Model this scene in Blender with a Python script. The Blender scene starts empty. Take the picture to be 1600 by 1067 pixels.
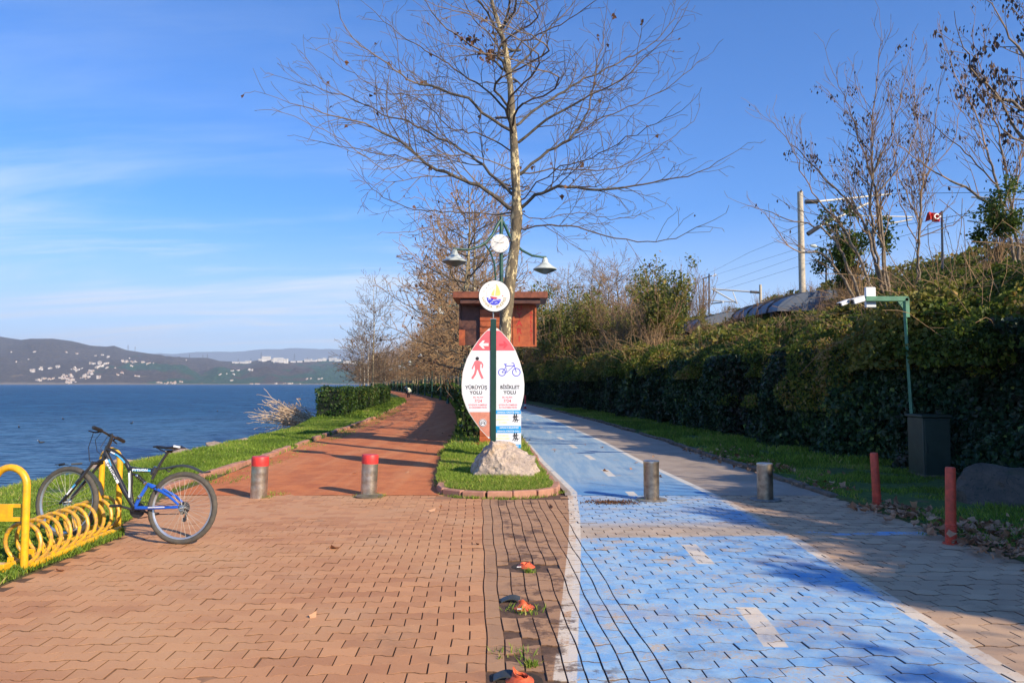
import bpy, math, random
import numpy as np
from mathutils import Vector, Matrix

random.seed(11)
rng = np.random.default_rng(11)
SC = bpy.context.scene
COL = SC.collection
F = 1156.0          # focal length in photo pixels (1600 wide)
EYE = 1.55
PHI = math.atan(66.5 / F)

# ------------------------------------------------------------------ camera helpers
def ray(px, py):
    x, y = (px - 800) / F, (533.5 - py) / F
    return Vector((x, math.cos(PHI) - y * math.sin(PHI), math.sin(PHI) + y * math.cos(PHI)))

def G(px, py, z=0.0):
    d = ray(px, py)
    t = (z - EYE) / d.z
    return Vector((d.x * t, d.y * t, z))

def P(px, py, Y):
    d = ray(px, py)
    t = Y / d.y
    return Vector((d.x * t, Y, EYE + d.z * t))

# ------------------------------------------------------------------ noise
def _hash(ix, iy, iz, seed):
    h = (ix * 374761393 + iy * 668265263 + iz * 2147483647 + seed * 974711) & 0xffffffff
    h = ((h ^ (h >> 13)) * 1274126177) & 0xffffffff
    h = h ^ (h >> 16)
    return (h & 0xffff) / 65535.0

def vnoise(p, seed=0):
    p = np.asarray(p, dtype=np.float64)
    i = np.floor(p).astype(np.int64)
    f = p - i
    f = f * f * (3 - 2 * f)
    out = 0
    for dx in (0, 1):
        for dy in (0, 1):
            for dz in (0, 1):
                w = (f[:, 0] if dx else 1 - f[:, 0]) * (f[:, 1] if dy else 1 - f[:, 1]) * (f[:, 2] if dz else 1 - f[:, 2])
                out = out + w * _hash(i[:, 0] + dx, i[:, 1] + dy, i[:, 2] + dz, seed)
    return out

def fbm(p, seed=0, oct=4):
    p = np.asarray(p, dtype=np.float64)
    a, s, o = 0.5, 0.0, 0.0
    for k in range(oct):
        o = o + a * vnoise(p * (2 ** k), seed + k)
        s += a
        a *= 0.5
    return o / s

# ------------------------------------------------------------------ object helpers
def tag(o, label=None, cat=None, group=None, kind=None):
    if label: o['label'] = label
    if cat: o['category'] = cat
    if group: o['group'] = group
    if kind: o['kind'] = kind
    return o

def link(o, parent=None):
    COL.objects.link(o)
    if parent is not None: o.parent = parent
    return o

def empty(name, loc, rz=0.0, label=None, cat=None, group=None, kind=None):
    o = bpy.data.objects.new(name, None)
    o.empty_display_size = 0.1
    o.location = loc
    o.rotation_euler = (0, 0, rz)
    link(o)
    return tag(o, label, cat, group, kind)

def copy_tree(o, parent=None):
    c = o.copy()
    COL.objects.link(c)
    c.parent = parent
    for ch in list(o.children):
        copy_tree(ch, c)
    return c

def np_mesh(name, V, Fc, mats=(), attrs=None, smooth=False, matidx=None):
    """V (n,3); Fc (m,k) uniform faces or list of arrays of differing k."""
    me = bpy.data.meshes.new(name)
    V = np.asarray(V, dtype=np.float32)
    if not isinstance(Fc, (list, tuple)): Fc = [Fc]
    Fc = [np.asarray(f, dtype=np.int32) for f in Fc if len(f)]
    me.vertices.add(len(V))
    me.vertices.foreach_set('co', V.ravel())
    loops = np.concatenate([f.ravel() for f in Fc])
    counts = np.concatenate([np.full(len(f), f.shape[1], dtype=np.int32) for f in Fc])
    starts = np.concatenate([[0], np.cumsum(counts)[:-1]]).astype(np.int32)
    me.loops.add(len(loops))
    me.loops.foreach_set('vertex_index', loops)
    me.polygons.add(len(counts))
    me.polygons.foreach_set('loop_start', starts)
    me.polygons.foreach_set('loop_total', counts)
    if matidx is not None:
        me.polygons.foreach_set('material_index', np.asarray(matidx, dtype=np.int32))
    me.polygons.foreach_set('use_smooth', np.full(len(counts), bool(smooth)))
    for m in mats: me.materials.append(m)
    for k, a in (attrs or {}).items():
        at = me.attributes.new(k, 'FLOAT', 'POINT')
        at.data.foreach_set('value', np.asarray(a, dtype=np.float32))
    me.update(calc_edges=True)
    me.validate()
    return me

def np_obj(name, *a, parent=None, **k):
    return link(bpy.data.objects.new(name, np_mesh(name, *a, **k)), parent)

class MB:
    """collects shapes, builds one mesh object"""
    def __init__(s):
        s.v, s.f, s.m, s.s = [], [], [], []
    def add(s, vs, fs, m=0, smooth=False, M=None):
        n = len(s.v)
        for v in vs:
            v = Vector(v)
            s.v.append((M @ v) if M is not None else v)
        for f in fs:
            s.f.append([i + n for i in f]); s.m.append(m); s.s.append(smooth)
        return s
    def box(s, c, d, m=0, M=None, bev=0.0):
        x, y, z = d[0] / 2, d[1] / 2, d[2] / 2
        if bev <= 0:
            vs = [(c[0] + i * x, c[1] + j * y, c[2] + k * z) for k in (-1, 1) for j in (-1, 1) for i in (-1, 1)]
            fs = [(0, 2, 3, 1), (4, 5, 7, 6), (0, 1, 5, 4), (2, 6, 7, 3), (0, 4, 6, 2), (1, 3, 7, 5)]
            return s.add(vs, fs, m, False, M)
        b = min(bev, x * .9, y * .9, z * .9)
        rings = []
        for (zz, ins) in ((-z, b), (-z + b, 0), (z - b, 0), (z, b)):
            X, Y = x - ins, y - ins
            r = [(-X + b * .7, -Y), (X - b * .7, -Y), (X, -Y + b * .7), (X, Y - b * .7), (X - b * .7, Y), (-X + b * .7, Y), (-X, Y - b * .7), (-X, -Y + b * .7)]
            rings.append([(c[0] + a, c[1] + e, c[2] + zz) for a, e in r])
        vs = sum(rings, [])
        fs = [tuple(range(7, -1, -1)), tuple(range(24, 32))]
        for k in range(3):
            for i in range(8):
                j = (i + 1) % 8
                fs.append((k * 8 + i, k * 8 + j, k * 8 + 8 + j, k * 8 + 8 + i))
        return s.add(vs, fs, m, False, M)
    def tube(s, pts, r, n=8, m=0, closed=False, M=None, cap=True, flat=1.0):
        pts = [Vector(p) for p in pts]
        N = len(pts)
        rs = r if isinstance(r, (list, tuple)) else [r] * N
        vs, fs = [], []
        up = None
        for i, p in enumerate(pts):
            a = pts[(i - 1) % N] if (closed or i > 0) else p
            b = pts[(i + 1) % N] if (closed or i < N - 1) else p
            t = (b - a).normalized()
            if up is None:
                up = Vector((0, 0, 1)) if abs(t.z) < .9 else Vector((1, 0, 0))
            sd = t.cross(up)
            if sd.length < 1e-5: sd = t.orthogonal()
            sd.normalize(); up = sd.cross(t).normalized()
            for k in range(n):
                an = 2 * math.pi * k / n
                vs.append(p + sd * (math.cos(an) * rs[i]) + up * (math.sin(an) * rs[i] * flat))
        for i in range(N if closed else N - 1):
            j = (i + 1) % N
            for k in range(n):
                l = (k + 1) % n
                fs.append((i * n + k, i * n + l, j * n + l, j * n + k))
        if cap and not closed:
            fs.append(tuple(range(n - 1, -1, -1)))
            fs.append(tuple(range((N - 1) * n, N * n)))
        return s.add(vs, fs, m, True, M)
    def cyl(s, a, b, r, n=16, m=0, r2=None, M=None):
        return s.tube([a, b], [r, r if r2 is None else r2], n, m, M=M)
    def lathe(s, prof, n=20, m=0, M=None, smooth=True):
        vs, fs = [], []
        for (r, z) in prof:
            for k in range(n):
                a = 2 * math.pi * k / n
                vs.append((r * math.cos(a), r * math.sin(a), z))
        for i in range(len(prof) - 1):
            for k in range(n):
                l = (k + 1) % n
                fs.append((i * n + k, i * n + l, (i + 1) * n + l, (i + 1) * n + k))
        fs.append(tuple(range(n - 1, -1, -1)))
        fs.append(tuple(range((len(prof) - 1) * n, len(prof) * n)))
        return s.add(vs, fs, m, smooth, M)
    def slab(s, poly, y0, y1, m=0, M=None):
        """polygon in x,z extruded from y0 (front) to y1"""
        n = len(poly)
        vs = [(p[0], y0, p[1]) for p in poly] + [(p[0], y1, p[1]) for p in poly]
        fs = [tuple(range(n)), tuple(range(2 * n - 1, n - 1, -1))]
        for i in range(n):
            j = (i + 1) % n
            fs.append((i, i + n, j + n, j))
        return s.add(vs, fs, m, False, M)
    def stroke(s, pts, w, y0, y1, m=0, closed=False, M=None):
        """flat stroke in the x,z plane"""
        pts = [Vector((p[0], p[1])) for p in pts]
        N = len(pts)
        L, R = [], []
        for i in range(N):
            a = pts[(i - 1) % N] if (closed or i > 0) else pts[i]
            b = pts[(i + 1) % N] if (closed or i < N - 1) else pts[i]
            t = (b - a)
            if t.length < 1e-9: t = Vector((1, 0))
            t.normalize()
            nn = Vector((-t.y, t.x)) * w / 2
            L.append(pts[i] + nn); R.append(pts[i] - nn)
        for i in range(N if closed else N - 1):
            j = (i + 1) % N
            s.slab([L[i], R[i], R[j], L[j]], y0, y1, m, M)
        return s
    def text(s, string, size, x, z, y, m=0, align='CENTER', M=None, depth=0.002, sx=1.0, rot=0.0, bold=0.0):
        cu = bpy.data.curves.new('t', 'FONT')
        cu.body = string; cu.size = size; cu.align_x = align; cu.align_y = 'CENTER'
        cu.resolution_u = 2; cu.offset = bold
        ob = bpy.data.objects.new('t', cu)
        me = ob.to_mesh()
        c, sn = math.cos(rot), math.sin(rot)
        vs = [(x + (v.co.x * sx) * c - v.co.y * sn, y, z + (v.co.x * sx) * sn + v.co.y * c) for v in me.vertices]
        fs = [tuple(p.vertices) for p in me.polygons]
        s.add(vs, fs, m, False, M)
        ob.to_mesh_clear()
        bpy.data.objects.remove(ob); bpy.data.curves.remove(cu)
        return s
    def build(s, name, mats, parent=None, loc=None, auto=True):
        me = bpy.data.meshes.new(name)
        me.from_pydata([tuple(v) for v in s.v], [], s.f)
        if not isinstance(mats, (list, tuple)): mats = [mats]
        for m in mats: me.materials.append(m)
        me.polygons.foreach_set('material_index', s.m)
        me.polygons.foreach_set('use_smooth', s.s)
        me.update()
        if any(s.s): me.set_sharp_from_angle(angle=math.radians(38))
        o = bpy.data.objects.new(name, me)
        if loc is not None: o.location = loc
        return link(o, parent)

# ------------------------------------------------------------------ materials
class NT:
    def __init__(s, m):
        s.t = m.node_tree; s.n = s.t.nodes; s.l = s.t.links
    def new(s, ty, **k):
        n = s.n.new(ty)
        for a, b in k.items(): setattr(n, a, b)
        return n
    def put(s, sock, v):
        if v is None: return
        if hasattr(v, 'is_output'): s.l.new(v, sock)
        elif isinstance(v, (tuple, list)) and sock.type == 'RGBA': sock.default_value = (*v[:3], 1)
        else: sock.default_value = v
    def math(s, op, a, b=None, c=None, clamp=False):
        n = s.new('ShaderNodeMath', operation=op); n.use_clamp = clamp
        for i, v in enumerate((a, b, c)):
            if v is not None: s.put(n.inputs[i], v)
        return n.outputs[0]
    def attr(s, name):
        return s.new('ShaderNodeAttribute', attribute_name=name).outputs['Fac']
    def obj(s):
        return s.new('ShaderNodeTexCoord').outputs['Object']
    def map(s, vec, scale=(1, 1, 1), rot=(0, 0, 0), loc=(0, 0, 0)):
        n = s.new('ShaderNodeMapping')
        s.put(n.inputs[0], vec)
        n.inputs['Scale'].default_value = scale; n.inputs['Rotation'].default_value = rot; n.inputs['Location'].default_value = loc
        return n.outputs[0]
    def noise(s, scale, detail=4, rough=.55, vec=None, dist=0.0):
        n = s.new('ShaderNodeTexNoise')
        n.inputs['Scale'].default_value = scale; n.inputs['Detail'].default_value = detail
        n.inputs['Roughness'].default_value = rough; n.inputs['Distortion'].default_value = dist
        s.put(n.inputs['Vector'], vec if vec is not None else s.obj())
        return n.outputs['Fac']
    def voro(s, scale, vec=None, feature='F1', out='Distance'):
        n = s.new('ShaderNodeTexVoronoi', feature=feature)
        n.inputs['Scale'].default_value = scale
        s.put(n.inputs['Vector'], vec if vec is not None else s.obj())
        return n.outputs[out]
    def ramp(s, fac, stops, interp='LINEAR'):
        n = s.new('ShaderNodeValToRGB')
        cr = n.color_ramp; cr.interpolation = interp
        while len(cr.elements) > 1: cr.elements.remove(cr.elements[-1])
        for i, (p, c) in enumerate(stops):
            e = cr.elements[0] if i == 0 else cr.elements.new(p)
            e.position = p
            if not isinstance(c, (tuple, list)): c = (c, c, c)
            e.color = (*c[:3], 1)
        s.put(n.inputs[0], fac)
        return n.outputs[0]
    def mix(s, fac, a, b, mode='MIX'):
        n = s.new('ShaderNodeMix', data_type='RGBA', blend_type=mode)
        s.put(n.inputs[0], fac); s.put(n.inputs[6], a); s.put(n.inputs[7], b)
        return n.outputs[2]
    def smooth(s, x, a, b, lo=0.0, hi=1.0):
        n = s.new('ShaderNodeMapRange', interpolation_type='SMOOTHSTEP')
        s.put(n.inputs[0], x); n.inputs[1].default_value = a; n.inputs[2].default_value = b
        n.inputs[3].default_value = lo; n.inputs[4].default_value = hi
        return n.outputs[0]
    def bump(s, h, strength=.3, dist=.01, nrm=None):
        n = s.new('ShaderNodeBump')
        n.inputs['Strength'].default_value = strength; n.inputs['Distance'].default_value = dist
        s.put(n.inputs['Height'], h)
        if nrm is not None: s.put(n.inputs['Normal'], nrm)
        return n.outputs[0]

def newmat(name):
    m = bpy.data.materials.new(name); m.use_nodes = True
    return m, NT(m), m.node_tree.nodes['Principled BSDF']

def pbr(name, c, rough=.5, metal=0.0, var=.15, scale=8, bump=.0, bscale=40, bdist=.004, c2=None, spec=None, coat=0):
    m, t, b = newmat(name)
    n = t.noise(scale, 5, .6)
    if c2 is None: c2 = tuple(x * (1 - var) for x in c)
    f = t.ramp(n, [(.35, 0.0), (.65, 1.0)])
    t.put(b.inputs['Base Color'], t.mix(f, tuple(min(1, x * (1 + var * .5)) for x in c), c2))
    r = t.noise(scale * 2.3, 4)
    t.put(b.inputs['Roughness'], t.math('ADD', t.math('MULTIPLY', r, .2), rough - .1))
    b.inputs['Metallic'].default_value = metal
    if spec is not None: b.inputs['Specular IOR Level'].default_value = spec
    if coat: b.inputs['Coat Weight'].default_value = coat
    if bump > 0:
        t.put(b.inputs['Normal'], t.bump(t.noise(bscale, 6, .65), bump, bdist))
    return m

def leafmat(name, stops, rough=.55, transl=.25):
    m, t, b = newmat(name)
    col = t.ramp(t.attr('tint'), stops)
    t.put(b.inputs['Base Color'], col)
    b.inputs['Roughness'].default_value = rough
    b.inputs['Specular IOR Level'].default_value = .3
    if transl > 0:
        out = t.n['Material Output']
        tr = t.new('ShaderNodeBsdfTranslucent'); t.put(tr.inputs[0], col)
        mx = t.new('ShaderNodeMixShader'); mx.inputs[0].default_value = transl
        t.l.new(b.outputs[0], mx.inputs[1]); t.l.new(tr.outputs[0], mx.inputs[2]); t.l.new(mx.outputs[0], out.inputs[0])
    return m

M = {}
M['yellow'] = pbr('yellow_paint', (.80, .43, .01), .38, c2=(.66, .34, .02), scale=22, bump=.08, bscale=18, coat=.2)
M['yellow_worn'] = pbr('worn_yellow_paint', (.78, .42, .012), .42, var=.1, scale=30, c2=(.36, .20, .07), bump=.1, bscale=30)
M['steel'] = pbr('scratched_steel', (.62, .58, .52), .33, .9, scale=10, c2=(.40, .36, .31), bump=.06, bscale=9, bdist=.01)
M['steel_dark'] = pbr('weathered_steel', (.44, .36, .27), .36, .9, scale=10, c2=(.24, .19, .15), bump=.08, bscale=14, bdist=.008)
M['red_band'] = pbr('red_band', (.62, .04, .035), .5, var=.25, scale=25, bump=.1)
M['post_red'] = pbr('orange_red_plastic', (.66, .075, .035), .5, var=.3, scale=14, bump=.2, bscale=30)
M['stump_red'] = pbr('faded_orange_plastic', (.72, .13, .05), .55, var=.35, scale=22, bump=.2, bscale=30)
M['plate'] = pbr('base_plate_metal', (.30, .29, .27), .6, .4, scale=16, c2=(.16, .13, .10), bump=.2)
M['green_pole'] = pbr('dark_green_paint', (.012, .05, .035), .38, var=.2, scale=6, bump=.05)
M['lamp_green'] = pbr('lamp_post_green', (.02, .085, .06), .4, var=.3, scale=9, bump=.05)
M['lamp_shade'] = pbr('pale_green_enamel', (.50, .54, .50), .35, var=.2, scale=6)
M['lamp_glass'] = pbr('dull_lamp_glass', (.16, .20, .17), .3, var=.2)
M['cam_green'] = pbr('camera_pole_green', (.07, .22, .13), .5, var=.3, scale=12)
M['white'] = pbr('white_enamel', (.80, .78, .73), .35, var=.06, scale=4)
M['white_plastic'] = pbr('white_plastic', (.75, .76, .77), .4, var=.06)
M['black'] = pbr('black_rubber', (.018, .018, .019), .55, var=.3, scale=20)
M['ink'] = pbr('black_ink', (.015, .015, .018), .6, var=.1)
M['pink'] = pbr('pink_film', (.72, .13, .15), .4, var=.12, scale=5)
M['pink_dark'] = pbr('red_pink_film', (.66, .07, .09), .4, var=.1)
M['pink_ink'] = pbr('pale_red_ink', (.70, .17, .19), .5, var=.1)
M['salmon'] = pbr('salmon_film', (.60, .24, .16), .45, var=.18, scale=14)
M['blue_ink'] = pbr('blue_ink', (.04, .05, .60), .5, var=.1)
M['sign_white'] = pbr('sign_white_film', (.74, .74, .76), .3, var=.05, scale=2, c2=(.66, .68, .72))
M['sky_blue'] = pbr('cyan_blue_film', (.02, .32, .70), .4, var=.1)
M['pale_yellow'] = pbr('faded_yellow_ink', (.80, .74, .38), .5, var=.1, scale=18, c2=(.78, .76, .62))
M['ink_yellow'] = pbr('sail_yellow', (.80, .66, .20), .5, var=.1)
M['ink_navy'] = pbr('navy_ink', (.03, .05, .32), .5, var=.2, scale=40)
M['ink_gold'] = pbr('gold_ink', (.40, .30, .08), .5, var=.2)
M['wood'] = pbr('stained_boards', (.42, .105, .03), .5, scale=7, c2=(.30, .065, .02), bump=.25, bscale=22)
M['wood_shaded'] = pbr('shaded_boards', (.12, .045, .028), .55, scale=7, c2=(.06, .024, .018), bump=.2, bscale=22)  # boards darkened by colour to stand for shade under the roof
M['wood_red'] = pbr('red_painted_letters', (.45, .02, .015), .5, var=.2)
M['roof_edge'] = pbr('brown_roof_fascia', (.22, .065, .03), .5, var=.3, scale=9)
M['bike_black'] = pbr('bike_black_paint', (.02, .02, .022), .3, var=.2, coat=.4)
M['bike_blue'] = pbr('bike_blue_paint', (.015, .10, .52), .3, var=.1, coat=.5)
M['bike_white'] = pbr('bike_white_decal', (.78, .80, .82), .35, var=.05)
M['bike_cyan'] = pbr('bike_cyan_decal', (.08, .40, .72), .35, var=.1)
M['chrome'] = pbr('dull_chrome', (.62, .62, .60), .28, 1.0, var=.15, scale=12)
M['rim'] = pbr('aluminium_rim', (.60, .60, .58), .35, .8, var=.15)
M['tyre'] = pbr('dusty_tyre', (.055, .052, .046), .85, var=.3, scale=24, c2=(.10, .085, .065), bump=.5, bscale=60)
M['guard'] = pbr('grey_plastic_guard', (.045, .05, .048), .45, var=.2)
M['concrete'] = pbr('pale_concrete', (.50, .43, .32), .85, var=.25, scale=9, bump=.3, bscale=30)
M['cream'] = pbr('cream_painted_tube', (.62, .58, .50), .5, var=.15)
M['flag'] = pbr('red_flag_cloth', (.65, .04, .03), .8, var=.15)
M['cabinet'] = pbr('green_cabinet_paint', (.028, .045, .034), .45, var=.25, scale=5, bump=.05)
M['cabinet_dark'] = pbr('cabinet_dark_trim', (.02, .03, .026), .5, var=.2)
M['wire'] = pbr('dark_wire', (.03, .03, .035), .5, var=.1)
M['blue_roof'] = pbr('grey_blue_roofing', (.07, .095, .14), .5, scale=.7, c2=(.11, .13, .17), bump=.1, bscale=2)
M['metal_dark'] = pbr('dark_metal', (.08, .08, .085), .4, .7, var=.3)
M['cigarette'] = pbr('white_paper', (.8, .8, .78), .7, var=.05)
M['yellow_vest'] = pbr('pale_vest_cloth', (.78, .80, .55), .8, var=.1)
M['skin'] = pbr('skin', (.45, .25, .17), .6, var=.1)
M['trousers'] = pbr('dark_trousers', (.02, .02, .028), .9, var=.2)
M['hair'] = pbr('grey_hair', (.45, .44, .42), .8, var=.2)

# bark ------------------------------------------------------------
def bark(name, c1, c2, c3, sc=9, lo=.42, hi=.52):
    m, t, b = newmat(name)
    v = t.map(t.obj(), (sc, sc, sc * .45))
    n = t.noise(1.0, 5, .6, v, .6)
    n2 = t.noise(3.5, 4, .6, v)
    col = t.mix(t.smooth(n, lo, hi), c1, c2)
    col = t.mix(t.smooth(n2, .5, .62), col, c3)
    t.put(b.inputs['Base Color'], col)
    b.inputs['Roughness'].default_value = .85
    t.put(b.inputs['Normal'], t.bump(n2, .6, .02))
    return m
M['plane_bark'] = bark('plane_bark', (.15, .115, .07), (.60, .48, .26), (.10, .08, .05), 9, .50, .58)
M['limb'] = bark('limb_bark', (.075, .062, .045), (.15, .12, .08), (.055, .045, .036), 12, .5, .62)
M['twig'] = pbr('twig_bark', (.17, .12, .078), .85, var=.25, scale=4)
M['twig_brown'] = pbr('brown_twigs', (.32, .20, .095), .85, scale=1.2, c2=(.22, .14, .075))
M['twig_red'] = pbr('reddish_twigs', (.27, .165, .09), .85, scale=1.5, c2=(.18, .12, .07))
M['pale_bark'] = bark('pale_bark', (.26, .20, .14), (.46, .40, .31), (.34, .28, .20), 6)
M['dry_stem'] = pbr('dry_stems', (.68, .50, .33), .85, var=.35, scale=3)
# foliage ---------------------------------------------------------
M['ivy'] = leafmat('ivy_leaves', [(0, (.028, .024, .016)), (.25, (.014, .038, .020)), (.6, (.026, .068, .030)), (.85, (.05, .10, .035)), (.97, (.13, .22, .04)), (1, (.22, .28, .07))], .38, .15)
M['bank_leaf'] = leafmat('bank_leaves', [(0, (.035, .065, .014)), (.4, (.12, .17, .024)), (.62, (.22, .25, .036)), (.8, (.34, .28, .055)), (.92, (.30, .16, .05)), (1, (.50, .36, .16))], .5, .55)
M['olive_leaf'] = leafmat('olive_leaves', [(0, (.08, .10, .018)), (.45, (.17, .18, .03)), (.8, (.30, .25, .05)), (1, (.40, .24, .06))], .5, .38)
M['green_leaf'] = leafmat('green_leaves', [(0, (.04, .075, .015)), (.6, (.10, .15, .025)), (1, (.22, .24, .04))], .5, .35)
M['box_leaf'] = leafmat('hedge_leaves', [(0, (.025, .06, .012)), (.55, (.065, .12, .02)), (.88, (.13, .19, .035)), (1, (.24, .18, .06))], .42, .2)
M['dead_leaf'] = leafmat('dead_leaves', [(0, (.07, .032, .015)), (.6, (.20, .09, .04)), (1, (.33, .17, .09))], .7, .2)
M['litter_leaf'] = leafmat('fallen_leaf', [(0, (.16, .075, .04)), (.5, (.40, .20, .11)), (1, (.58, .34, .20))], .75, .1)
M['seed'] = leafmat('seed_clusters', [(0, (.03, .022, .02)), (1, (.10, .06, .045))], .8, .05)
M['grass'] = leafmat('grass_blades', [(0, (.07, .12, .014)), (.45, (.17, .27, .028)), (.8, (.30, .40, .05)), (1, (.48, .38, .14))], .55, .3)
M['dead_foliage'] = leafmat('dry_foliage', [(0, (.28, .17, .10)), (1, (.62, .44, .28))], .8, .2)
# ------------------------------------------------------------------ plan of the place
def lerp(tab):
    xs = [a for a, b in tab]; ys = [b for a, b in tab]
    return lambda y: np.interp(y, xs, ys)
cY = lerp([(-40, 0), (20, 0), (30, -.55), (45, -1.8), (62, -3.5), (76, -5.7), (105, -11), (138, -18), (169, -25), (250, -46), (400, -75), (700, -110)])
crest = lerp([(-40, -7.6), (10, -7.4), (26, -7.3), (34, -8.2), (700, -8.2)])
redL = lerp([(-40, -3.9), (7.6, -3.9), (8.2, -4.25), (10.5, -4.75), (12.5, -4.85), (20, -5.3), (700, -5.35)])
redR = lerp([(-40, -1.05), (10.5, -1.05), (13, -1.3), (16.5, -1.5), (700, -1.5)])
blueL = lerp([(3.9, .27), (5.1, .39), (7.3, .61), (8.6, .72), (10.7, .86), (15, .58), (20.4, .35), (700, .35)])
blueR = lerp([(3.9, 2.66), (7.5, 2.83), (10, 2.84), (15, 2.58), (20, 2.45), (700, 2.45)])
blueC = lerp([(3.9, 1.5), (5, 1.62), (7.2, 1.71), (15.4, 1.67), (19, 1.5), (24, 1.42), (700, 1.42)])
kerbR = lerp([(-40, 4.45), (6.3, 4.42), (9.3, 4.42), (11, 4.35), (18, 4.1), (700, 4.1)])
wallU = lerp([(-40, 9), (4, 8.7), (9, 8.2), (12.5, 7.6), (17.4, 6.9), (23, 6.6), (36, 6.2), (700, 6.2)])
wallH = lerp([(-40, 3.2), (6, 3.0), (9, 2.65), (14, 2.5), (25, 2.45), (700, 2.3)])
PEND = 10.45        # far edge of the block paving
WATER = -0.9

def bank_z(u, Y):
    """height of the embankment right of the wall line"""
    d = np.maximum(u - wallU(Y), 0)
    return wallH(Y) + .36 * np.minimum(d, 3) + .05 * np.clip(d - 3, 0, 2) + .42 * np.clip(d - 5, 0, 7) - 0.15

# ------------------------------------------------------------------ world, sun, camera
SUN_AZ = Vector((.72, -.69)).normalized()
EL = math.radians(27)
def make_world():
    w = bpy.data.worlds.new('World'); SC.world = w; w.use_nodes = True
    t = NT(w); n = t.n; n.clear()
    out = t.new('ShaderNodeOutputWorld'); bg = t.new('ShaderNodeBackground')
    sky = t.new('ShaderNodeTexSky'); sky.sky_type = 'NISHITA'; sky.sun_disc = False
    sky.sun_elevation = EL; sky.sun_rotation = math.atan2(SUN_AZ.x, SUN_AZ.y)
    sky.air_density = 1.0; sky.dust_density = .35; sky.ozone_density = 3.0; sky.altitude = 0
    # thin cirrus: direction projected on a high layer
    tc = t.new('ShaderNodeTexCoord').outputs['Generated']
    sep = t.new('ShaderNodeSeparateXYZ'); t.l.new(tc, sep.inputs[0])
    z = t.math('MAXIMUM', sep.outputs[2], .02)
    cx = t.math('DIVIDE', sep.outputs[0], t.math('ADD', z, .12)); cy = t.math('DIVIDE', sep.outputs[1], t.math('ADD', z, .12))
    cb = t.new('ShaderNodeCombineXYZ'); t.l.new(cx, cb.inputs[0]); t.l.new(cy, cb.inputs[1])
    v = t.map(cb.outputs[0], (.35, 1.5, 1), (0, 0, .25))
    n1 = t.noise(1.1, 7, .62, v, .5)
    n2 = t.noise(.35, 2, .5, cb.outputs[0])
    cl = t.math('MULTIPLY', t.smooth(n1, .42, .72), t.smooth(n2, .22, .52))
    low = t.smooth(sep.outputs[2], .02, .38, 1.0, .16)      # more veil near the horizon
    side = t.smooth(sep.outputs[0], .30, -.25)              # thicker over the lake
    cl = t.math('MULTIPLY', cl, t.math('MULTIPLY', low, side))
    cl = t.math('MULTIPLY', cl, 1.0)
    veil = t.math('MULTIPLY', t.smooth(sep.outputs[2], .0, .24, .72, 0.0), 1.0)
    fac = t.math('ADD', cl, veil, clamp=True)
    tint = t.mix(1.0, sky.outputs[0], (.19, .59, 1.06), 'MULTIPLY')
    col = t.mix(fac, tint, (4.6, 5.2, 5.9))
    t.l.new(col, bg.inputs[0]); bg.inputs[1].default_value = .12
    t.l.new(bg.outputs[0], out.inputs[0])
make_world()
sl = bpy.data.lights.new('sun', 'SUN'); sl.energy = 5.0; sl.angle = math.radians(.53); sl.color = (1, .85, .64)
so = link(bpy.data.objects.new('sun', sl))
sd = Vector((-SUN_AZ.x * math.cos(EL), -SUN_AZ.y * math.cos(EL), -math.sin(EL)))
so.rotation_euler = sd.to_track_quat('-Z', 'Y').to_euler()
cd = bpy.data.cameras.new('camera'); cd.sensor_width = 36; cd.lens = F / 1600 * 36; cd.clip_end = 30000; cd.clip_start = .05
cam = link(bpy.data.objects.new('camera', cd)); cam.location = (0, 0, EYE); cam.rotation_euler = (math.pi / 2 + PHI, 0, 0)
SC.camera = cam
SC.view_settings.view_transform = 'Standard'; SC.view_settings.look = 'None'; SC.view_settings.exposure = .72; SC.view_settings.gamma = 1
SC.cycles.max_bounces = 6; SC.cycles.diffuse_bounces = 3; SC.cycles.glossy_bounces = 3; SC.cycles.transmission_bounces = 3
SC.cycles.volume_bounces = 0; SC.cycles.use_denoising = True; SC.cycles.transparent_max_bounces = 6
try: SC.cycles.volume_max_steps = 64
except Exception: pass
# ------------------------------------------------------------------ ground
def grid_mesh(name, U, Ys, zf, mats, attrs=None, matf=None, parent=None):
    """U: function(Y array)->(nY, nU) lateral offsets; world X = c(Y)+u"""
    UU = U(Ys)
    YY = np.repeat(Ys[:, None], UU.shape[1], 1)
    X = UU + cY(YY)
    Z = zf(UU, YY)
    ny, nu = UU.shape
    V = np.stack([X, YY, Z], -1).reshape(-1, 3)
    idx = np.arange(ny * nu).reshape(ny, nu)
    Fq = np.stack([idx[:-1, :-1], idx[:-1, 1:], idx[1:, 1:], idx[1:, :-1]], -1).reshape(-1, 4)
    A = {k: f(UU, YY).ravel() for k, f in (attrs or {}).items()}
    return np_obj(name, V, Fq, mats, A, smooth=True)

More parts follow.
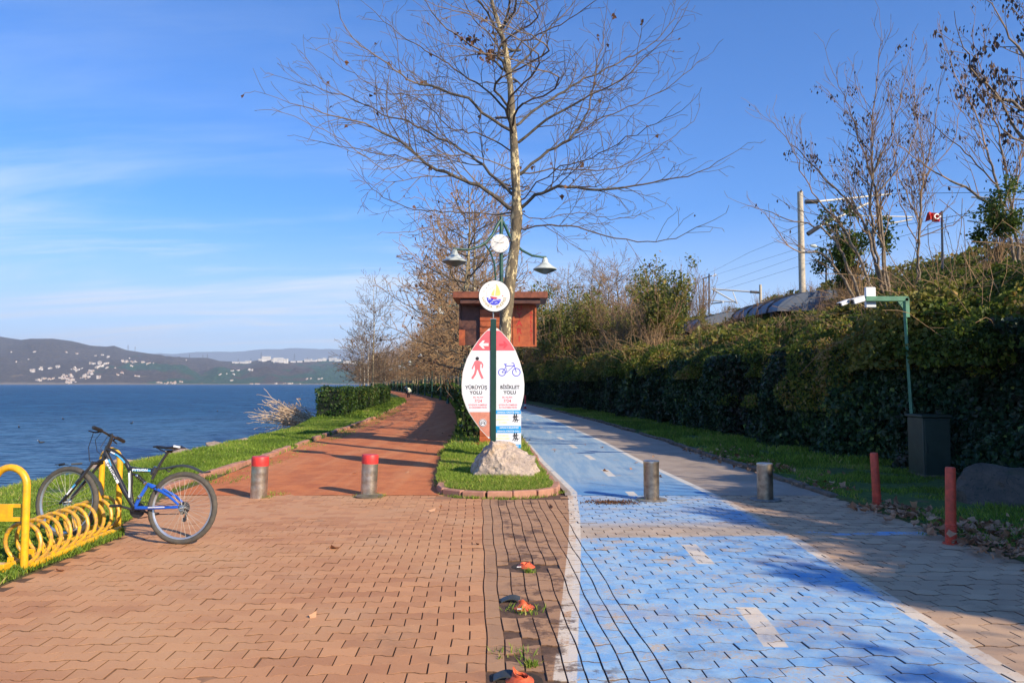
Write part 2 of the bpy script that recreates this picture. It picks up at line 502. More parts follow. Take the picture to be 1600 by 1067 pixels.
def ground_material():
    m, t, b = newmat('ground_soil_and_turf')
    n = t.noise(1.3, 6, .65); n2 = t.noise(14, 5, .6); n3 = t.noise(.25, 3)
    turf = t.mix(t.smooth(n2, .4, .62), (.030, .075, .012), (.075, .13, .02))
    soil = t.mix(t.smooth(n2, .4, .6), (.15, .085, .05), (.09, .055, .035))
    g = t.mix(t.smooth(n, .60, .72), turf, soil)
    stone = t.mix(t.smooth(n2, .4, .6), (.38, .27, .19), (.20, .15, .11))
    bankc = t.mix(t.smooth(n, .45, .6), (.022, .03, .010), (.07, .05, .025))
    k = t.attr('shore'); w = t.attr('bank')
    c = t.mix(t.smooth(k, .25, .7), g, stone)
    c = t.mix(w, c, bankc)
    c = t.mix(t.attr('path'), c, t.mix(t.smooth(n2, .4, .6), (.17, .075, .04), (.11, .06, .035)))
    t.put(b.inputs['Base Color'], c); b.inputs['Roughness'].default_value = .95
    t.put(b.inputs['Normal'], t.bump(t.noise(30, 6, .7), .6, .03))
    return m

EPS = .012
islR = lerp([(11, .64), (13, .56), (20, .30), (700, .26)])
def U_ground(Y):
    Y = np.asarray(Y)
    isl = Y > 11.12
    rr, bl = np.where(isl, redR(Y), -1.05), islR(Y) + .06
    cr, rl, kr, wu = crest(Y), redL(Y), kerbR(Y), wallU(Y)
    c = [cr - 1500 * (Y > 60) - 60, cr - 20, cr - 6, cr - 3.2, cr - 2.2, cr - 1.4, cr - .8, cr - .35, cr, cr + .3, (cr + rl) / 2, rl - .16, rl - .15,
         rl + .02, (rl + rr) / 2, rr - .02, rr + .02, (rr + bl) / 2, bl - .10, bl - .08, (bl + kr) / 2, kr + .02, kr + .06, (kr + wu) / 2, wu - .1, wu + .2, wu + .5, wu + .86]
    c += [wu + d for d in (1, 2, 3, 4.5, 6, 8, 10, 14, 20, 35, 80, 300, 2500)]
    return np.stack(c, -1)

def Z_ground(U, Y):
    cr, rl, kr, wu = crest(Y), redL(Y), kerbR(Y), wallU(Y)
    z = np.full(U.shape, .03)
    d = cr - U
    sh = np.where(d > 0, -1.25 * np.clip(d / 2.4, 0, 1) ** .8 - np.clip((d - 2.4) * .15, 0, 3), 0)
    P3 = np.stack([(U + cY(Y)).ravel() * 1.1, Y.ravel() * 1.1, np.zeros(U.size)], -1)
    nz = fbm(P3, 5, 3).reshape(U.shape) - .5
    z = np.where(d > 0, z + sh + nz * .35 * np.clip(d, 0, 1), z + nz * .05)
    isl = (Y > 11.12) & (U > redR(Y) + .01) & (U < islR(Y) - .03)
    pathz = (U > rl) & (U < kr + .04) & ~isl
    z = np.where(pathz, -.035, z)
    z = np.where(isl, .07 + nz * .04, z)
    bz = bank_z(U, Y)
    z = np.where(U >= wu + .5, bz * np.clip((U - wu - .5) / .35, 0, 1) + nz * .6 * np.clip(U - wu - .5, 0, 1), z)
    z = np.where((U > wu + 20), z - np.clip((U - wu - 20) * .04, 0, 4), z)
    return z

def make_ground():
    Ys = np.concatenate([np.arange(-14, 2, 1.0), np.arange(2, 10.5, .5), [10.60], [11.10, 11.14], np.arange(11.5, 30, .5), np.arange(30, 80, 1.5), np.arange(80, 260, 6), [280, 320, 400, 550, 700, 1200, 2500]])
    def shore(U, Y): return np.clip((crest(Y) - U) / .8, 0, 1)
    def bank(U, Y): return (U > wallU(Y) + .05) * 1.0
    def path(U, Y):
        isl = (Y > 11.12) & (U > redR(Y) + .01) & (U < islR(Y) - .03)
        return ((U > redL(Y) - .05) & (U < kerbR(Y) + .04) & ~isl) * 1.0
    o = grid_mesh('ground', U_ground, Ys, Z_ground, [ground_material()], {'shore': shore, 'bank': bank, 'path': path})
    tag(o, kind='structure')
make_ground()

def make_water():
    m, t, b = newmat('lake_water')
    b.inputs['Base Color'].default_value = (.012, .05, .105, 1)
    b.inputs['Roughness'].default_value = .16; b.inputs['IOR'].default_value = 1.333; b.inputs['Specular IOR Level'].default_value = .2
    v1 = t.map(t.obj(), (.75, 1.9, 1), (0, 0, .25))
    v2 = t.map(t.obj(), (.18, .5, 1), (0, 0, -.1))
    v3 = t.map(t.obj(), (.01, .045, 1), (0, 0, .1))
    h = t.math('ADD', t.math('MULTIPLY', t.noise(1.6, 6, .62, v1, .3), .35), t.math('MULTIPLY', t.noise(1.0, 5, .6, v2), .8))
    nb = t.bump(h, 1.0, .9)
    t.put(b.inputs['Normal'], nb)
    streak = t.noise(1.0, 5, .6, v3)
    wc = t.mix(t.smooth(streak, .35, .65), (.010, .075, .18), (.016, .10, .22))
    wc = t.mix(t.smooth(t.noise(1.7, 6, .7, v1), .46, .60), wc, (.002, .028, .085))  # light and dark of the ripples put into the colour by noise
    wc = t.mix(t.smooth(t.noise(1.3, 6, .7, t.map(t.obj(), (.14, .62, 1), (0, 0, .12), (5, 2, 0))), .50, .64), wc, (.04, .17, .31))
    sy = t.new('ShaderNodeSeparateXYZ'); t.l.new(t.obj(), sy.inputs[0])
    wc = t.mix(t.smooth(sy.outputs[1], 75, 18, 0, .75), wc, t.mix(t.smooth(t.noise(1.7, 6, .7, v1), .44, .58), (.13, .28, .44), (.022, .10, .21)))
    df = t.new('ShaderNodeBsdfDiffuse'); t.put(df.inputs[0], wc); t.put(df.inputs['Normal'], nb)
    gl = t.new('ShaderNodeBsdfGlossy'); gl.inputs['Roughness'].default_value = .22; t.put(gl.inputs['Normal'], nb)
    mx = t.new('ShaderNodeMixShader'); mx.inputs[0].default_value = .20
    t.l.new(df.outputs[0], mx.inputs[1]); t.l.new(gl.outputs[0], mx.inputs[2]); t.l.new(mx.outputs[0], t.n['Material Output'].inputs[0])
    V = [(-9000, -300, WATER), (600, -300, WATER), (600, 9000, WATER), (-9000, 9000, WATER)]
    # the lake lies left of the shore; near the shore its sheet ends under the bank
    Ys = np.concatenate([[-300, -60], np.arange(-14, 60, 4), np.arange(60, 260, 12), [300, 400, 550, 700, 1200, 2000, 3200, 4800, 7500]])
    R = np.array([cY(min(y, 700)) + crest(y) - 1.0 for y in Ys]); R = np.where(Ys > 700, R[-1] + 1800 * (Ys > 1500), R)
    V = np.concatenate([np.stack([np.full(len(Ys), -9000.), Ys, np.full(len(Ys), WATER)], -1), np.stack([R, Ys, np.full(len(Ys), WATER)], -1)])
    n = len(Ys); Q = np.array([(i, n + i, n + i + 1, i + 1) for i in range(n - 1)])
    o = np_obj('lake_water', V, Q, [m]); tag(o, kind='structure')
make_water()

# ------------------------------------------------------------------ block paving
TH = math.radians(2.5)
CT, ST = math.cos(TH), math.sin(TH)
LP, RP = .212, .132       # block length, row pitch
def SX0(y): return 0
STK0, STK1 = -.36 + .37, .87 + .17   # strip of stacked half blocks, in the paving's own frame

def warp(x, y):
    return (x + .0065 * math.sin(y * 3.1 + x * 1.3) + .003 * math.sin(y * 8.3 + x * 2.1 + 1), y + .004 * math.sin(x * 2.3 + y * .7) + .0025 * math.sin(x * 6.1 + 2))
def to_pav(X, Y): return X * CT + Y * ST, -X * ST + Y * CT
def from_pav(x, y): return x * CT - y * ST, x * ST + y * CT
A0 = to_pav(*G(757, 930)[:2])[0]
A1 = to_pav(*G(963, 930)[:2])[0]
STK_N = int(round((A1 - A0) / (LP / 2)))
A1 = A0 + STK_N * LP / 2

stumps_px = [(822, 884), (818, 948), (812, 1062)]
STUMPS = [G(*p) for p in stumps_px]

def make_paving():
    Vs, Fs, att = [], [], {k: [] for k in ('dl', 'dr', 'dc', 'dm', 'rnd', 'side')}
    wav = .0105
    def wave(x, r):
        # trapezoid wave, phase flips each row
        ph = ((x - A0) / LP + (.5 if r % 2 else 0)) % 1.0
        q = abs(ph - .5) * 4 - 1          # -1..1
        return -wav * max(-1, min(1, q * 2.6))
    base = 0
    r0, r1 = int(2.4 / RP), int(11.2 / RP)
    for r in range(r0, r1):
        yb = r * RP
        x = A0 - LP * 34 + (LP / 2 if r % 2 else 0)
        cols = []
        while x < A0 - LP * .75 + 1e-6:
            cols.append((x, x + LP)); x += LP
        if r % 2: cols.append((A0 - LP / 2, A0))
        else: cols.append((A0 - LP, A0)) if cols[-1][1] < A0 - LP * .5 else None
        # stacked strip
        for k in range(STK_N): cols.append((A0 + k * LP / 2, A0 + (k + 1) * LP / 2))
        x = A1
        if r % 2: cols.append((x, x + LP / 2)); x += LP / 2
        while x < A1 + 4.6:
            cols.append((x, x + LP)); x += LP
        for (xa, xb) in cols:
            if xb - xa < .03: continue
            cx, cy = from_pav((xa + xb) / 2, yb + RP / 2)
            if cy < 2.2 or cy > PEND + .02 or cx < redL(cy) - .02 or cx > kerbR(cy) + .05: continue
            if cy > 10.1 and -1.05 < cx < .75: continue
            skip = False
            for s in STUMPS:
                d = math.hypot((cx - s.x) * .8, cy - s.y + .03)
                if d < .14 + .06 * random.random(): skip = True
            px = (cx - (-.02)) 
            if abs(cx - (STUMPS[1].x + .02)) < .17 and cy < 4.7 and random.random() < .42: skip = True
            if skip: continue
            stack = A0 - .01 < xa < A1 - .02
            gx = .0030 if not stack else .0034
            gx += random.random() * .0012
            gy = .0024 + random.random() * .0012
            fr = (0, .17, .33, .5, .67, .83, 1) if (xb - xa) > LP * .75 else (0, .33, .67, 1)
            n = len(fr) - 1
            top, bot = [], []
            for i in range(n + 1):
                f = fr[i]
                xx = xa + gx + (xb - xa - 2 * gx) * f
                bot.append((xx, yb + wave(xx, r) + gy))
                top.append((xx, yb + RP + wave(xx, r + 1) - gy))
            ring = bot + top[::-1]
            m = len(ring)
            mx, my = (xa + xb) / 2, yb + RP / 2
            h = random.gauss(0, .0015) ; tx, ty = random.gauss(0, .010), random.gauss(0, .010)
            lay = ((.0, -.014), (.0, -.0016), (.0018, 0.0))
            for (ins, zz) in lay:
                for (a, c) in ring:
                    a2 = a - math.copysign(ins, a - mx) if abs(a - mx) > .3 * (xb - xa) else a
                    c2 = c - math.copysign(ins, c - my)
                    wx, wy = warp(*from_pav(a2, c2))
                    Vs.append((wx, wy, zz + h + (a2 - mx) * tx + (c2 - my) * ty))
                    att['dl'].append(wx - blueL(wy)); att['dr'].append(wx - blueR(wy)); att['dc'].append(wx - blueC(wy))
                    att['dm'].append(a2 - A0)
            rr = random.random()
            att['rnd'] += [rr] * (3 * m); att['side'] += [1] * (m) + [.75] * m + [0] * m
            for l in (0, 1):
                for i in range(m):
                    j = (i + 1) % m
                    Fs.append((base + l * m + i, base + l * m + j, base + (l + 1) * m + j, base + (l + 1) * m + i))
            q = base + 2 * m
            for i in range(n):
                Fs.append((q + i, q + i + 1, q + m - 2 - i, q + m - 1 - i))
            base += 3 * m
    m, t, b = newmat('paving_blocks')
    pos = t.obj(); sep = t.new('ShaderNodeSeparateXYZ'); t.l.new(pos, sep.inputs[0]); Yc = sep.outputs[1]
    rnd = t.attr('rnd'); dl, dr, dc, dm = t.attr('dl'), t.attr('dr'), t.attr('dc'), t.attr('dm')
    big = t.noise(.55, 4, .6); med = t.noise(5, 5, .65); fine = t.noise(75, 4, .6); grit = t.noise(240, 2, .5)
    left = t.mix(rnd, (.58, .285, .135), (.44, .20, .095))
    left = t.mix(t.smooth(big, .42, .68), left, (.58, .31, .15))
    midc = t.mix(rnd, (.36, .20, .11), (.44, .245, .13))
    grey = t.mix(rnd, (.47, .31, .20), (.60, .41, .26))
    c = t.mix(t.smooth(dm, -.02, .03), left, midc)
    c = t.mix(t.smooth(t.math('ADD', dl, t.math('MULTIPLY', med, .02)), .0, .03), c, grey)
    c = t.mix(t.math('MULTIPLY', t.math('MULTIPLY', t.smooth(dl, .0, .03), t.smooth(dr, .02, -.02)), .7), c, t.mix(rnd, (.40, .35, .29), (.50, .43, .35)))
    # blue paint: solid near, worn away in a band and in patches
    wear = t.math('ADD', t.math('MULTIPLY', t.noise(2.6, 7, .78), .55), t.math('MULTIPLY', t.noise(38, 6, .75), .45))
    wear = t.math('ADD', wear, t.math('MULTIPLY', t.math('SUBTRACT', rnd, .5), .13))
    inl = t.math('MULTIPLY', t.smooth(dl, .005, .015), t.smooth(dr, -.005, -.015))
    nearb = t.smooth(t.math('ADD', Yc, t.math('MULTIPLY', dc, -.06)), 7.66, 7.60)
    edge = t.smooth(t.math('ADD', t.math('ADD', wear, 0), t.math('MULTIPLY', t.smooth(dl, 1.4, 2.4), -.12)), .63, .53)
    nb = t.math('MULTIPLY', nearb, edge)
    band = t.math('MULTIPLY', t.math('MULTIPLY', t.smooth(Yc, 8.0, 8.7), t.smooth(wear, .66, .56)), .85)
    ghost = t.math('MULTIPLY', t.math('MULTIPLY', t.smooth(dr, .2, .3), t.smooth(dr, 1.6, 1.4)), t.math('MULTIPLY', t.smooth(Yc, 7.70, 7.74), t.smooth(Yc, 7.92, 7.88)))
    bm = t.math('MULTIPLY', inl, t.math('MAXIMUM', nb, band))
    bm = t.math('MAXIMUM', bm, t.math('MULTIPLY', ghost, t.smooth(wear, .54, .46)))
    blue = t.mix(t.smooth(med, .4, .62), (.15, .38, .69), (.29, .50, .71))
    blue = t.mix(t.math('MULTIPLY', rnd, .35), blue, (.40, .50, .58))
    blue = t.mix(t.math('MULTIPLY', t.smooth(t.noise(7, 7, .8), .47, .66), .6), blue, (.46, .47, .46))
    c = t.mix(bm, c, blue)
    # white lines and dashes
    lw = t.smooth(t.math('ABSOLUTE', t.math('ADD', dl, -.0)), .068, .058)
    rw = t.smooth(t.math('ABSOLUTE', dr), .062, .052)
    ph = t.math('FRACT', t.math('DIVIDE', t.math('SUBTRACT', Yc, 4.47), 2.03))
    da = t.math('MULTIPLY', t.smooth(t.math('ABSOLUTE', dc), .078, .070), t.math('LESS_THAN', ph, .385))
    da = t.math('MULTIPLY', da, t.math('LESS_THAN', Yc, 7.6))
    wl = t.math('MULTIPLY', t.math('MAXIMUM', lw, t.math('MAXIMUM', rw, da)), t.math('MULTIPLY', t.smooth(wear, .62, .50), .92))
    wl = t.math('MULTIPLY', wl, t.math('ADD', t.math('ADD', t.math('LESS_THAN', Yc, 7.62), lw), t.math('MULTIPLY', t.math('GREATER_THAN', Yc, 8.35), .8), clamp=True))
    c = t.mix(wl, c, t.mix(med, (.66, .54, .42), (.74, .66, .54)))
    # dust and stains
    c = t.mix(t.math('MULTIPLY', t.smooth(t.noise(1.1, 5, .6), .5, .72), .35), c, (.46, .27, .17))
    c = t.mix(t.math('MULTIPLY', t.smooth(t.noise(.9, 6, .75, t.map(pos, (1, 1, 1), (0, 0, 0), (7, 3, 0))), .56, .74), .45), c, (.13, .075, .05))
    soil = t.math('MULTIPLY', t.math('MULTIPLY', t.smooth(dm, .12, .26), t.smooth(dm, .80, .62)), t.smooth(t.noise(3.2, 6, .72), .50, .58))
    c = t.mix(t.math('MULTIPLY', soil, .8), c, (.105, .058, .038))
    c = t.mix(t.math('MULTIPLY', t.smooth(fine, .55, .72), .25), c, (.10, .06, .045))
    c = t.mix(t.math('MULTIPLY', t.smooth(grit, .62, .75), .35), c, (.62, .52, .42))
    c = t.mix(t.attr('side'), c, (.105, .056, .032))
    t.put(b.inputs['Base Color'], c)
    b.inputs['Roughness'].default_value = .82; b.inputs['Specular IOR Level'].default_value = .35
    t.put(b.inputs['Normal'], t.bump(t.math('ADD', t.math('MULTIPLY', fine, .6), t.math('MULTIPLY', grit, .4)), .35, .0025))
    o = np_obj('pavement', Vs, np.array(Fs), [m], att)
    tag(o, kind='structure')
    # bedding sand that fills the joints, higher where dust has gathered
    xs = np.arange(-5.3, 4.6, .045); ys = np.arange(2.2, PEND + .12, .045)
    X, Yg = np.meshgrid(xs, ys)
    q = np.stack([X.ravel() * .55, Yg.ravel() * .8, np.zeros(X.size)], -1)
    nn = fbm(q, 21, 5).reshape(X.shape)
    leftw = np.clip((-.4 - X) / 1.2, 0, 1)
    farw = np.clip((Yg - 6.5) / 3, 0, 1)
    fill = np.clip((nn - .64 + .10 * farw) / .10, 0, 1) * leftw
    Z = -.0085 + .0082 * fill + (fbm(q * 30, 3, 2).reshape(X.shape) - .5) * .003
    Xw = np.clip(X, np.vectorize(lambda y: redL(y) - .06)(Yg), np.vectorize(lambda y: kerbR(y) + .1)(Yg))
    idx = np.arange(X.size).reshape(X.shape)
    Q = np.stack([idx[:-1, :-1], idx[:-1, 1:], idx[1:, 1:], idx[1:, :-1]], -1).reshape(-1, 4)
    m2, t, b = newmat('joint_sand')
    f = t.attr('fill'); n = t.noise(18, 5, .65)
    c = t.mix(t.smooth(n, .4, .6), (.085, .046, .028), (.13, .07, .042))
    c = t.mix(f, c, t.mix(n, (.50, .25, .125), (.56, .29, .145)))
    c = t.mix(t.smooth(t.attr('right'), 1.0, 1.4), c, t.mix(n, (.07, .058, .048), (.13, .105, .08)))
    t.put(b.inputs['Base Color'], c); b.inputs['Roughness'].default_value = .95
    t.put(b.inputs['Normal'], t.bump(t.noise(160, 5, .7), .5, .004))
    o = np_obj('bedding_sand', np.stack([Xw.ravel(), Yg.ravel(), Z.ravel()], -1), Q, [m2], {'fill': fill.ravel(), 'right': X.ravel()}, smooth=True)
    tag(o, kind='structure')
make_paving()

# ------------------------------------------------------------------ clay path and blue cycle lane
def far_ys(y0):
    return np.concatenate([[y0], np.arange(math.ceil(y0 * 4) / 4 + .25, 30, .25), np.arange(30, 80, 1), np.arange(80, 280, 4.0)])
def lanes(fa, fb, n):
    def U(Y):
        a, b = fa(Y), fb(Y)
        return np.stack([a + (b - a) * i / n for i in range(n + 1)], -1)
    return U

def make_red_path():
    m, t, b = newmat('red_clay')
    n = t.noise(2.2, 6, .7); f = t.noise(60, 5, .7); g = t.noise(220, 3, .6); tr = t.noise(1, 4, .6, t.map(t.obj(), (2.4, .25, 1)))
    c = t.mix(t.smooth(n, .38, .62), (.60, .185, .055), (.47, .13, .04))
    c = t.mix(t.math('MULTIPLY', t.smooth(tr, .45, .65), .45), c, (.64, .27, .11))
    c = t.mix(t.math('MULTIPLY', t.smooth(f, .52, .68), .5), c, (.20, .055, .03))
    c = t.mix(t.math('MULTIPLY', t.smooth(g, .62, .72), .5), c, (.62, .34, .2))
    t.put(b.inputs['Base Color'], c); b.inputs['Roughness'].default_value = .95
    t.put(b.inputs['Normal'], t.bump(t.math('ADD', f, t.math('MULTIPLY', g, .6)), .6, .012))
    def zf(U, Y):
        e = np.minimum(U - redL(Y), redR(Y) - U)
        P3 = np.stack([(U * 1.3).ravel(), (Y * .9).ravel(), np.zeros(U.size)], -1)
        return .004 + (fbm(P3, 8, 3).reshape(U.shape) - .5) * .02
    o = grid_mesh('walking_path', lanes(lambda y: redL(y) - .02, lambda y: redR(y) + .03, 16), far_ys(PEND - .03), zf, [m])
    tag(o, kind='structure')

def make_blue_path():
    m, t, b = newmat('painted_asphalt')
    pos = t.obj(); sep = t.new('ShaderNodeSeparateXYZ'); t.l.new(pos, sep.inputs[0]); Yc = sep.outputs[1]
    dl, dr, dc = t.attr('dl'), t.attr('dr'), t.attr('dc')
    n = t.noise(1.6, 6, .7); f = t.noise(90, 4, .7); st = t.noise(1, 5, .65, t.map(pos, (5, .5, 1)))
    c = t.mix(t.smooth(n, .4, .6), (.33, .26, .20), (.40, .32, .25))
    wear = t.math('ADD', t.math('MULTIPLY', n, .5), t.math('MULTIPLY', t.noise(14, 6, .7), .5))
    blue = t.mix(t.smooth(st, .4, .6), (.22, .36, .50), (.32, .44, .53))
    blue = t.mix(t.smooth(Yc, 12.5, 10.5), blue, (.12, .30, .54))
    inl = t.math('MULTIPLY', t.smooth(dl, 0, .02), t.smooth(dr, 0, -.02))
    c = t.mix(t.math('MULTIPLY', inl, t.smooth(wear, .66, .55)), c, blue)
    lw = t.math('MULTIPLY', t.smooth(t.math('ABSOLUTE', t.math('SUBTRACT', dl, .03)), .055, .035), t.smooth(wear, .60, .50))
    rw = t.smooth(t.math('ABSOLUTE', dr), .06, .05)
    ph = t.math('FRACT', t.math('DIVIDE', t.math('SUBTRACT', Yc, 12.55), 2.75))
    da = t.math('MULTIPLY', t.smooth(t.math('ABSOLUTE', dc), .07, .055), t.math('LESS_THAN', ph, .36))
    wl = t.math('MULTIPLY', t.math('MAXIMUM', t.math('MAXIMUM', lw, rw), da), t.smooth(wear, .70, .56))
    c = t.mix(wl, c, (.66, .62, .54))
    c = t.mix(t.math('MULTIPLY', t.smooth(f, .52, .7), .35), c, (.07, .07, .07))
    t.put(b.inputs['Base Color'], c); b.inputs['Roughness'].default_value = .75
    t.put(b.inputs['Normal'], t.bump(t.noise(160, 3, .7), .35, .006))
    at = {'dl': lambda U, Y: U - blueL(Y), 'dr': lambda U, Y: U - blueR(Y), 'dc': lambda U, Y: U - blueC(Y)}
    o = grid_mesh('cycle_lane', lanes(lambda y: blueL(y) - .1, lambda y: kerbR(y) + .05, 26), far_ys(PEND - .03), lambda U, Y: U * 0 + .003, [m], at)
    tag(o, kind='structure')
make_red_path(); make_blue_path()

# ------------------------------------------------------------------ kerbs
def kerb_mat():
    return pbr('pink_kerb_stone', (.44, .22, .145), .85, scale=5, c2=(.33, .16, .11), bump=.4, bscale=50, bdist=.006)
M['kerb'] = kerb_mat()
M['kerb_old'] = pbr('mossy_kerb_stone', (.20, .15, .11), .9, scale=4, c2=(.09, .075, .05), bump=.5, bscale=40, bdist=.008)
def kerb_run(name, pts, w, h, blen, mat, z0=0.0, miss=0.0, jit=.01, kind='structure'):
    """stones laid one by one along a polyline"""
    mb = MB()
    pts = [Vector((p[0], p[1])) for p in pts]
    seg = [(pts[i + 1] - pts[i]).length for i in range(len(pts) - 1)]
    tot = sum(seg); s = 0
    def at(s):
        for i, l in enumerate(seg):
            if s <= l or i == len(seg) - 1:
                return pts[i].lerp(pts[i + 1], min(1, s / l))
            s -= l
    while s < tot - .03:
        L = min(blen * random.uniform(.85, 1.1), tot - s)
        a, b = at(s), at(s + L)
        s += L
        if random.random() < miss: continue
        d = (b - a)
        if d.length < .03: continue
        c = (a + b) / 2; an = math.atan2(d.y, d.x)
        Mx = Matrix.Translation((c.x + random.gauss(0, jit), c.y + random.gauss(0, jit), z0 + h / 2 - .05 + random.gauss(0, jit * .5))) @ Matrix.Rotation(an + random.gauss(0, jit * 2), 4, 'Z') @ Matrix.Rotation(random.gauss(0, jit * 2), 4, 'X')
        mb.box((0, 0, 0), (d.length - .012, w, h + .1), 0, Mx, bev=.014)
    o = mb.build(name, [mat]); tag(o, kind=kind)
    return o
def curve_pts(fu, y0, y1, st=.5):
    return [(float(fu(y) + cY(y)), y) for y in np.arange(y0, y1, st)]
kerb_run('kerb', [tuple(G(250, 773)[:2])] + [tuple(G(*p)[:2]) for p in ((300, 755), (345, 740), (372, 731))], .11, .11, .75, M['kerb'], miss=.0, jit=.008)
kerb_run('kerb', curve_pts(lambda y: redL(y) - .1, 12.9, 60), .12, .10, .7, M['kerb'], miss=.12, jit=.02)
# the rounded end of the grass island
ISL_C = (-.20, 10.80); ISL_R = (.83, .60)
isl = [(ISL_C[0] + ISL_R[0] * math.cos(math.pi + math.pi * k / 14), ISL_C[1] + ISL_R[1] * math.sin(math.pi + math.pi * k / 14)) for k in range(15)]
kerb_run('kerb', [(-1.07, 11.5)] + isl + [(.645, 11.3)], .12, .09, .34, M['kerb'], miss=.0, jit=.006)
def island_cap():
    mb = MB()
    ring = [(-1.05, 11.13)] + isl + [(.66, 11.13)]
    vs = [(-.1, 11.0, .09)] + [(x, y, .065) for x, y in ring]
    fs = [(0, i, i + 1) for i in range(1, len(ring))]
    mb.add(vs, fs, 0)
    o = mb.build('ground_island', [bpy.data.materials['ground_soil_and_turf']]); tag(o, kind='structure')
island_cap()
kerb_run('kerb', [(float(islR(y) + cY(y)), float(y)) for y in np.arange(11.2, 60, .6)], .10, .07, .9, M['kerb'], miss=.03, jit=.008)
kerb_run('kerb', curve_pts(lambda y: kerbR(y) + .05, 10.2, 60), .12, .07, .8, M['kerb_old'], miss=.05, jit=.02)
# ------------------------------------------------------------------ leaf, blade and twig builders
def rand_frames(N, nrm=None, spread=1.0):
    """random unit normals near nrm, and a tangent"""
    r = rng.normal(size=(N, 3))
    if nrm is not None:
        r = nrm + r * spread
    r /= np.linalg.norm(r, axis=1)[:, None] + 1e-9
    a = rng.normal(size=(N, 3)); t = np.cross(r, a); t /= np.linalg.norm(t, axis=1)[:, None] + 1e-9
    return r, t, np.cross(r, t)

def leaves(name, C, size, mat, parent=None, nrm=None, spread=1.0, tint=None, shape='ivy', droop=0.0, aspect=1.0):
    N = len(C)
    if N == 0: return None
    n, t, b = rand_frames(N, nrm, spread)
    if droop:
        t = t * (1 - droop) + np.array([0, 0, -1.0]) * droop; t /= np.linalg.norm(t, axis=1)[:, None]
        b = np.cross(n, t); b /= np.linalg.norm(b, axis=1)[:, None] + 1e-9
    size = np.broadcast_to(size, (N,))[:, None] * rng.uniform(.42, 1.4, (N, 1))
    if shape == 'ivy':
        pts = [(-.5, 0, 0), (-.15, .45, .07), (.5, 0, .0), (-.15, -.45, .07)]
    elif shape == 'plane':
        pts = [(-.5, 0, 0), (-.2, .5, .12), (.1, .25, 0), (.55, .02, .12), (.1, -.25, .02), (-.2, -.5, .14)]
    else:
        pts = [(-.5, 0, 0), (0, .25, .05), (.5, 0, 0), (0, -.25, .05)]
    k = len(pts)
    V = np.stack([C + size * (t * p[0] + b * (p[1] * aspect) + n * p[2]) for p in pts], 1).reshape(-1, 3)
    Fq = np.arange(N * k).reshape(N, k)
    if tint is None: tint = rng.random(N)
    return np_obj(name, V, Fq, [mat], {'tint': np.repeat(tint, k)}, parent=parent)

def blades(name, B, h, w, mat, lean=.35, tint=None):
    N = len(B)
    a = rng.uniform(0, 2 * math.pi, N)
    d = np.stack([np.cos(a), np.sin(a), np.zeros(N)], -1)
    hh = (h * rng.uniform(.45, 1.25, N))[:, None]; ww = (w * rng.uniform(.7, 1.3, N))[:, None]
    a2 = rng.uniform(0, 2 * math.pi, N); le = rng.uniform(0, lean, N)[:, None]
    tipd = np.stack([np.cos(a2), np.sin(a2), np.zeros(N)], -1) * le
    V = np.stack([B - d * ww, B + d * ww, B + (tipd * .45 + [0, 0, .6]) * hh + d * ww * .6, B + (tipd + [0, 0, 1.0]) * hh], 1).reshape(-1, 3)
    i = np.arange(N)[:, None] * 4
    T = np.concatenate([i + [0, 1, 2], i + [0, 2, 3]], 0)
    if tint is None: tint = rng.random(N)
    return np_obj(name, V, T, [mat], {'tint': np.repeat(tint, 4)})

def segs_mesh(name, S, mat, k=4, parent=None):
    """S rows: x0 y0 z0 x1 y1 z1 r0 r1"""
    S = np.asarray(S, dtype=np.float64)
    if len(S) == 0: return None
    p0, p1 = S[:, :3], S[:, 3:6]
    t = p1 - p0; L = np.linalg.norm(t, axis=1)[:, None] + 1e-9; t = t / L
    ref = np.where(np.abs(t[:, 2:3]) < .9, np.array([[0, 0, 1.0]]), np.array([[1.0, 0, 0]]))
    s = np.cross(t, ref); s /= np.linalg.norm(s, axis=1)[:, None]; u = np.cross(s, t)
    V = []
    for j in range(k):
        a = 2 * math.pi * j / k
        V.append(p0 + (s * math.cos(a) + u * math.sin(a)) * S[:, 6:7])
    for j in range(k):
        a = 2 * math.pi * j / k
        V.append(p1 + (s * math.cos(a) + u * math.sin(a)) * S[:, 7:8] + t * S[:, 7:8] * .3)
    V = np.stack(V, 1).reshape(-1, 3)
    i = np.arange(len(S))[:, None] * 2 * k
    Q = np.concatenate([i + [j, (j + 1) % k, k + (j + 1) % k, k + j] for j in range(k)], 0)
    return np_obj(name, V, Q, [mat], parent=parent, smooth=True)

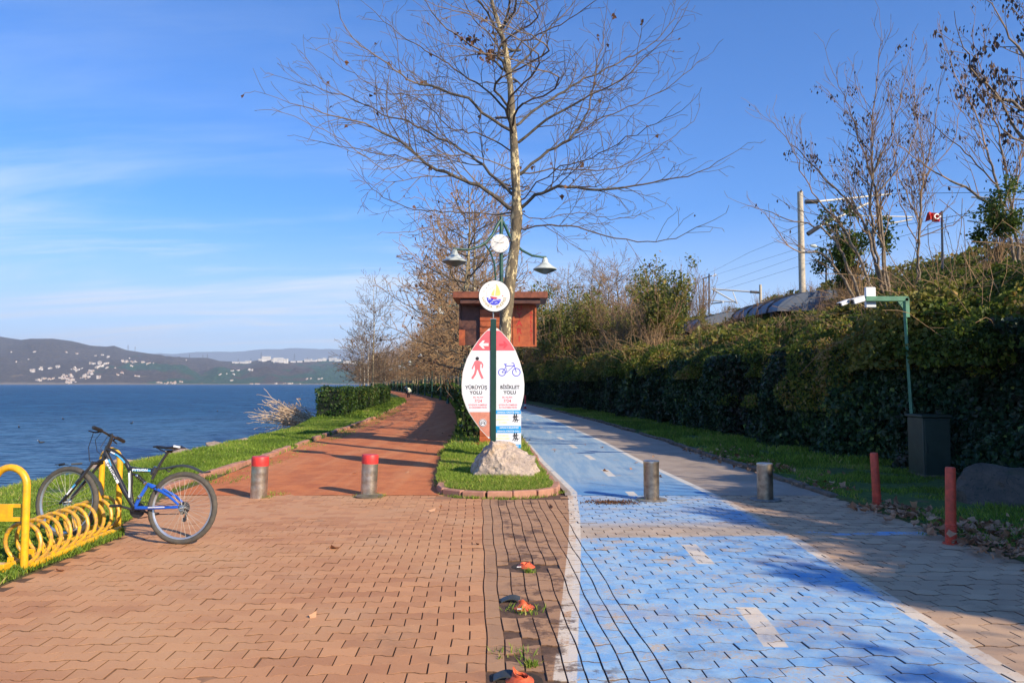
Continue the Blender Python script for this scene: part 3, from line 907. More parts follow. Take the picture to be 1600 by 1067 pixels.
class Tree:
    def __init__(s, seed, rmin=.004, angle=42, up=.05, wig=.16, ratio=.5, lvl=3, dens=1.0, step=.22, kidlen=.5):
        s.R = random.Random(seed); s.S = []; s.big = []; s.tips = []; s.nodes = []
        s.rmin, s.angle, s.up, s.wig, s.ratio, s.lvl, s.dens, s.step, s.kid = rmin, angle, up, wig, ratio, lvl, dens, step, kidlen
    def seg(s, a, b, r0, r1):
        (s.big if r0 > .022 else s.S).append((a.x, a.y, a.z, b.x, b.y, b.z, r0, r1))
    def limb(s, pts, r0, r1, level=1, t0=.12, kid_scale=1.0):
        """a limb along given points, with side shoots"""
        pts = [Vector(p) for p in pts]
        fine = []
        for i in range(len(pts) - 1):
            p_1 = pts[max(i - 1, 0)]; p0 = pts[i]; p1 = pts[i + 1]; p2 = pts[min(i + 2, len(pts) - 1)]
            n = max(2, int((p1 - p0).length / s.step))
            for k in range(n):
                t = k / n
                q = 0.5 * ((2 * p0) + (p1 - p_1) * t + (2 * p_1 - 5 * p0 + 4 * p1 - p2) * t * t + (3 * p0 - p_1 - 3 * p1 + p2) * t ** 3)
                fine.append(q)
        fine.append(pts[-1])
        tot = sum((fine[i + 1] - fine[i]).length for i in range(len(fine) - 1)); N = len(fine) - 1
        side = 1
        for i in range(1, len(fine) - 1):
            j = s.R.gauss(0, .12) * s.step
            fine[i] = fine[i] + Vector((s.R.gauss(0, .1), s.R.gauss(0, .1), s.R.gauss(0, .1))) * s.step
        for i in range(N):
            t = i / N
            ra = r0 + (r1 - r0) * t; rb = r0 + (r1 - r0) * (i + 1) / N
            s.seg(fine[i], fine[i + 1], ra, rb)
            if t > t0 and s.R.random() < s.dens * .85:
                d = (fine[i + 1] - fine[i]).normalized()
                side = -side
                s.shoot(fine[i], d, tot * s.kid * (1.05 - t * .75) * s.R.uniform(.55, 1.1) * kid_scale, max(ra * .5, s.rmin), level + 1, side)
        s.grow(fine[-1], (fine[-1] - fine[-2]).normalized(), tot * .12, r1, level + 1)
    def shoot(s, p, d, L, r, level, side=1):
        an = math.radians(s.angle * s.R.uniform(.65, 1.3))
        ax = d.orthogonal().normalized()
        ax = Matrix.Rotation(s.R.uniform(0, 6.283), 3, d) @ ax
        nd = (Matrix.Rotation(an, 3, ax) @ d).normalized()
        nd.z += s.up * 1.5
        s.grow(p, nd.normalized(), L, r, level)
    def grow(s, p, d, L, r, level):
        if L < .08: return
        n = max(2, int(L / (s.step * .8 ** (level - 2)))); st = L / n
        r_end = max(s.rmin * .8, r * .35)
        p = p.copy(); d = d.copy()
        for i in range(n):
            t = i / n
            d = (d + Vector((s.R.gauss(0, s.wig), s.R.gauss(0, s.wig), s.R.gauss(0, s.wig) + s.up))).normalized()
            q = p + d * st
            s.seg(p, q, max(r + (r_end - r) * t, s.rmin), max(r + (r_end - r) * (i + 1) / n, s.rmin * .8))
            if level < s.lvl and i > 0 and s.R.random() < s.dens:
                s.shoot(q, d, L * s.ratio * (1.1 - t * .6) * s.R.uniform(.5, 1.1), max(r * .55, s.rmin), level + 1)
            if level >= s.lvl - 1: s.nodes.append(q)
            p = q
        s.tips.append(p)
    def build(s, root, twig, bigmat=None, name='branches'):
        print('TREE', root.name, len(s.S), len(s.big))
        segs_mesh('limbs', s.big, bigmat or twig, 7, root)
        o = segs_mesh(name, s.S, twig, 3, root)
        return o

def trunk_mesh(name, pts, rs, mat, parent, n=14, rough=.06, seed=1):
    R = random.Random(seed)
    pts = [Vector(p) for p in pts]
    fine, fr = [], []
    for i in range(len(pts) - 1):
        p_1 = pts[max(i - 1, 0)]; p0 = pts[i]; p1 = pts[i + 1]; p2 = pts[min(i + 2, len(pts) - 1)]
        k = max(2, int((p1 - p0).length / .12))
        for j in range(k):
            t = j / k
            fine.append(0.5 * ((2 * p0) + (p1 - p_1) * t + (2 * p_1 - 5 * p0 + 4 * p1 - p2) * t * t + (3 * p0 - p_1 - 3 * p1 + p2) * t ** 3))
            fr.append(rs[i] + (rs[i + 1] - rs[i]) * t)
    fine.append(pts[-1]); fr.append(rs[-1])
    mb = MB(); mb.tube(fine, fr, n)
    arr = np.array([tuple(v) for v in mb.v]); cen = np.repeat(np.array([tuple(p) for p in fine]), n, 0); rr = np.repeat(np.array(fr), n)
    nn = fbm(arr * np.array([5, 5, 2.2]), seed, 3) - .5
    d = arr - cen; d /= np.linalg.norm(d, axis=1)[:, None] + 1e-9
    arr = arr + d * (nn * 2 * rough * 4 * rr)[:, None]
    mb.v = [Vector(a) for a in arr]
    return mb.build(name, [mat], parent)

# ------------------------------------------------------------------ the big plane tree over the sign
YT = 15.0
def make_plane_tree():
    base = P(783, 700, YT); base.z = .05
    root = empty('plane_tree', base, 0, 'tall bare plane tree with patchy cream bark towering behind the leaf-shaped path sign', 'tree')
    o = Vector(base)
    def W(px, py, dy=0.0):
        return P(px, py, YT + dy) - o
    tp = [(783, 712), (786, 600), (790, 500), (797, 440), (805, 380), (807, 340), (807, 300), (803, 220), (800, 180), (797, 130), (790, 80), (780, 40), (768, 0), (762, -60), (758, -130), (760, -200)]
    tr = [.17, .155, .13, .118, .105, .122, .092, .08, .073, .067, .056, .046, .038, .03, .02, .01]
    pts = [W(*p) for p in tp]; pts[0].z = -.06
    trunk_mesh('trunk', pts, tr, M['plane_bark'], root, 16, .05, 3)
    T = Tree(5, rmin=.0052, angle=40, up=.03, wig=.13, ratio=.62, lvl=4, dens=.88, step=.17, kidlen=.34)
    def L(lst, r0, d1, r1=.007, ks=1.0, k2=0.0):
        n = len(lst)
        q = []
        for i, (x, y) in enumerate(lst):
            f = i / (n - 1)
            q.append(W(400 + x / 2.105, y / 2.105, d1 * f + k2 * math.sin(f * 3.1)))
        T.limb(q, r0 * .72, r1, 1, .12, ks)
    L([(850, 690), (780, 640), (680, 590), (560, 540), (480, 470), (380, 420), (250, 380), (100, 335)], .062, -1.2)
    L([(480, 470), (440, 400), (430, 330), (440, 235)], .024, .8)
    L([(850, 645), (790, 590), (700, 510), (600, 450), (500, 400), (420, 375), (300, 320), (130, 270)], .045, 1.0)
    L([(620, 560), (480, 520), (330, 490), (180, 460)], .022, .6)
    L([(850, 700), (760, 705), (640, 695), (520, 690), (420, 650), (340, 575)], .026, 1.5)
    L([(840, 710), (720, 720), (600, 740), (470, 765)], .016, -1.6)
    L([(838, 430), (770, 390), (700, 325), (600, 290), (500, 262), (400, 190), (300, 100), (270, 0)], .045, -1.4)
    L([(838, 395), (790, 320), (680, 250), (600, 190), (480, 120), (380, 30)], .035, 1.7)
    L([(825, 235), (740, 170), (650, 110), (590, 60), (530, -40)], .035, .9)
    L([(822, 180), (760, 110), (700, 30), (650, -60)], .028, -1.2)
    L([(845, 500), (740, 440), (640, 420), (540, 330), (400, 290), (240, 190)], .026, 2.4)
    L([(840, 560), (740, 520), (560, 510), (420, 560), (300, 470), (160, 400)], .022, -2.6)
    L([(865, 690), (920, 640), (1000, 615), (1150, 625), (1300, 600), (1450, 570), (1540, 520)], .050, -1.0)
    L([(868, 750), (1000, 740), (1120, 765), (1250, 795), (1380, 780), (1470, 740)], .030, -1.5)
    L([(865, 575), (960, 500), (1050, 440), (1100, 330), (1130, 180), (1150, 60)], .045, .7)
    L([(862, 470), (980, 380), (1100, 312), (1200, 262), (1310, 160), (1400, 60)], .042, -1.1)
    L([(858, 412), (950, 340), (1060, 272), (1200, 205), (1330, 120), (1400, 20)], .040, 1.4)
    L([(832, 240), (900, 180), (960, 100), (1020, 40), (1080, -40)], .035, .8)
    L([(830, 205), (880, 140), (980, 90), (1080, 30), (1160, -40)], .030, -1.0)
    L([(870, 575), (1000, 555), (1150, 560), (1300, 500), (1440, 400)], .026, 2.0)
    L([(1050, 440), (1200, 360), (1350, 290), (1460, 200)], .022, .3)
    L([(870, 660), (980, 560), (1100, 520), (1250, 440), (1370, 380)], .024, -2.4)
    L([(800, 120), (860, 40), (900, -60), (940, -140)], .028, .5)
    L([(790, 60), (740, 0), (690, -90)], .022, -.4)
    L([(850, 690), (930, 720), (1060, 700), (1200, 720), (1300, 690)], .018, 2.4)
    # limbs that point towards and away from the viewer
    R = random.Random(9)
    for k in range(13):
        py = R.uniform(40, 330); sgn = 1 if k % 2 else -1
        x0 = np.interp(py, [0, 80, 180, 300, 340], [768, 790, 800, 807, 807])
        Lh = R.uniform(2.0, 3.4)
        st = W(x0, py); q = [st]
        for f in (.3, .65, 1): q.append(st + Vector((R.uniform(-1, 1) * f * 1.4, sgn * Lh * f, Lh * .38 * f)))
        T.limb(q, .026, .007, 1, .15, .9)
    T.build(root, M['twig'], M['limb'])
    # the few brown leaves still hanging
    C = [W(400 + x / 2.105, y / 2.105, R.uniform(-.5, .5)) for x, y in ((438, 212), (498, 253), (372, 306), (415, 358), (560, 455), (600, 657), (503, 626), (1112, 266), (1125, 118), (1272, 70), (1176, 50), (1072, 536), (1136, 600), (1200, 630), (1220, 566), (1320, 450), (760, 495), (908, 553), (627, 62), (513, 48), (575, 183), (630, 110), (1090, 425), (1020, 560), (1444, 710), (840, 45), (1157, 152))]
    C += [c + Vector((R.gauss(0, .02), R.gauss(0, .02), -.06)) for c in C[:12]]
    for cx, cy, sx, sy, n in ((700, 130, 34, 20, 38), (770, 180, 26, 26, 40), (780, 118, 12, 14, 10), (752, 72, 14, 9, 9), (730, 178, 14, 16, 8)):
        for _ in range(n): C.append(W(400 + R.gauss(cx, sx * .55) / 2.105, R.gauss(cy, sy * .55) / 2.105, R.uniform(-.2, .2)))
    for _ in range(60):
        C.append(R.choice(T.nodes))
    C = np.array([tuple(c) for c in C])
    leaves('hanging_leaves', C, .085, M['dead_leaf'], root, shape='plane', droop=.5, tint=rng.random(len(C)) * .75)
make_plane_tree()

# ------------------------------------------------------------------ template trees for the avenue
def avenue_template(seed, H, spread, name, pale=False, thin=1.0, dens=.93, leafn=420, lvl=5):
    root = empty(name, (0, 0, 0))
    R = random.Random(seed)
    tr = .135 * H / 9 * thin
    hx, hy = R.uniform(-.25, .25), R.uniform(-.25, .25)
    pts = [(0, 0, -.1), (hx * .2, hy * .2, 1.2), (hx * .4, 0, H * .3), (0, hy, H * .55), (hx, hy, H * .8), (hx * .5, hy, H)]
    trunk_mesh('trunk', pts, [tr * 1.15, tr * .95, tr * .8, tr * .5, tr * .25, .01], M['pale_bark'] if pale else M['plane_bark'], root, 9, .04, seed)
    T = Tree(seed, rmin=.0125 if thin == 1.0 else .016, angle=44, up=.045, wig=.14, ratio=.64, lvl=lvl, dens=dens, step=.19, kidlen=.5)
    nl = 32
    for k in range(nl):
        f = k / (nl - 1)
        z = H * (.25 + .68 * f)
        a = k * 2.4 + R.uniform(-.3, .3)
        ln = spread * ((1.0 - .5 * f) if thin == 1.0 else (1.08 - .80 * f)) * R.uniform(.8, 1.1)
        b = Vector((np.interp(z, [0, H * .55, H], [0, 0, hx * .5]), np.interp(z, [0, H * .55, H], [0, hy, hy]), z))
        d = Vector((math.cos(a), math.sin(a), 0))
        rise = .28 + .6 * f
        q = [b, b + d * ln * .35 + Vector((0, 0, ln * rise * .2)), b + d * ln * .7 + Vector((0, 0, ln * rise * .55)), b + d * ln + Vector((0, 0, ln * rise))]
        T.limb(q, .042 * thin * (1.1 - .6 * f), .010, 1, .15)
    T.build(root, M['twig_brown'] if thin == 1.0 else M['twig'], M['limb'])
    nd = R.sample(T.nodes, min(leafn, len(T.nodes)))
    if nd: leaves('hanging_leaves', np.array([tuple(c) for c in nd]), .11, M['dead_leaf'], root, shape='plane', droop=.5, tint=.25 + .75 * rng.random(len(nd)))
    return root

t1 = avenue_template(21, 9.6, 3.6, 'avenue_tree'); t2 = avenue_template(22, 10.4, 3.7, 'avenue_tree'); t3 = avenue_template(25, 9.0, 3.4, 'avenue_tree', dens=1.0)
tmpl = [t1, t2, t3]; used = set()
def place(tm, x, y, z, rz, s, label, cat, group):
    if tm.name in used: o = copy_tree(tm)
    else: o = tm; used.add(tm.name)
    o.location = (x, y, z); o.rotation_euler = (0, 0, rz); o.scale = (s, s, s)
    tag(o, label, cat, group)
    return o
R = random.Random(31)
k = 0
y = 24.0
while y < 235:
    for side in ((0,) if y < 60 else (0, 1)):
        u = (-1.0 if side == 0 else -6.6) + R.uniform(-.2, .2)
        if side == 1 and y < 118: continue
        place(tmpl[k % 3], float(cY(y)) + u, y + R.uniform(-.5, .5), .03, R.uniform(0, 6.28), R.uniform(.92, 1.08) * (.80 if y < 40 else .95) * (.8 if side else 1),
              'bare brown plane tree in the avenue between the clay path and the cycle lane' if side == 0 else 'bare brown plane tree far off on the lake side of the clay path',
              'tree', 'avenue trees between the paths' if side == 0 else 'far trees on the lake side of the path')
        k += 1
    y += 5.6 if y < 120 else 8
# slim tree and pale companions behind the clipped hedge
slim = avenue_template(41, 11.3, 3.4, 'slim_tree', thin=.5, dens=.85, leafn=260, lvl=5)
b = G(583, 622); place(slim, P(583, 600, 62).x, 62, .0, .4, .98, 'tall slim bare tree standing alone behind the clipped hedge by the lake', 'tree', None)
pale = avenue_template(43, 7.8, 2.4, 'pale_tree', True, .55, .9, 60, 5)
for i, (px, yy, s, lab) in enumerate(((564, 66, .93, 'pale-barked young tree, leftmost of three behind the clipped hedge'), (569, 70, 1.0, 'pale-barked young tree, middle of three behind the clipped hedge'), (574, 63, .86, 'pale-barked young tree nearest the tall slim tree behind the hedge'))):
    place(pale, P(px, 600, yy).x, yy, .0, i * 2.1, s, lab, 'tree', None)
# ------------------------------------------------------------------ ivy wall and embankment planting
def bank_point(Y, t, off=0.0):
    """t metres up the ivy face then out over the slope"""
    wu, wh = wallU(Y), wallH(Y)
    face = t < wh
    u = np.where(face, wu + .16 * t / wh * 1.5 - .15, wu + .10 + (t - wh))
    z = np.where(face, t, 0)
    zb = bank_z(u, Y) + .1
    z = np.where(face, t, zb)
    nx = np.where(face, -1.0, -.35); nz = np.where(face, .12, .9)
    return np.stack([u + cY(Y) + nx * off, Y, z + nz * off], -1), np.stack([nx, nx * 0 - .1, nz], -1)

def scatter_bank(name, n, y0, y1, t0, t1, size, mat, amp, seed, kind=None, parent=None, shape='ivy', depth=.3, tintf=None, ypow=1.0, lump=1.2, aspect=1.0, spread=.9, thr=None):
    Y = y0 + (y1 - y0) * rng.random(n) ** ypow
    t = rng.uniform(0, 1, n)
    t = t0 + (t1 - t0) * t
    q, nr = bank_point(Y, t)
    big = fbm(q * lump, seed, 3)
    if thr is not None:
        keep = fbm(q * .55, seed + 9, 2) > thr
        Y, t, big = Y[keep], t[keep], big[keep]; n = len(Y)
    off = (big - .42) * amp * 2 - rng.random(n) ** 1.5 * depth
    C, nr = bank_point(Y, t, off)
    sz = size * (1 + 0 * Y)
    tint = np.clip(rng.normal(.45, .22, n) + (fbm(C * .8, seed + 4, 2) - .5) * 1.1, 0, 1) if tintf is None else tintf(C)
    o = leaves(name, C, sz, mat, parent, nrm=nr * .9, spread=spread, tint=tint, shape=shape, aspect=aspect)
    return o, C

root = empty('ivy_wall', (6.9, 9, 0), 0, 'long wall smothered in dark shaded ivy along the right edge of the cycle lane', 'ivy wall')
def at_root(o):
    o.parent = root; o.matrix_parent_inverse = Matrix.Translation(-root.location)
mats = [(50000, 3.5, 13, 0, 2.5, .09, 11), (56000, 11, 27, 0, 2.35, .11, 12), (50000, 26, 78, 0, 2.2, .18, 13), (16000, 78, 200, 0, 2.4, .34, 14)]
for (n, y0, y1, t0, t1, s, sd) in mats:
    def ivt(C):
        h = np.clip((C[:, 2] - 2.0) / 1.0, 0, 1)
        return np.clip(rng.beta(2, 3, len(C)) * .8 + (fbm(C * .6, 33, 3) - .4) * 1.1 + (rng.random(len(C)) > .98) * .5, 0, 1)
    o, C = scatter_bank('ivy_leaves', n, y0, y1, t0, t1, s, M['ivy'], .75, 60, shape='ivy', tintf=ivt, lump=.75, spread=.85)
    at_root(o)
# the wall itself under the ivy
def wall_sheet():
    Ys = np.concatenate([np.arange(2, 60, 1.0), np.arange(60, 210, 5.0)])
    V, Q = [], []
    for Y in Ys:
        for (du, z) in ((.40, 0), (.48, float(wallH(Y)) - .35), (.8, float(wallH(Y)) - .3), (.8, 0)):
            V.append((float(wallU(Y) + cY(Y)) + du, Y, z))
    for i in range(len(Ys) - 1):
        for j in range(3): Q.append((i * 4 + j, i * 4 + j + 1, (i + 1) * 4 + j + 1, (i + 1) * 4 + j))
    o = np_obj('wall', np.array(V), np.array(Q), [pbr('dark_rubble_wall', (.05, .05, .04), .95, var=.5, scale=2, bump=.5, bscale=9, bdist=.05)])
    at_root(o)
wall_sheet()

# undergrowth spilling over the top of the wall and covering the bank
def ug(n, y0, y1, t0, t1, s, sd, mat, amp=.55, lump=.8, **k):
    o, C = scatter_bank('undergrowth', n, y0, y1, t0, t1, s, mat, amp, sd, lump=lump, **k)
    return o
U1 = ug(110000, 4, 17, 2.3, 9.5, .075, 80, M['bank_leaf'], amp=.8, lump=.7, aspect=.7)
U2 = ug(110000, 15, 36, 2.1, 13, .115, 80, M['bank_leaf'], amp=.85, lump=.6, aspect=.7)
U3 = ug(75000, 26, 90, 2.2, 15, .22, 80, M['olive_leaf'], amp=.8, aspect=.7)
U4 = ug(30000, 5, 24, .9, 2.7, .08, 90, M['bank_leaf'], amp=.95, lump=.75, aspect=.7, thr=.52)
for U in (U1, U2, U3, U4): tag(U, 'tangled green and brown undergrowth spilling over the top of the ivy wall', 'undergrowth', kind='stuff')
# bare stems poking from the undergrowth
def stems(n, y0, y1, t0, t1, h, r, seed, mat, name='bramble_stems'):
    Y = rng.uniform(y0, y1, n); t = rng.uniform(t0, t1, n)
    p, nr = bank_point(Y, t, .1)
    S = []
    for i in range(n):
        a = p[i].copy(); d = nr[i] * .6 + rng.normal(size=3) * .7; d[2] = abs(d[2]) + .35; d /= np.linalg.norm(d)
        L = h * rng.uniform(.4, 1.3)
        for k in range(4):
            d = d + rng.normal(size=3) * .22 + np.array([0, 0, -.10 * k]); d /= np.linalg.norm(d)
            b = a + d * L / 4
            S.append((*a, *b, r * (1 - k * .2), r * (1 - (k + 1) * .2))); a = b
    o = segs_mesh(name, S, mat, 3)
    tag(o, 'thin bare brown bramble stems rising out of the undergrowth on the bank', 'brambles', kind='stuff')
    return o
stems(420, 7, 24, 5.4, 12, .6, .0045, 5, M['twig_brown'])
stems(1500, 24, 75, 4.6, 15, 1.1, .011, 6, M['twig_red'])

M['bank_bark'] = bark('bank_tree_bark', (.17, .125, .085), (.26, .20, .14), (.10, .08, .06), 8)
# ------------------------------------------------------------------ bare many-stemmed trees on the bank
def bank_tree(label, base_px, Y, stems_px, seed, r0=.06, leafn=250, lvl=4, dens=.8, up=.07, matt='twig_red', clus=40):
    b = P(base_px[0], base_px[1], Y)
    root = empty('bare_tree', b, 0, label, 'tree')
    T = Tree(seed, rmin=.0055, angle=32, up=up, wig=.10, ratio=.6, lvl=lvl, dens=dens, step=.17, kidlen=.34)
    R = random.Random(seed)
    for st in stems_px:
        dd = R.uniform(-1.6, 1.6); q = []
        for i, (x, y) in enumerate(st):
            f = i / (len(st) - 1)
            q.append(P(x, y, Y + dd * f) - b)
        if st[0] == base_px or abs(st[0][1] - base_px[1]) < 25: q[0].z -= .5
        rr = r0 * (1 if len(st) > 3 else .6)
        T.limb(q, rr * .75, .007, 1, .22)
    T.build(root, M[matt], M['bank_bark'])
    C = []
    for _ in range(leafn):
        c = R.choice(T.nodes)
        C.append((c.x + R.gauss(0, .02), c.y, c.z - .05))
    for _ in range(clus):
        c = R.choice(T.nodes)
        for _ in range(14): C.append((c.x + R.gauss(0, .10), c.y + R.gauss(0, .1), c.z - abs(R.gauss(0, .10))))
    leaves('seed_clusters', np.array(C), .085, M['seed'], root, shape='thin', droop=.75)
    return root
bank_tree('tall bare many-stemmed tree on the bank behind the white camera box', (1385, 440), 19,
          [[(1385, 440), (1372, 330), (1362, 230), (1368, 140), (1378, 60)], [(1388, 440), (1375, 330), (1350, 240), (1318, 150), (1300, 110)], [(1380, 430), (1360, 300), (1395, 200), (1418, 100)],
           [(1375, 420), (1350, 350), (1300, 290), (1250, 240), (1205, 190)], [(1365, 430), (1320, 360), (1270, 300), (1230, 215)], [(1345, 440), (1300, 370), (1240, 345), (1165, 320)],
           [(1372, 300), (1420, 240), (1440, 150)], [(1340, 445), (1290, 400), (1240, 390), (1190, 330)]], 51, .055)
bank_tree('slender bare tree on the bank between the tall many-stemmed tree and the red flag', (1432, 440), 20,
          [[(1432, 440), (1438, 330), (1442, 250), (1430, 160), (1425, 110)], [(1434, 430), (1440, 300), (1462, 190), (1470, 120)], [(1438, 350), (1400, 260), (1395, 180)], [(1438, 370), (1490, 350), (1520, 320)],
           [(1440, 280), (1490, 220), (1500, 140)], [(1436, 380), (1410, 330), (1396, 250)]], 52, .045, 160, clus=22)
bank_tree('pale forked bare tree on the bank near the right edge of the view', (1592, 400), 16,
          [[(1592, 400), (1560, 300), (1530, 200), (1495, 120), (1475, 70)], [(1596, 400), (1570, 260), (1545, 150), (1520, 60)], [(1580, 350), (1520, 300), (1460, 270), (1400, 220)], [(1580, 340), (1600, 200), (1590, 80)],
           [(1560, 290), (1500, 230), (1450, 190)]], 53, .05, 150, clus=20)
bank_tree('dark branchy tree reaching in at the upper right corner', (1720, 330), 12,
          [[(1720, 330), (1690, 200), (1650, 90), (1600, 0), (1560, -60)], [(1700, 250), (1640, 190), (1590, 170), (1530, 120), (1500, 60)], [(1690, 200), (1630, 120), (1580, 60), (1540, 0)], [(1700, 230), (1640, 220), (1600, 215), (1550, 130)],
           [(1680, 160), (1620, 40), (1590, -40)], [(1690, 240), (1650, 230), (1600, 225), (1560, 190)]], 54, .06, 420, clus=120, matt='twig')
# leafy trees on the bank beside and behind the viewer: their crowns shade and dapple the right of the paving
for (x, y, s, sd) in ((11.2, 4.4, .30, 61), (11.2, 1.6, .34, 62), (11.2, -1.4, .38, 63), (11.4, -4.4, .40, 64), (13.8, -1.0, .55, 65), (13.6, 3.2, .48, 66)):
    R2 = random.Random(sd)
    rt = empty('bank_tree', (x, y, float(bank_z(np.array(x), np.array(y))) - .2), 0, 'leafy tree on the bank beside the near paving whose crown shades the right verge', 'tree', 'bank trees beside the viewer')
    T = Tree(sd, rmin=.009, angle=36, up=.05, wig=.12, ratio=.55, lvl=3, dens=.9, step=.3, kidlen=.4)
    for k in range(8):
        a = R2.uniform(0, 6.28); ln = 3.6 * s; w = .55 + .45 * s
        T.limb([(0, 0, 0), (math.cos(a) * .6 * w, math.sin(a) * .7 * w, ln * .35), (math.cos(a) * 1.3 * w, math.sin(a) * 1.6 * w, ln * .7), (math.cos(a) * 1.7 * w, math.sin(a) * 2.2 * w, ln)], .06, .01, 1, .2)
    T.build(rt, M['twig'], M['limb'])
    nd = np.array([tuple(c) for c in T.nodes]); C = nd[rng.integers(0, len(nd), 7000)] + rng.normal(size=(7000, 3)) * .16
    leaves('foliage', C[fbm(C * 1.2, sd, 2) > .47], .13, M['green_leaf'], rt)

# ------------------------------------------------------------------ thicket of shrubs further along the bank
def shrub_template(kind, seed, H):
    rt = empty({'bare': 'bare_shrub', 'green': 'leafy_shrub', 'yellow': 'leafy_tree'}[kind], (0, 0, 0))
    R = random.Random(seed)
    T = Tree(seed, rmin=.010 if kind == 'bare' else .012, angle=26, up=.10, wig=.12, ratio=.55, lvl=4, dens=.9, step=.26, kidlen=.42)
    n = 14 if kind == 'bare' else 8
    for k in range(n):
        a = R.uniform(0, 6.28); sp = R.uniform(.1, .42) * H; h = H * R.uniform(.65, 1.05)
        T.limb([(0, 0, -.3), (math.cos(a) * sp * .35, math.sin(a) * sp * .35, h * .35), (math.cos(a) * sp * .75, math.sin(a) * sp * .75, h * .7), (math.cos(a) * sp, math.sin(a) * sp, h)], .03, .009, 1, .12)
    T.build(rt, M['twig_red'] if kind == 'bare' else M['twig_brown'], M['twig_brown'])
    nodes = np.array([tuple(c) for c in T.nodes])
    if kind != 'bare':
        m = 9000 if kind == 'green' else 4200
        C = nodes[rng.integers(0, len(nodes), m)] + rng.normal(size=(m, 3)) * .17
        keep = fbm(C * .9, seed, 2) > .40
        C = C[keep]
        leaves('foliage', C, .15, M['green_leaf'] if kind == 'green' else M['olive_leaf'], rt, tint=np.clip(rng.normal(.45, .2, len(C)) + (fbm(C * .7, seed + 2, 2) - .5), 0, 1), aspect=.8)
    else:
        C = nodes[rng.integers(0, len(nodes), 350)]
        leaves('seed_clusters', C, .12, M['dead_leaf'], rt, shape='thin', droop=.6)
    return rt
tb = [shrub_template('bare', 71, 4.2), shrub_template('bare', 72, 5.0)]
tg = [shrub_template('green', 73, 3.6)]
ty = [shrub_template('yellow', 74, 4.0), shrub_template('yellow', 75, 4.8)]
R = random.Random(77)
def roof_gap(x, y):
    px = 800 + x / y * F
    return y < 50 and (1045 < px < 1175 or 1195 < px < 1305)
for i in range(150):
    y = 20 + 95 * (i / 150) ** 1.15 + R.uniform(-1.5, 1.5)
    u = float(wallU(y)) + R.uniform(1.0, 4 + y * .16)
    x = u + float(cY(y))
    z = float(bank_z(np.array(u), np.array(y))) - .1
    r = R.random()
    sc = R.uniform(.55, .95) * (1 + max(0, y - 30) * .004)
    if y < 34: sc *= .42
    if roof_gap(x, y): sc *= .35
    if y > 34 and u - float(wallU(y)) < 6 and r < .42:
        place(R.choice(ty), x, y, z, R.uniform(0, 6.3), sc, 'leafy olive and yellow tree in the thicket past the shaded ivy wall', 'tree', 'olive trees in the thicket')
    elif r < (.62 if y < 36 else .85):
        place(R.choice(tb), x, y, z, R.uniform(0, 6.3), sc, 'bare reddish brown shrub in the thicket on the railway bank', 'shrub', 'bare shrubs in the thicket')
    else:
        place(tg[0], x, y, z, R.uniform(0, 6.3), sc * .8, 'leafy dark green bush in the thicket on the railway bank', 'bush', 'green bushes in the thicket')
# leafy green bush round the foot of the tall many-stemmed tree
for (px, py, Y, s) in ((1345, 455, 21, .62), (1310, 470, 22, .5), (1560, 400, 15, .4)):
    c = P(px, py, Y); place(tg[0], c.x, c.y, c.z - .3, px, s, 'leafy dark green bush in the thicket on the railway bank', 'bush', 'green bushes in the thicket')

# taller trees just right of the notice stand, far along the bank
for i, (px, Y, tm, s) in enumerate(((862, 62, ty[0], 1.5), (884, 54, ty[1], 1.05), (905, 70, ty[1], 1.5), (930, 60, ty[0], 1.2), (868, 84, ty[1], 1.9), (846, 95, ty[0], 2.2))):
    c = P(px, 600, Y); place(tm, c.x, Y, 2.4, i * 1.3, s, 'leafy olive and yellow tree in the thicket past the shaded ivy wall', 'tree', 'olive trees in the thicket')
for i, (px, Y, s) in enumerate(((890, 76, 1.15), (925, 66, .95), (948, 58, .92), (968, 64, 1.05), (1000, 60, .72), (1030, 50, .5), (858, 88, 1.2), (1060, 66, .6), (1110, 58, .5))):
    c = P(px, 600, Y); place(tmpl[i % 3], c.x, Y, 2.2, i * 2.0, s * 1.0, 'bare brown tree rising from the thicket on the railway bank right of the notice stand', 'tree', 'bare trees in the thicket')
# rounded bramble bushes heaped along the top of the wall, their near sides in the sun
def bush_template(seed, r, h, n, mat, leaf):
    rt = empty('bramble_bush', (0, 0, 0))
    d = rng.normal(size=(n, 3)); d /= np.linalg.norm(d, axis=1)[:, None]; d[:, 2] = np.abs(d[:, 2]) * 1.0 - .12
    k = .62 + fbm(d * 2.2, seed, 3) * .75 - rng.random(n) ** 2 * .35
    C = d * np.array([r, r, h]) * k[:, None]
    t = np.clip(rng.normal(.42, .2, n) + (fbm(C * 1.6, seed + 5, 2) - .5) * 1.2, 0, 1)
    leaves('foliage', C, leaf, mat, rt, nrm=d * .8, spread=.9, tint=t, aspect=.8)
    S = []
    for _ in range(14):
        a = np.array([rng.normal() * r * .3, rng.normal() * r * .3, h * .2]); v = rng.normal(size=3); v[2] = abs(v[2]) + .6; v /= np.linalg.norm(v)
        for q in range(5):
            b_ = a + v * h * .36; S.append((*a, *b_, .006, .005)); a = b_; v = v + rng.normal(size=3) * .25; v[2] -= .12; v /= np.linalg.norm(v)
    segs_mesh('stems', S, M['twig_brown'], 3, rt)
    return rt
bt = [bush_template(81, 1.0, 1.0, 6500, M['bank_leaf'], .085), bush_template(82, 1.2, .85, 6000, M['bank_leaf'], .09), bush_template(83, .9, 1.25, 4600, M['olive_leaf'], .09)]
R = random.Random(88)
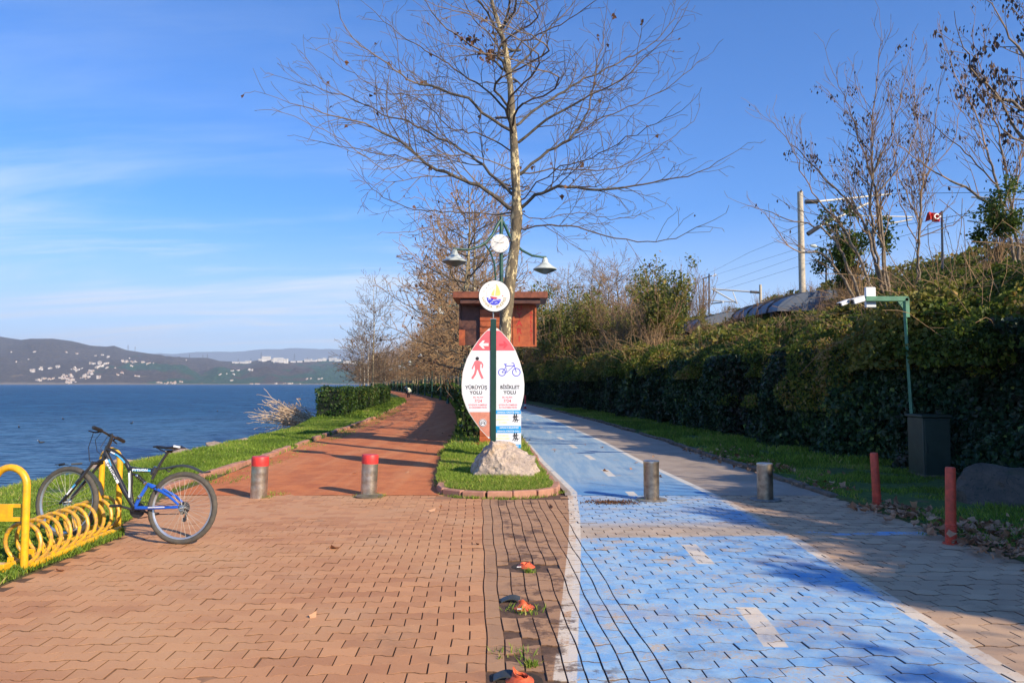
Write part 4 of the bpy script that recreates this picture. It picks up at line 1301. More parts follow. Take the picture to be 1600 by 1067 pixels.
for i in range(214):
    y = 7.0 + 66 * (max(0, i - 44) / 170) ** 1.25 if i >= 44 else -7 + 13 * (i % 22) / 22 + R.uniform(-.6, .6)  # first ones unseen beside and behind the viewer, added to shade the right paving
    d = R.choice((R.uniform(.15, .8), R.uniform(.8, 3.0), R.uniform(2, 6 + y * .12))) if i >= 44 else (R.uniform(.3, .9) if i < 22 else R.uniform(1.6, 3.2))
    u = float(wallU(y)) + d
    gp = roof_gap(u + float(cY(y)), y)
    place(bt[i % 3], u + float(cY(y)), y, float(bank_z(np.array(u), np.array(y))) - .3 - R.uniform(0, .25) - gp * .2, R.uniform(0, 6.3), R.uniform(.6, 1.1) * (1 + y * .008) * (.6 if gp else 1) * (1.45 if i < 44 else 1), 'rounded bramble bush with green and rusty leaves on top of the ivy wall', 'bush', 'bramble bushes along the top of the wall')

# ------------------------------------------------------------------ clipped hedges
def hedge(name, label, segs, h, leaf, n, grp=None, seed=1):
    """segs: list of (u0,u1,Y0,Y1)"""
    u0, u1, y0, y1 = segs
    ym = y0; xm = float(cY(y0)) + (u0 + u1) / 2
    rt = empty(name, (xm, ym, 0), 0, label, 'hedge', grp)
    A_front = (u1 - u0) * h; A_side = (y1 - y0) * h * 2; A_top = (u1 - u0) * (y1 - y0)
    tot = A_front * 2 + A_side + A_top
    r = rng.random(n) * tot
    U = rng.uniform(u0, u1, n); Y = rng.uniform(y0, y1, n); Z = rng.uniform(0, h, n)
    nr = np.zeros((n, 3))
    a = r < A_front; Y[a] = y0; nr[a] = (0, -1, 0)
    b = (r >= A_front) & (r < 2 * A_front); Y[b] = y1; nr[b] = (0, 1, 0)
    c = (r >= 2 * A_front) & (r < 2 * A_front + A_side / 2); U[c] = u1; nr[c] = (1, 0, 0)
    d = (r >= 2 * A_front + A_side / 2) & (r < 2 * A_front + A_side); U[d] = u0; nr[d] = (-1, 0, 0)
    e = r >= 2 * A_front + A_side; Z[e] = h; nr[e] = (0, 0, 1)
    C = np.stack([U + cY(Y), Y, Z], -1)
    C += nr * ((fbm(C * 1.4, seed, 3) - .5) * .42 - rng.random(n) * .12)[:, None]
    o = leaves('foliage', C - np.array([xm, ym, 0]), leaf, M['box_leaf'], rt, nrm=nr, spread=.8, tint=np.clip(rng.normal(.42, .22, n) + (fbm(C * .9, 5, 2) - .5) * .9, 0, 1))
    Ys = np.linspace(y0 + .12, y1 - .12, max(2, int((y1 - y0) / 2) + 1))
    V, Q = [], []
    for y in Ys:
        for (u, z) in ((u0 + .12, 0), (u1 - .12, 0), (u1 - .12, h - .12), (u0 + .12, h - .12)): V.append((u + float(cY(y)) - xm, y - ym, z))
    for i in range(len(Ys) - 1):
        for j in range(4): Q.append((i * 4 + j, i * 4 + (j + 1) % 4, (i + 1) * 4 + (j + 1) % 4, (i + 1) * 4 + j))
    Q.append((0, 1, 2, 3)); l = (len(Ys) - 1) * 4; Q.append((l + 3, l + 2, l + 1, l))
    np_obj('shade_core', np.array(V), np.array(Q), [pbr('hedge_shade_' + str(seed), (.012, .02, .008), .95, var=.3)], parent=rt)  # solid core, near-black in place of the shade inside the hedge
hedge('hedge', 'clipped square-ended green hedge between the grass strip and the lake', (-8.0, -6.75, 33.2, 66), 1.34, .10, 26000, None, 3)
hedge('hedge', 'short dark clipped hedge farther off at the foot of the tall slim tree', (-8.6, -7.3, 69, 110), 1.45, .2, 7000, None, 4)
hedge('hedge', 'clipped hedge on the right of the clay path just behind the leaf-shaped sign', (-1.42, -.7, 19.5, 60), 1.38, .10, 26000, None, 5)
hedge('hedge', 'distant clipped hedge under the avenue trees along the curving clay path', (-1.2, -.2, 61, 190), 1.55, .26, 12000, None, 6)

# dry shrub leaning over the water
def dry_shrub():
    b = P(500, 655, 35.5); b.z = -.55
    rt = empty('dry_shrub', b, 0, 'dry straw-coloured shrub leaning out over the water at the end of the clipped hedge', 'shrub')
    T = Tree(91, rmin=.012, angle=24, up=-.01, wig=.14, ratio=.6, lvl=3, dens=1.0, step=.3, kidlen=.40)
    R = random.Random(92)
    for k in range(60):
        ln = R.uniform(.9, 2.7); el = R.uniform(-.05, .5)
        st = Vector((R.uniform(-.5, .3), R.uniform(-.4, .6), R.uniform(0, .3)))
        d = Vector((-math.cos(el), R.uniform(-.35, .2), math.sin(el)))
        T.limb([st, st + d * ln * .4, st + d * ln * .75 + Vector((0, 0, .05)), st + d * ln + Vector((-.15, 0, .12))], .03, .012, 1, .1)
    T.build(rt, M['dry_stem'], M['dry_stem'])
    C = np.array([tuple(c) for c in R.sample(T.nodes, min(3600, len(T.nodes)))])
    C = C[(C[:, 0] > -1.9)]
    leaves('dry_foliage', C + rng.normal(size=C.shape) * .08, .12, M['dead_foliage'], rt, shape='thin')
dry_shrub()

# ------------------------------------------------------------------ grass
def grass_region(n, fu0, fu1, y0, y1, h, w, zf=.03, ypow=1.0, mask=None, patch=.0, seed=1, lean=.9):
    Y = y0 + (y1 - y0) * rng.random(n) ** ypow
    a, b = fu0(Y), fu1(Y); U = a + (b - a) * rng.random(n)
    z = Z_ground(U[:, None], Y[:, None])[:, 0]
    q = np.stack([U + cY(Y), Y, z - .01], -1)
    k = fbm(q * 1.6, seed, 3)
    keep = k > patch
    if mask is not None: keep &= mask(q)
    q, k = q[keep], k[keep]
    hh = h * (.5 + k * 1.1)
    t = np.clip(rng.normal(.45, .22, len(q)) + (fbm(q * .8, seed + 3, 2) - .5) * .9, 0, 1)
    o = blades('grass', q, hh, np.full(len(q), w), M['grass'], lean, t)
    tag(o, kind='stuff', label='short green grass with a few dry blades growing on the verges', cat='grass')
    return o
L_ = lambda v: (lambda Y: np.full(len(Y), v))
grass_region(90000, lambda Y: crest(Y) - .1, lambda Y: redL(Y) - .02, 4.6, 9.2, .048, .0036, seed=2, patch=.2)
grass_region(50000, lambda Y: crest(Y) - .1, lambda Y: redL(Y) - .1, 9, 16, .055, .005, seed=3, patch=.22)
grass_region(60000, lambda Y: crest(Y) - .3, lambda Y: redL(Y) - .1, 15, 34, .07, .009, seed=4, patch=.2)
grass_region(30000, lambda Y: crest(Y) + .2, lambda Y: redL(Y) - .05, 33, 80, .14, .03, seed=5, patch=.2)
grass_region(7000, lambda Y: redL(Y) - .05, lambda Y: redL(Y) + .5, 11.5, 45, .07, .008, seed=6, patch=.42)
grass_region(60000, lambda Y: redR(Y) - .02, lambda Y: islR(Y) - .05, 11.14, 17, .065, .0045, seed=7, patch=.05)
grass_region(30000, lambda Y: redR(Y) - .12, lambda Y: islR(Y) - .05, 16, 34, .12, .010, seed=8, patch=.05)
grass_region(16000, lambda Y: redR(Y) - .12, lambda Y: islR(Y) - .05, 33, 110, .2, .035, seed=9, patch=.1)
grass_region(50000, lambda Y: kerbR(Y) + .12, lambda Y: wallU(Y) + .05, 5.2, 15, .06, .005, seed=10, patch=.40)
grass_region(40000, lambda Y: kerbR(Y) + .1, lambda Y: wallU(Y) + .05, 14, 45, .10, .013, seed=11, patch=.38)
# round end of the island, inside its kerb
def isl_blades():
    n = 26000
    x = rng.uniform(-1.05, .82, n); y = rng.uniform(10.2, 11.2, n)
    k = (((x - ISL_C[0]) / (ISL_R[0] - .05)) ** 2 + ((np.minimum(y, ISL_C[1]) - ISL_C[1]) / (ISL_R[1] - .05)) ** 2) < 1
    q = np.stack([x, y, np.full(n, .06)], -1)[k]
    o = blades('grass', q, .055 * (.5 + fbm(q * 3, 4, 2)), np.full(len(q), .004), M['grass'], .9)
    tag(o, kind='stuff', label='short green grass on the rounded end of the island round the boulder', cat='grass')
isl_blades()
def tufts(spots):
    Q = []
    for (x, y, r, n) in spots:
        for _ in range(n):
            a = random.random() * 6.283; d = r * random.random() ** .6
            Q.append((x + math.cos(a) * d, y + math.sin(a) * d * .7, -.012))
    o = blades('grass', np.array(Q), np.full(len(Q), .05), np.full(len(Q), .004), M['grass'], .9)
    tag(o, kind='stuff', label='small weed tufts growing in the paving joints and round the posts', cat='grass')
tf = []
for px, py, r, n in ((828, 894, .05, 90), (829, 1040, .05, 90), (822, 952, .16, 70), (577, 776, .24, 260), (410, 777, .18, 130), (425, 772, .25, 120), (800, 1020, .15, 50), (1000, 782, .1, 20), (1450, 835, .1, 50)):
    g = G(px, py); tf.append((g.x, g.y, r, n))
for k in range(40):
    a = random.uniform(0, 1); x = -1.0 + 1.75 * a
    yy = ISL_C[1] - ISL_R[1] * math.sqrt(max(0, 1 - ((x - ISL_C[0]) / ISL_R[0]) ** 2)) - .08
    tf.append((x, yy, .06, 22))
tufts(tf)
# clover-like weeds by the rack
def weeds():
    n = 5200
    Y = rng.uniform(4.8, 9.5, n); U = crest(Y) + rng.random(n) * (redL(Y) - crest(Y) - .15)
    q = np.stack([U + cY(Y), Y, .045 + rng.random(n) * .03], -1)
    q = q[fbm(q * 1.4, 44, 2) > .5]
    o = leaves('weeds', q, .035, M['grass'], nrm=np.array([[0, 0, 1.0]]), spread=.5, tint=rng.uniform(.4, .8, len(q)))
    tag(o, kind='stuff', label='low broad-leaved weeds among the grass round the yellow bicycle rack', cat='weeds')
weeds()
# ------------------------------------------------------------------ fallen leaves
def litter():
    P_, T = [], []
    for _ in range(4200):
        Y = random.uniform(5.0, 18); e = float(kerbR(Y))
        u = e + random.gauss(.35, .38)
        if u < e - .25: continue
        p = np.array([[u * .9, Y * .9, 0]])
        if Y > 10.5 and random.random() < .75: continue
        if fbm(p, 5, 2)[0] < .47: continue
        P_.append((u + float(cY(Y)), Y, .03 + abs(random.gauss(0, .035))))
    for _ in range(50):
        P_.append((random.uniform(-4, 4.3), random.uniform(4, 25), .008))
    P_ = np.array(P_)
    o = leaves('fallen_leaves', P_, .085, M['litter_leaf'], nrm=np.array([[0, 0, 1.0]]), spread=.55, shape='plane')
    tag(o, kind='stuff', label='drift of curled brown plane leaves along the right edge of the paving', cat='leaves')
    # small reddish crumbs by the cycle lane bollard
    n = 900; g = G(958, 785)
    q = np.stack([g.x + rng.normal(size=n) * .17, g.y + rng.normal(size=n) * .09, .002 + rng.random(n) * .012], -1)
    o = leaves('leaf_litter', q, .028, M['dead_leaf'], nrm=np.array([[0, 0, 1.0]]), spread=.6, shape='thin', tint=rng.random(n) * .7)
    tag(o, kind='stuff', label='dark reddish leaf crumbs swept beside the cycle lane bollard', cat='leaves')
litter()
# ------------------------------------------------------------------ bollards
def bollard(px, py, top, name, label, red, group=None, tilt=0.0, seed=0):
    g = G(px, py); h = (py - top) / F * g.y * .985
    rt = empty('bollard', g, random.uniform(0, 6), label, 'bollard', group)
    r = .112 if red else .104
    mb = MB(); hb = h - (.125 if red else .0)
    prof = [(r, -.03)]
    for i in range(1, 13):
        z = hb * i / 12; prof.append((r + .0016 * math.sin(i * 2.1 + seed), z))
    if not red: prof += [(r + .003, hb), (r + .003, hb + .012), (r - .004, hb + .02)]
    mb.lathe(prof, 24); mb.build('body', [M['steel'] if red else M['steel_dark']], rt)
    if red:
        mb = MB(); mb.lathe([(r + .003, hb), (r + .004, hb + .05), (r + .004, h - .012), (r - .002, h), (r * .2, h + .002)], 24); mb.build('red_band', [M['red_band']], rt)
    else:
        mb = MB(); mb.lathe([(.205, 0.0), (.205, .012), (.197, .018), (r, .018)], 32); mb.build('base_plate', [M['plate']], rt)
        mb = MB(); mb.lathe([(r + .004, h), (r + .004, h + .018), (r - .01, h + .024)], 24); mb.build('cap', [M['steel']], rt)
    rt.rotation_euler = (random.gauss(0, .012), tilt, 0)
    return rt
bollard(404, 777, 713, 'bollard', 'red-topped steel bollard with a bright scratch, the one nearer the lake and the grass strip', True, 'red-topped bollards at the start of the clay path', .03, 1)
bollard(576, 774, 710, 'bollard', 'steel bollard with red top band standing nearest the grass island on the clay path', True, 'red-topped bollards at the start of the clay path', .03, 2)
bollard(1018, 781, 722, 'bollard', 'brownish steel bollard on a round plate at the edge of the blue cycle lane', False, 'plain bollards across the cycle lane', 0, 3)
bollard(1196, 781, 726, 'bollard', 'dark scratched steel bollard on a round plate in the shade of the ivy wall', False, 'plain bollards across the cycle lane', 0, 4)
# mossy concrete footing under one bollard
g = G(577, 776)
mb = MB(); mb.lathe([(.19, -.02), (.195, .02), (.15, .03), (.10, .032)], 16)
o = mb.build('footing', [M['kerb_old']], None, g); tag(o, 'small mossy round concrete footing under the red-topped bollard nearest the island', 'footing')

# flexible orange-red posts
def flex_post(px, py, top, label, tilt):
    g = G(px, py); h = (py - top) / F * g.y * .985
    rt = empty('flexible_post', g, 0, label, 'post', 'orange-red flexible posts on the right verge')
    mb = MB(); prof = [(.058, -.02), (.058, .01)]
    for i in range(9): prof += [(.049, .015 + i * .02), (.053, .020 + i * .02), (.053, .028 + i * .02), (.049, .033 + i * .02)]
    prof += [(.049, .21), (.047, h - .02), (.043, h - .004), (.02, h)]
    mb.lathe(prof, 18); mb.build('post', [M['post_red']], rt)
    mb = MB(); mb.lathe([(.075, -.004), (.075, .008), (.058, .014)], 18); mb.build('base', [M['post_red']], rt)
    rt.rotation_euler = (0, tilt, 0)
flex_post(1371, 796, 707, 'orange-red flexible post in the grass verge in front of the green cabinet', -.035)
flex_post(1486, 849, 730, 'orange-red flexible post with ribbed foot standing among fallen leaves, nearest the viewer', .025)

# broken-off stumps of such posts
def stump(i, g, label, h, tear):
    rt = empty('broken_post_stump', (g.x, g.y, -.012), random.uniform(0, 6), label, 'post stump', 'broken orange post stumps in the paving')
    n = 20
    mb = MB(); R = random.Random(i)
    prof = [(.085, 0), (.082, .010), (.064, .020), (.048, .034), (.043, h * .7), (.044, h)]
    vs, fs = [], []
    for q, (r, z) in enumerate(prof):
        for k in range(n):
            a = 2 * math.pi * k / n
            zz = z
            if q >= 4: zz = z * (.62 + .38 * math.sin(a + tear) + .12 * math.sin(3 * a + i))
            rr = r * (1 + .08 * math.sin(2 * a + i))
            vs.append((rr * math.cos(a), rr * math.sin(a) * (.85 if q > 3 else 1), zz))
    for q, (r, z) in enumerate(reversed(prof[3:])):
        for k in range(n):
            a = 2 * math.pi * k / n; rr = (r - .008) * (1 + .08 * math.sin(2 * a + i))
            zz = z * (.62 + .38 * math.sin(a + tear) + .12 * math.sin(3 * a + i)) if q < 2 else z
            vs.append((rr * math.cos(a), rr * math.sin(a) * .85, zz))
    m = len(prof) + 3
    for q in range(m - 1):
        for k in range(n):
            l = (k + 1) % n; fs.append((q * n + k, q * n + l, (q + 1) * n + l, (q + 1) * n + k))
    mb.add(vs, fs, 0, True); mb.build('rubber_body', [M['stump_red']], rt)
    mb = MB(); mb.lathe([(.13, -.006), (.125, .006), (.10, .008)], 16); mb.build('soil_ring', [M['litter_soil']], rt)
    return rt
M['litter_soil'] = pbr('dark_joint_soil', (.05, .032, .02), .95, scale=30, c2=(.03, .02, .013), bump=.6, bscale=60)
for i, (g, lab, h) in enumerate(zip(STUMPS, ('torn orange post stump in the paving, farthest of the three', 'torn orange post stump with a scrap of black rubber beside it, middle of the three', 'torn orange post stump at the bottom edge of the view, nearest of the three'), (.05, .07, .07))):
    stump(i + 1, g, lab, h, i * 1.7 + .5)
# scrap rubber flaps, cigarette ends
def flap(px, py, s, lab):
    g = G(px, py); mb = MB()
    n = 9; vs = []
    for k in range(n):
        a = k / (n - 1); vs += [(-.09 * s + .17 * s * a, -.045 * s, .004 + .028 * s * math.sin(a * 3.0)), (-.09 * s + .17 * s * a, .05 * s, .010 + .034 * s * math.sin(a * 2.6))]
    fs = [(2 * k, 2 * k + 2, 2 * k + 3, 2 * k + 1) for k in range(n - 1)]
    vs2 = [(x, y, z - .006) for x, y, z in vs]; N = len(vs)
    mb.add(vs + vs2, fs + [tuple(i + N for i in reversed(f)) for f in fs] + [(2 * k, 2 * k + N, 2 * k + 2 + N, 2 * k + 2) for k in range(n - 1)] + [(2 * k + 1, 2 * k + 3, 2 * k + 3 + N, 2 * k + 1 + N) for k in range(n - 1)], 0, True)
    o = mb.build('rubber_scrap', [M['guard']], None, (g.x, g.y, .0)); tag(o, lab, 'rubber scrap')
flap(799, 939, .8, 'curled black rubber scrap beside the middle torn orange stump')
flap(791, 1060, .75, 'flat black rubber scrap beside the torn orange stump nearest the viewer')
for px, py, lab in ((811, 887, 'white cigarette end beside the farthest torn orange stump'), (812, 953, 'white cigarette end just in front of the middle torn orange stump')):
    g = G(px, py); mb = MB(); mb.cyl((-.018, 0, .006), (.018, .004, .006), .0042, 8)
    o = mb.build('cigarette_end', [M['cigarette']], None, (g.x, g.y, .002)); tag(o, lab, 'cigarette end')

# ------------------------------------------------------------------ boulders
def boulder(name, loc, dims, seed, mat, label, planes, rot=0.0, sub=5, rough=.10):
    import bmesh
    bm = bmesh.new(); bmesh.ops.create_icosphere(bm, subdivisions=sub, radius=1)
    V = np.array([tuple(v.co) for v in bm.verts]); V /= np.linalg.norm(V, axis=1)[:, None]
    r = np.full(len(V), 1.25)
    for (n, d) in planes:
        n = np.array(n, float); n /= np.linalg.norm(n)
        dt = V @ n
        r = np.where(dt > .05, np.minimum(r, d / np.maximum(dt, .05)), r)
    V = V * r[:, None]
    V += V / np.linalg.norm(V, axis=1)[:, None] * ((fbm(V * 2.2, seed, 5) - .5) * rough * 2 + (np.abs(fbm(V * 5, seed + 7, 4) - .5)) * -rough * 1.2)[:, None]
    if sub > 5:
        V += V / np.linalg.norm(V, axis=1)[:, None] * (((fbm(V * 11, seed + 3, 4) - .5) * .05 + np.abs(fbm(V * 4.2, seed + 5, 3) - .5) * -.11))[:, None]
    V = V * np.array(dims)
    for v, c in zip(bm.verts, V): v.co = c
    me = bpy.data.meshes.new(name); bm.to_mesh(me); bm.free()
    for p in me.polygons: p.use_smooth = True
    me.materials.append(mat)
    o = link(bpy.data.objects.new(name, me)); o.location = loc; o.rotation_euler = (0, 0, rot)
    tag(o, label, 'boulder')
    try: me.set_sharp_from_angle(angle=math.radians(30))
    except Exception: pass
    return o
def rock_mat(name, a, b_, c_, stain):
    m, t, b = newmat(name)
    n = t.noise(3.5, 7, .7); v = t.noise(11, 6, .7); w = t.noise(2.2, 4, .6, t.map(t.obj(), (1, 1, 1), (0, 0, 0), (3, 1, 0)))
    c = t.mix(t.smooth(n, .40, .60), a, b_)
    c = t.mix(t.smooth(v, .55, .66), c, c_)
    c = t.mix(t.math('MULTIPLY', t.smooth(w, .56, .66), .6), c, stain)
    c = t.mix(t.smooth(t.voro(9, feature='DISTANCE_TO_EDGE'), .018, .0), c, tuple(x * .6 for x in c_))
    t.put(b.inputs['Base Color'], c); b.inputs['Roughness'].default_value = .9
    t.put(b.inputs['Normal'], t.bump(t.math('ADD', v, t.noise(38, 5, .7)), .7, .02))
    return m
M['rock_pale'] = rock_mat('pale_limestone', (.54, .43, .34), (.38, .30, .25), (.20, .17, .16), (.42, .27, .13))
M['rock_dark'] = rock_mat('mossy_rock', (.13, .10, .075), (.085, .07, .055), (.05, .05, .035), (.06, .07, .03))
g = G(785, 750)
boulder('boulder', (g.x, 12.05, .20), (.62, .42, .56), 4, M['rock_pale'], 'pale jagged limestone boulder on the rounded grass end in front of the sign',
        [((-.95, -.35, .50), .66), ((-.45, -.9, .12), .72), ((.25, -.80, .55), .70), ((.45, -.15, .95), .62), ((-.25, -.3, 1), .86), ((1, -.1, .25), .86), ((.85, .3, .6), .82), ((-1, .2, .1), .84), ((0, 1, .2), .8), ((.1, -.95, -.1), .85), ((-.75, .2, .85), .80)], .0, 6, .17)
g = G(1575, 795)
boulder('boulder', (g.x + .55, g.y + .45, .10), (.80, .5, .47), 14, M['rock_dark'], 'large brown rock lying in the shade at the foot of the ivy wall',
        [((-.7, -.4, .6), .8), ((.2, -.9, .5), .8), ((.3, 0, 1), .72), ((1, 0, .2), .9)], .3, 4, .13)
# shore stones
def shore_stones():
    R = random.Random(17)
    m = rock_mat('shore_stone', (.46, .34, .26), (.34, .25, .19), (.22, .17, .14), (.30, .20, .12))
    protos = []
    import bmesh
    for s in range(5):
        bm = bmesh.new(); bmesh.ops.create_icosphere(bm, subdivisions=3, radius=1)
        V = np.array([tuple(v.co) for v in bm.verts]); r = np.full(len(V), 1.2)
        for _ in range(9):
            n = rng.normal(size=3); n /= np.linalg.norm(n); d = V @ n
            r = np.where(d > .05, np.minimum(r, rng.uniform(.65, .95) / np.maximum(d, .05)), r)
        V = V * r[:, None] * (1 + (fbm(V * 2, s, 3) - .5) * .3)[:, None]
        for v, c in zip(bm.verts, V): v.co = c
        me = bpy.data.meshes.new('shore_stone'); bm.to_mesh(me); bm.free(); me.materials.append(m); protos.append(me)
    for k in range(150):
        y = R.uniform(9.5, 27) if k > 40 else R.uniform(14, 21)
        d = R.uniform(.12, 1.5)
        u = float(crest(y)) - d; s = R.uniform(.13, .36)
        z = float(Z_ground(np.array([[u]]), np.array([[y]]))[0, 0])
        o = link(bpy.data.objects.new('shore_stone', R.choice(protos)))
        o.location = (u, y, z + s * .12); o.scale = (s * R.uniform(.8, 1.5), s, s * R.uniform(.32, .5)); o.rotation_euler = (R.uniform(-.3, .3), R.uniform(-.3, .3), R.uniform(0, 6.3))
        tag(o, 'pinkish grey rough stone on the bank just above the lake water', 'stone', 'rough stones along the lake edge')
shore_stones()

# ------------------------------------------------------------------ leaf-shaped path sign
YS = 12.9
KS = YS / F * 1.003
def sgn(px, py): return ((px - 771) * KS, EYE + (600 - py) * KS)
def make_sign():
    base = G(771, 700); bx = P(771, 600, YS).x
    rt = empty('path_sign', (bx, YS, .05), 0, 'leaf-shaped municipal sign split into walking path and cycle path halves on a green post', 'sign')
    T0 = Matrix.Translation((0, 0, -.05))
    # post
    x0, zt = sgn(766.4, 500); x1, _ = sgn(775.2, 500)
    mb = MB(); mb.box(((x0 + x1) / 2, 0, zt / 2 - .05), (x1 - x0, .085, zt + .1), 0, T0, bev=.006)
    mb.build('post', [M['green_pole']], rt)
    mb = MB(); mb.box(((x0 + x1) / 2, 0, zt + .012), (x1 - x0 + .01, .095, .02), 0, T0, bev=.004); mb.cyl((x0 / 2 + x1 / 2, 0, zt - .05), (x0 / 2 + x1 / 2, 0, zt + .16), .012, 10, 0, M=T0)
    mb.build('post_cap', [M['steel']], rt)
    # edge curves from the picture
    lft = lerp([(512, 766), (520, 757), (530, 748.5), (545, 738), (560, 730), (580, 723.5), (600, 721.5), (618, 722.5), (640, 730.5), (655, 740), (670, 751), (684, 764)])
    rgt = lerp([(512, 775.5), (520, 785), (535, 798), (548, 805.5), (565, 812), (585, 817.5), (600, 819), (615, 818.5), (630, 815.5), (641, 812)])
    def region(fl, fr, ya, yb, n=16):
        ys = np.linspace(ya, yb, n)
        L = [sgn(fl(y), y) for y in ys]; Rr = [sgn(fr(y), y) for y in ys]
        return L + Rr[::-1]
    c = lambda v: (lambda y: v)
    # panels: backing in white, coloured films 2 mm proud
    for name, fl, fr, ya, yb in (('left_panel', lft, c(766.2), 513, 684), ('right_panel', c(775.4), rgt, 513, 641)):
        mb = MB(); mb.slab(region(fl, fr, ya, yb, 26), -.022, .022, 0, T0); p = mb.build(name, [M['white']], rt)
        ins = 1.1
        fl2 = (lambda y, f=fl: f(y) + ins) if name == 'left_panel' else fl
        fr2 = fr if name == 'left_panel' else (lambda y, f=fr: f(y) - ins)
        top = 517
        mb = MB(); mb.slab(region(fl2, fr2, top, 548, 12), -.0245, -.0215, 0, T0); mb.build('pink_top', [M['pink']], p)
        mb = MB(); mb.slab(region(fl2, fr2, 548.3, 643 if name == 'left_panel' else 640.8, 20), -.0245, -.0215, 0, T0); mb.build('face', [M['sign_white']], p)
        if name == 'left_panel':
            mb = MB(); mb.slab(region(fl2, fr2, 643.3, 681, 10), -.0245, -.0215, 0, T0); mb.build('salmon_foot', [M['salmon']], p)
            mb = MB()
            def Sx(x, y): return sgn(700 + x / 5.335, 500 + y / 5.335)
            mb.slab([Sx(*q) for q in ((258, 206), (290, 172), (308, 172), (292, 195), (338, 195), (338, 218), (292, 218), (308, 240), (290, 240))], -.027, -.0247, 0, T0)
            mb.build('arrow', [M['white']], p)
            mb = MB()
            mb.slab([Sx(x, y) for x, y in ((218, 352), (232, 338), (256, 338), (275, 346), (285, 360), (270, 372), (268, 415), (228, 415), (222, 372))], -.027, -.0247, 0, T0)
            mb.stroke([Sx(*q) for q in ((226, 352), (212, 384), (202, 408))], 1.9 * KS, -.0271, -.0246, 0, M=T0)
            mb.stroke([Sx(*q) for q in ((276, 350), (290, 372), (287, 400))], 2.0 * KS, -.0271, -.0246, 0, M=T0)
            mb.stroke([Sx(*q) for q in ((238, 405), (226, 450), (202, 488))], 3.4 * KS, -.0272, -.0245, 0, M=T0)
            mb.stroke([Sx(*q) for q in ((256, 405), (272, 448), (290, 488))], 3.4 * KS, -.0273, -.0244, 0, M=T0)
            mb.build('walker_symbol', [M['pink_ink']], p)
            mb = MB(); cx, cz = Sx(245, 322); mb.slab([(cx + .031 * math.cos(a * .3927), cz + .031 * math.sin(a * .3927)) for a in range(16)], -.027, -.0247, 0, T0); mb.build('walker_head', [M['ink']], p)
            # round no-motor-vehicles emblem
            cx, cz = Sx(292, 852)
            mb = MB(); mb.slab([(cx + .068 * math.cos(a * .2618), cz + .068 * math.sin(a * .2618)) for a in range(24)], -.0275, -.0247, 0, T0); mb.build('emblem_disc', [M['sign_white']], p)
            mb = MB()
            ring = [(cx + .058 * math.cos(a * .2618), cz + .058 * math.sin(a * .2618)) for a in range(24)]
            mb.stroke(ring, .008, -.030, -.0277, 0, True, T0)
            mb.stroke([(cx - .035, cz - .012), (cx - .028, cz + .012), (cx - .018, cz + .022), (cx + .018, cz + .022), (cx + .028, cz + .012), (cx + .035, cz - .012)], .010, -.0301, -.0277, 0, M=T0)
            mb.box((cx - .026, -.029, cz - .018), (.018, .003, .016), 0, T0); mb.box((cx + .026, -.029, cz - .018), (.018, .003, .016), 0, T0); mb.box((cx, -.029, cz - .006), (.03, .003, .008), 0, T0)
            mb.build('emblem_symbol', [M['ink']], p)
            mb = MB(); tx, tz = sgn(744.5, 605.5)
            mb.text('YÜRÜYÜŞ', .083, tx, tz, -.0247, 0, M=T0, bold=.0028); tx, tz = sgn(744, 613.5); mb.text('YOLU', .083, tx, tz, -.0247, 0, M=T0, bold=.0028)
            mb.build('path_lettering', [M['ink']], p)
            mb = MB(); tx, tz = sgn(747.5, 620.5)
            mb.text('BU ALAN', .042, tx, tz, -.0247, 0, M=T0, bold=.001); tx, tz = sgn(747.5, 626.3); mb.text('7/24', .075, tx, tz, -.0247, 0, M=T0, bold=.0015)
            tx, tz = sgn(746.5, 632.3); mb.text('GÜVENLİK KAMERASI', .037, tx, tz, -.0247, 0, M=T0, sx=.9, bold=.001); tx, tz = sgn(747, 636.3); mb.text('İLE İZLENMEKTEDİR', .037, tx, tz, -.0247, 0, M=T0, sx=.9, bold=.001)
            mb.build('notice_lettering', [M['pink_dark']], p)
        else:
            mb = MB()
            def Sx(x, y): return sgn(700 + x / 5.335, 500 + y / 5.335)
            mb.slab([Sx(*q) for q in ((500, 208), (472, 178), (456, 178), (468, 198), (426, 198), (426, 218), (468, 218), (456, 238), (472, 238))], -.027, -.0247, 0, T0)
            mb.build('arrow', [M['pink_dark']], p)
            mb = MB(); w = 1.05 * KS
            for (cx, cy, r) in ((450, 436, 29), (569, 435, 32)):
                q = [Sx(cx + r * math.cos(a * .2618), cy + r * math.sin(a * .2618)) for a in range(24)]
                mb.stroke(q, w * 1.1, -.027, -.0246, 0, True, T0)
            for i, q in enumerate((((450, 437), (492, 438), (482, 392), (450, 437)), ((478, 372), (490, 436), (552, 380)), ((482, 384), (552, 380)), ((569, 435), (548, 362), (538, 356), (530, 362)), ((466, 370), (490, 370)))):
                mb.stroke([Sx(*s) for s in q], w * (1.3 if i == 4 else 1.0), -.0271 - i * .0001, -.0245 + i * .0001, 0, M=T0)
            mb.build('bicycle_symbol', [M['blue_ink']], p)
            mb = MB(); tx, tz = sgn(796.5, 605); mb.text('BİSİKLET', .083, tx, tz, -.0247, 0, M=T0, sx=.98, bold=.0028); tx, tz = sgn(796.5, 613.2); mb.text('YOLU', .083, tx, tz, -.0247, 0, M=T0, bold=.0028)
            mb.build('path_lettering', [M['ink']], p)
            mb = MB(); tx, tz = sgn(792.5, 620.5)
            mb.text('BU ALAN', .042, tx, tz, -.0247, 0, M=T0, bold=.001); tx, tz = sgn(792.5, 626.3); mb.text('7/24', .075, tx, tz, -.0247, 0, M=T0, bold=.0015)
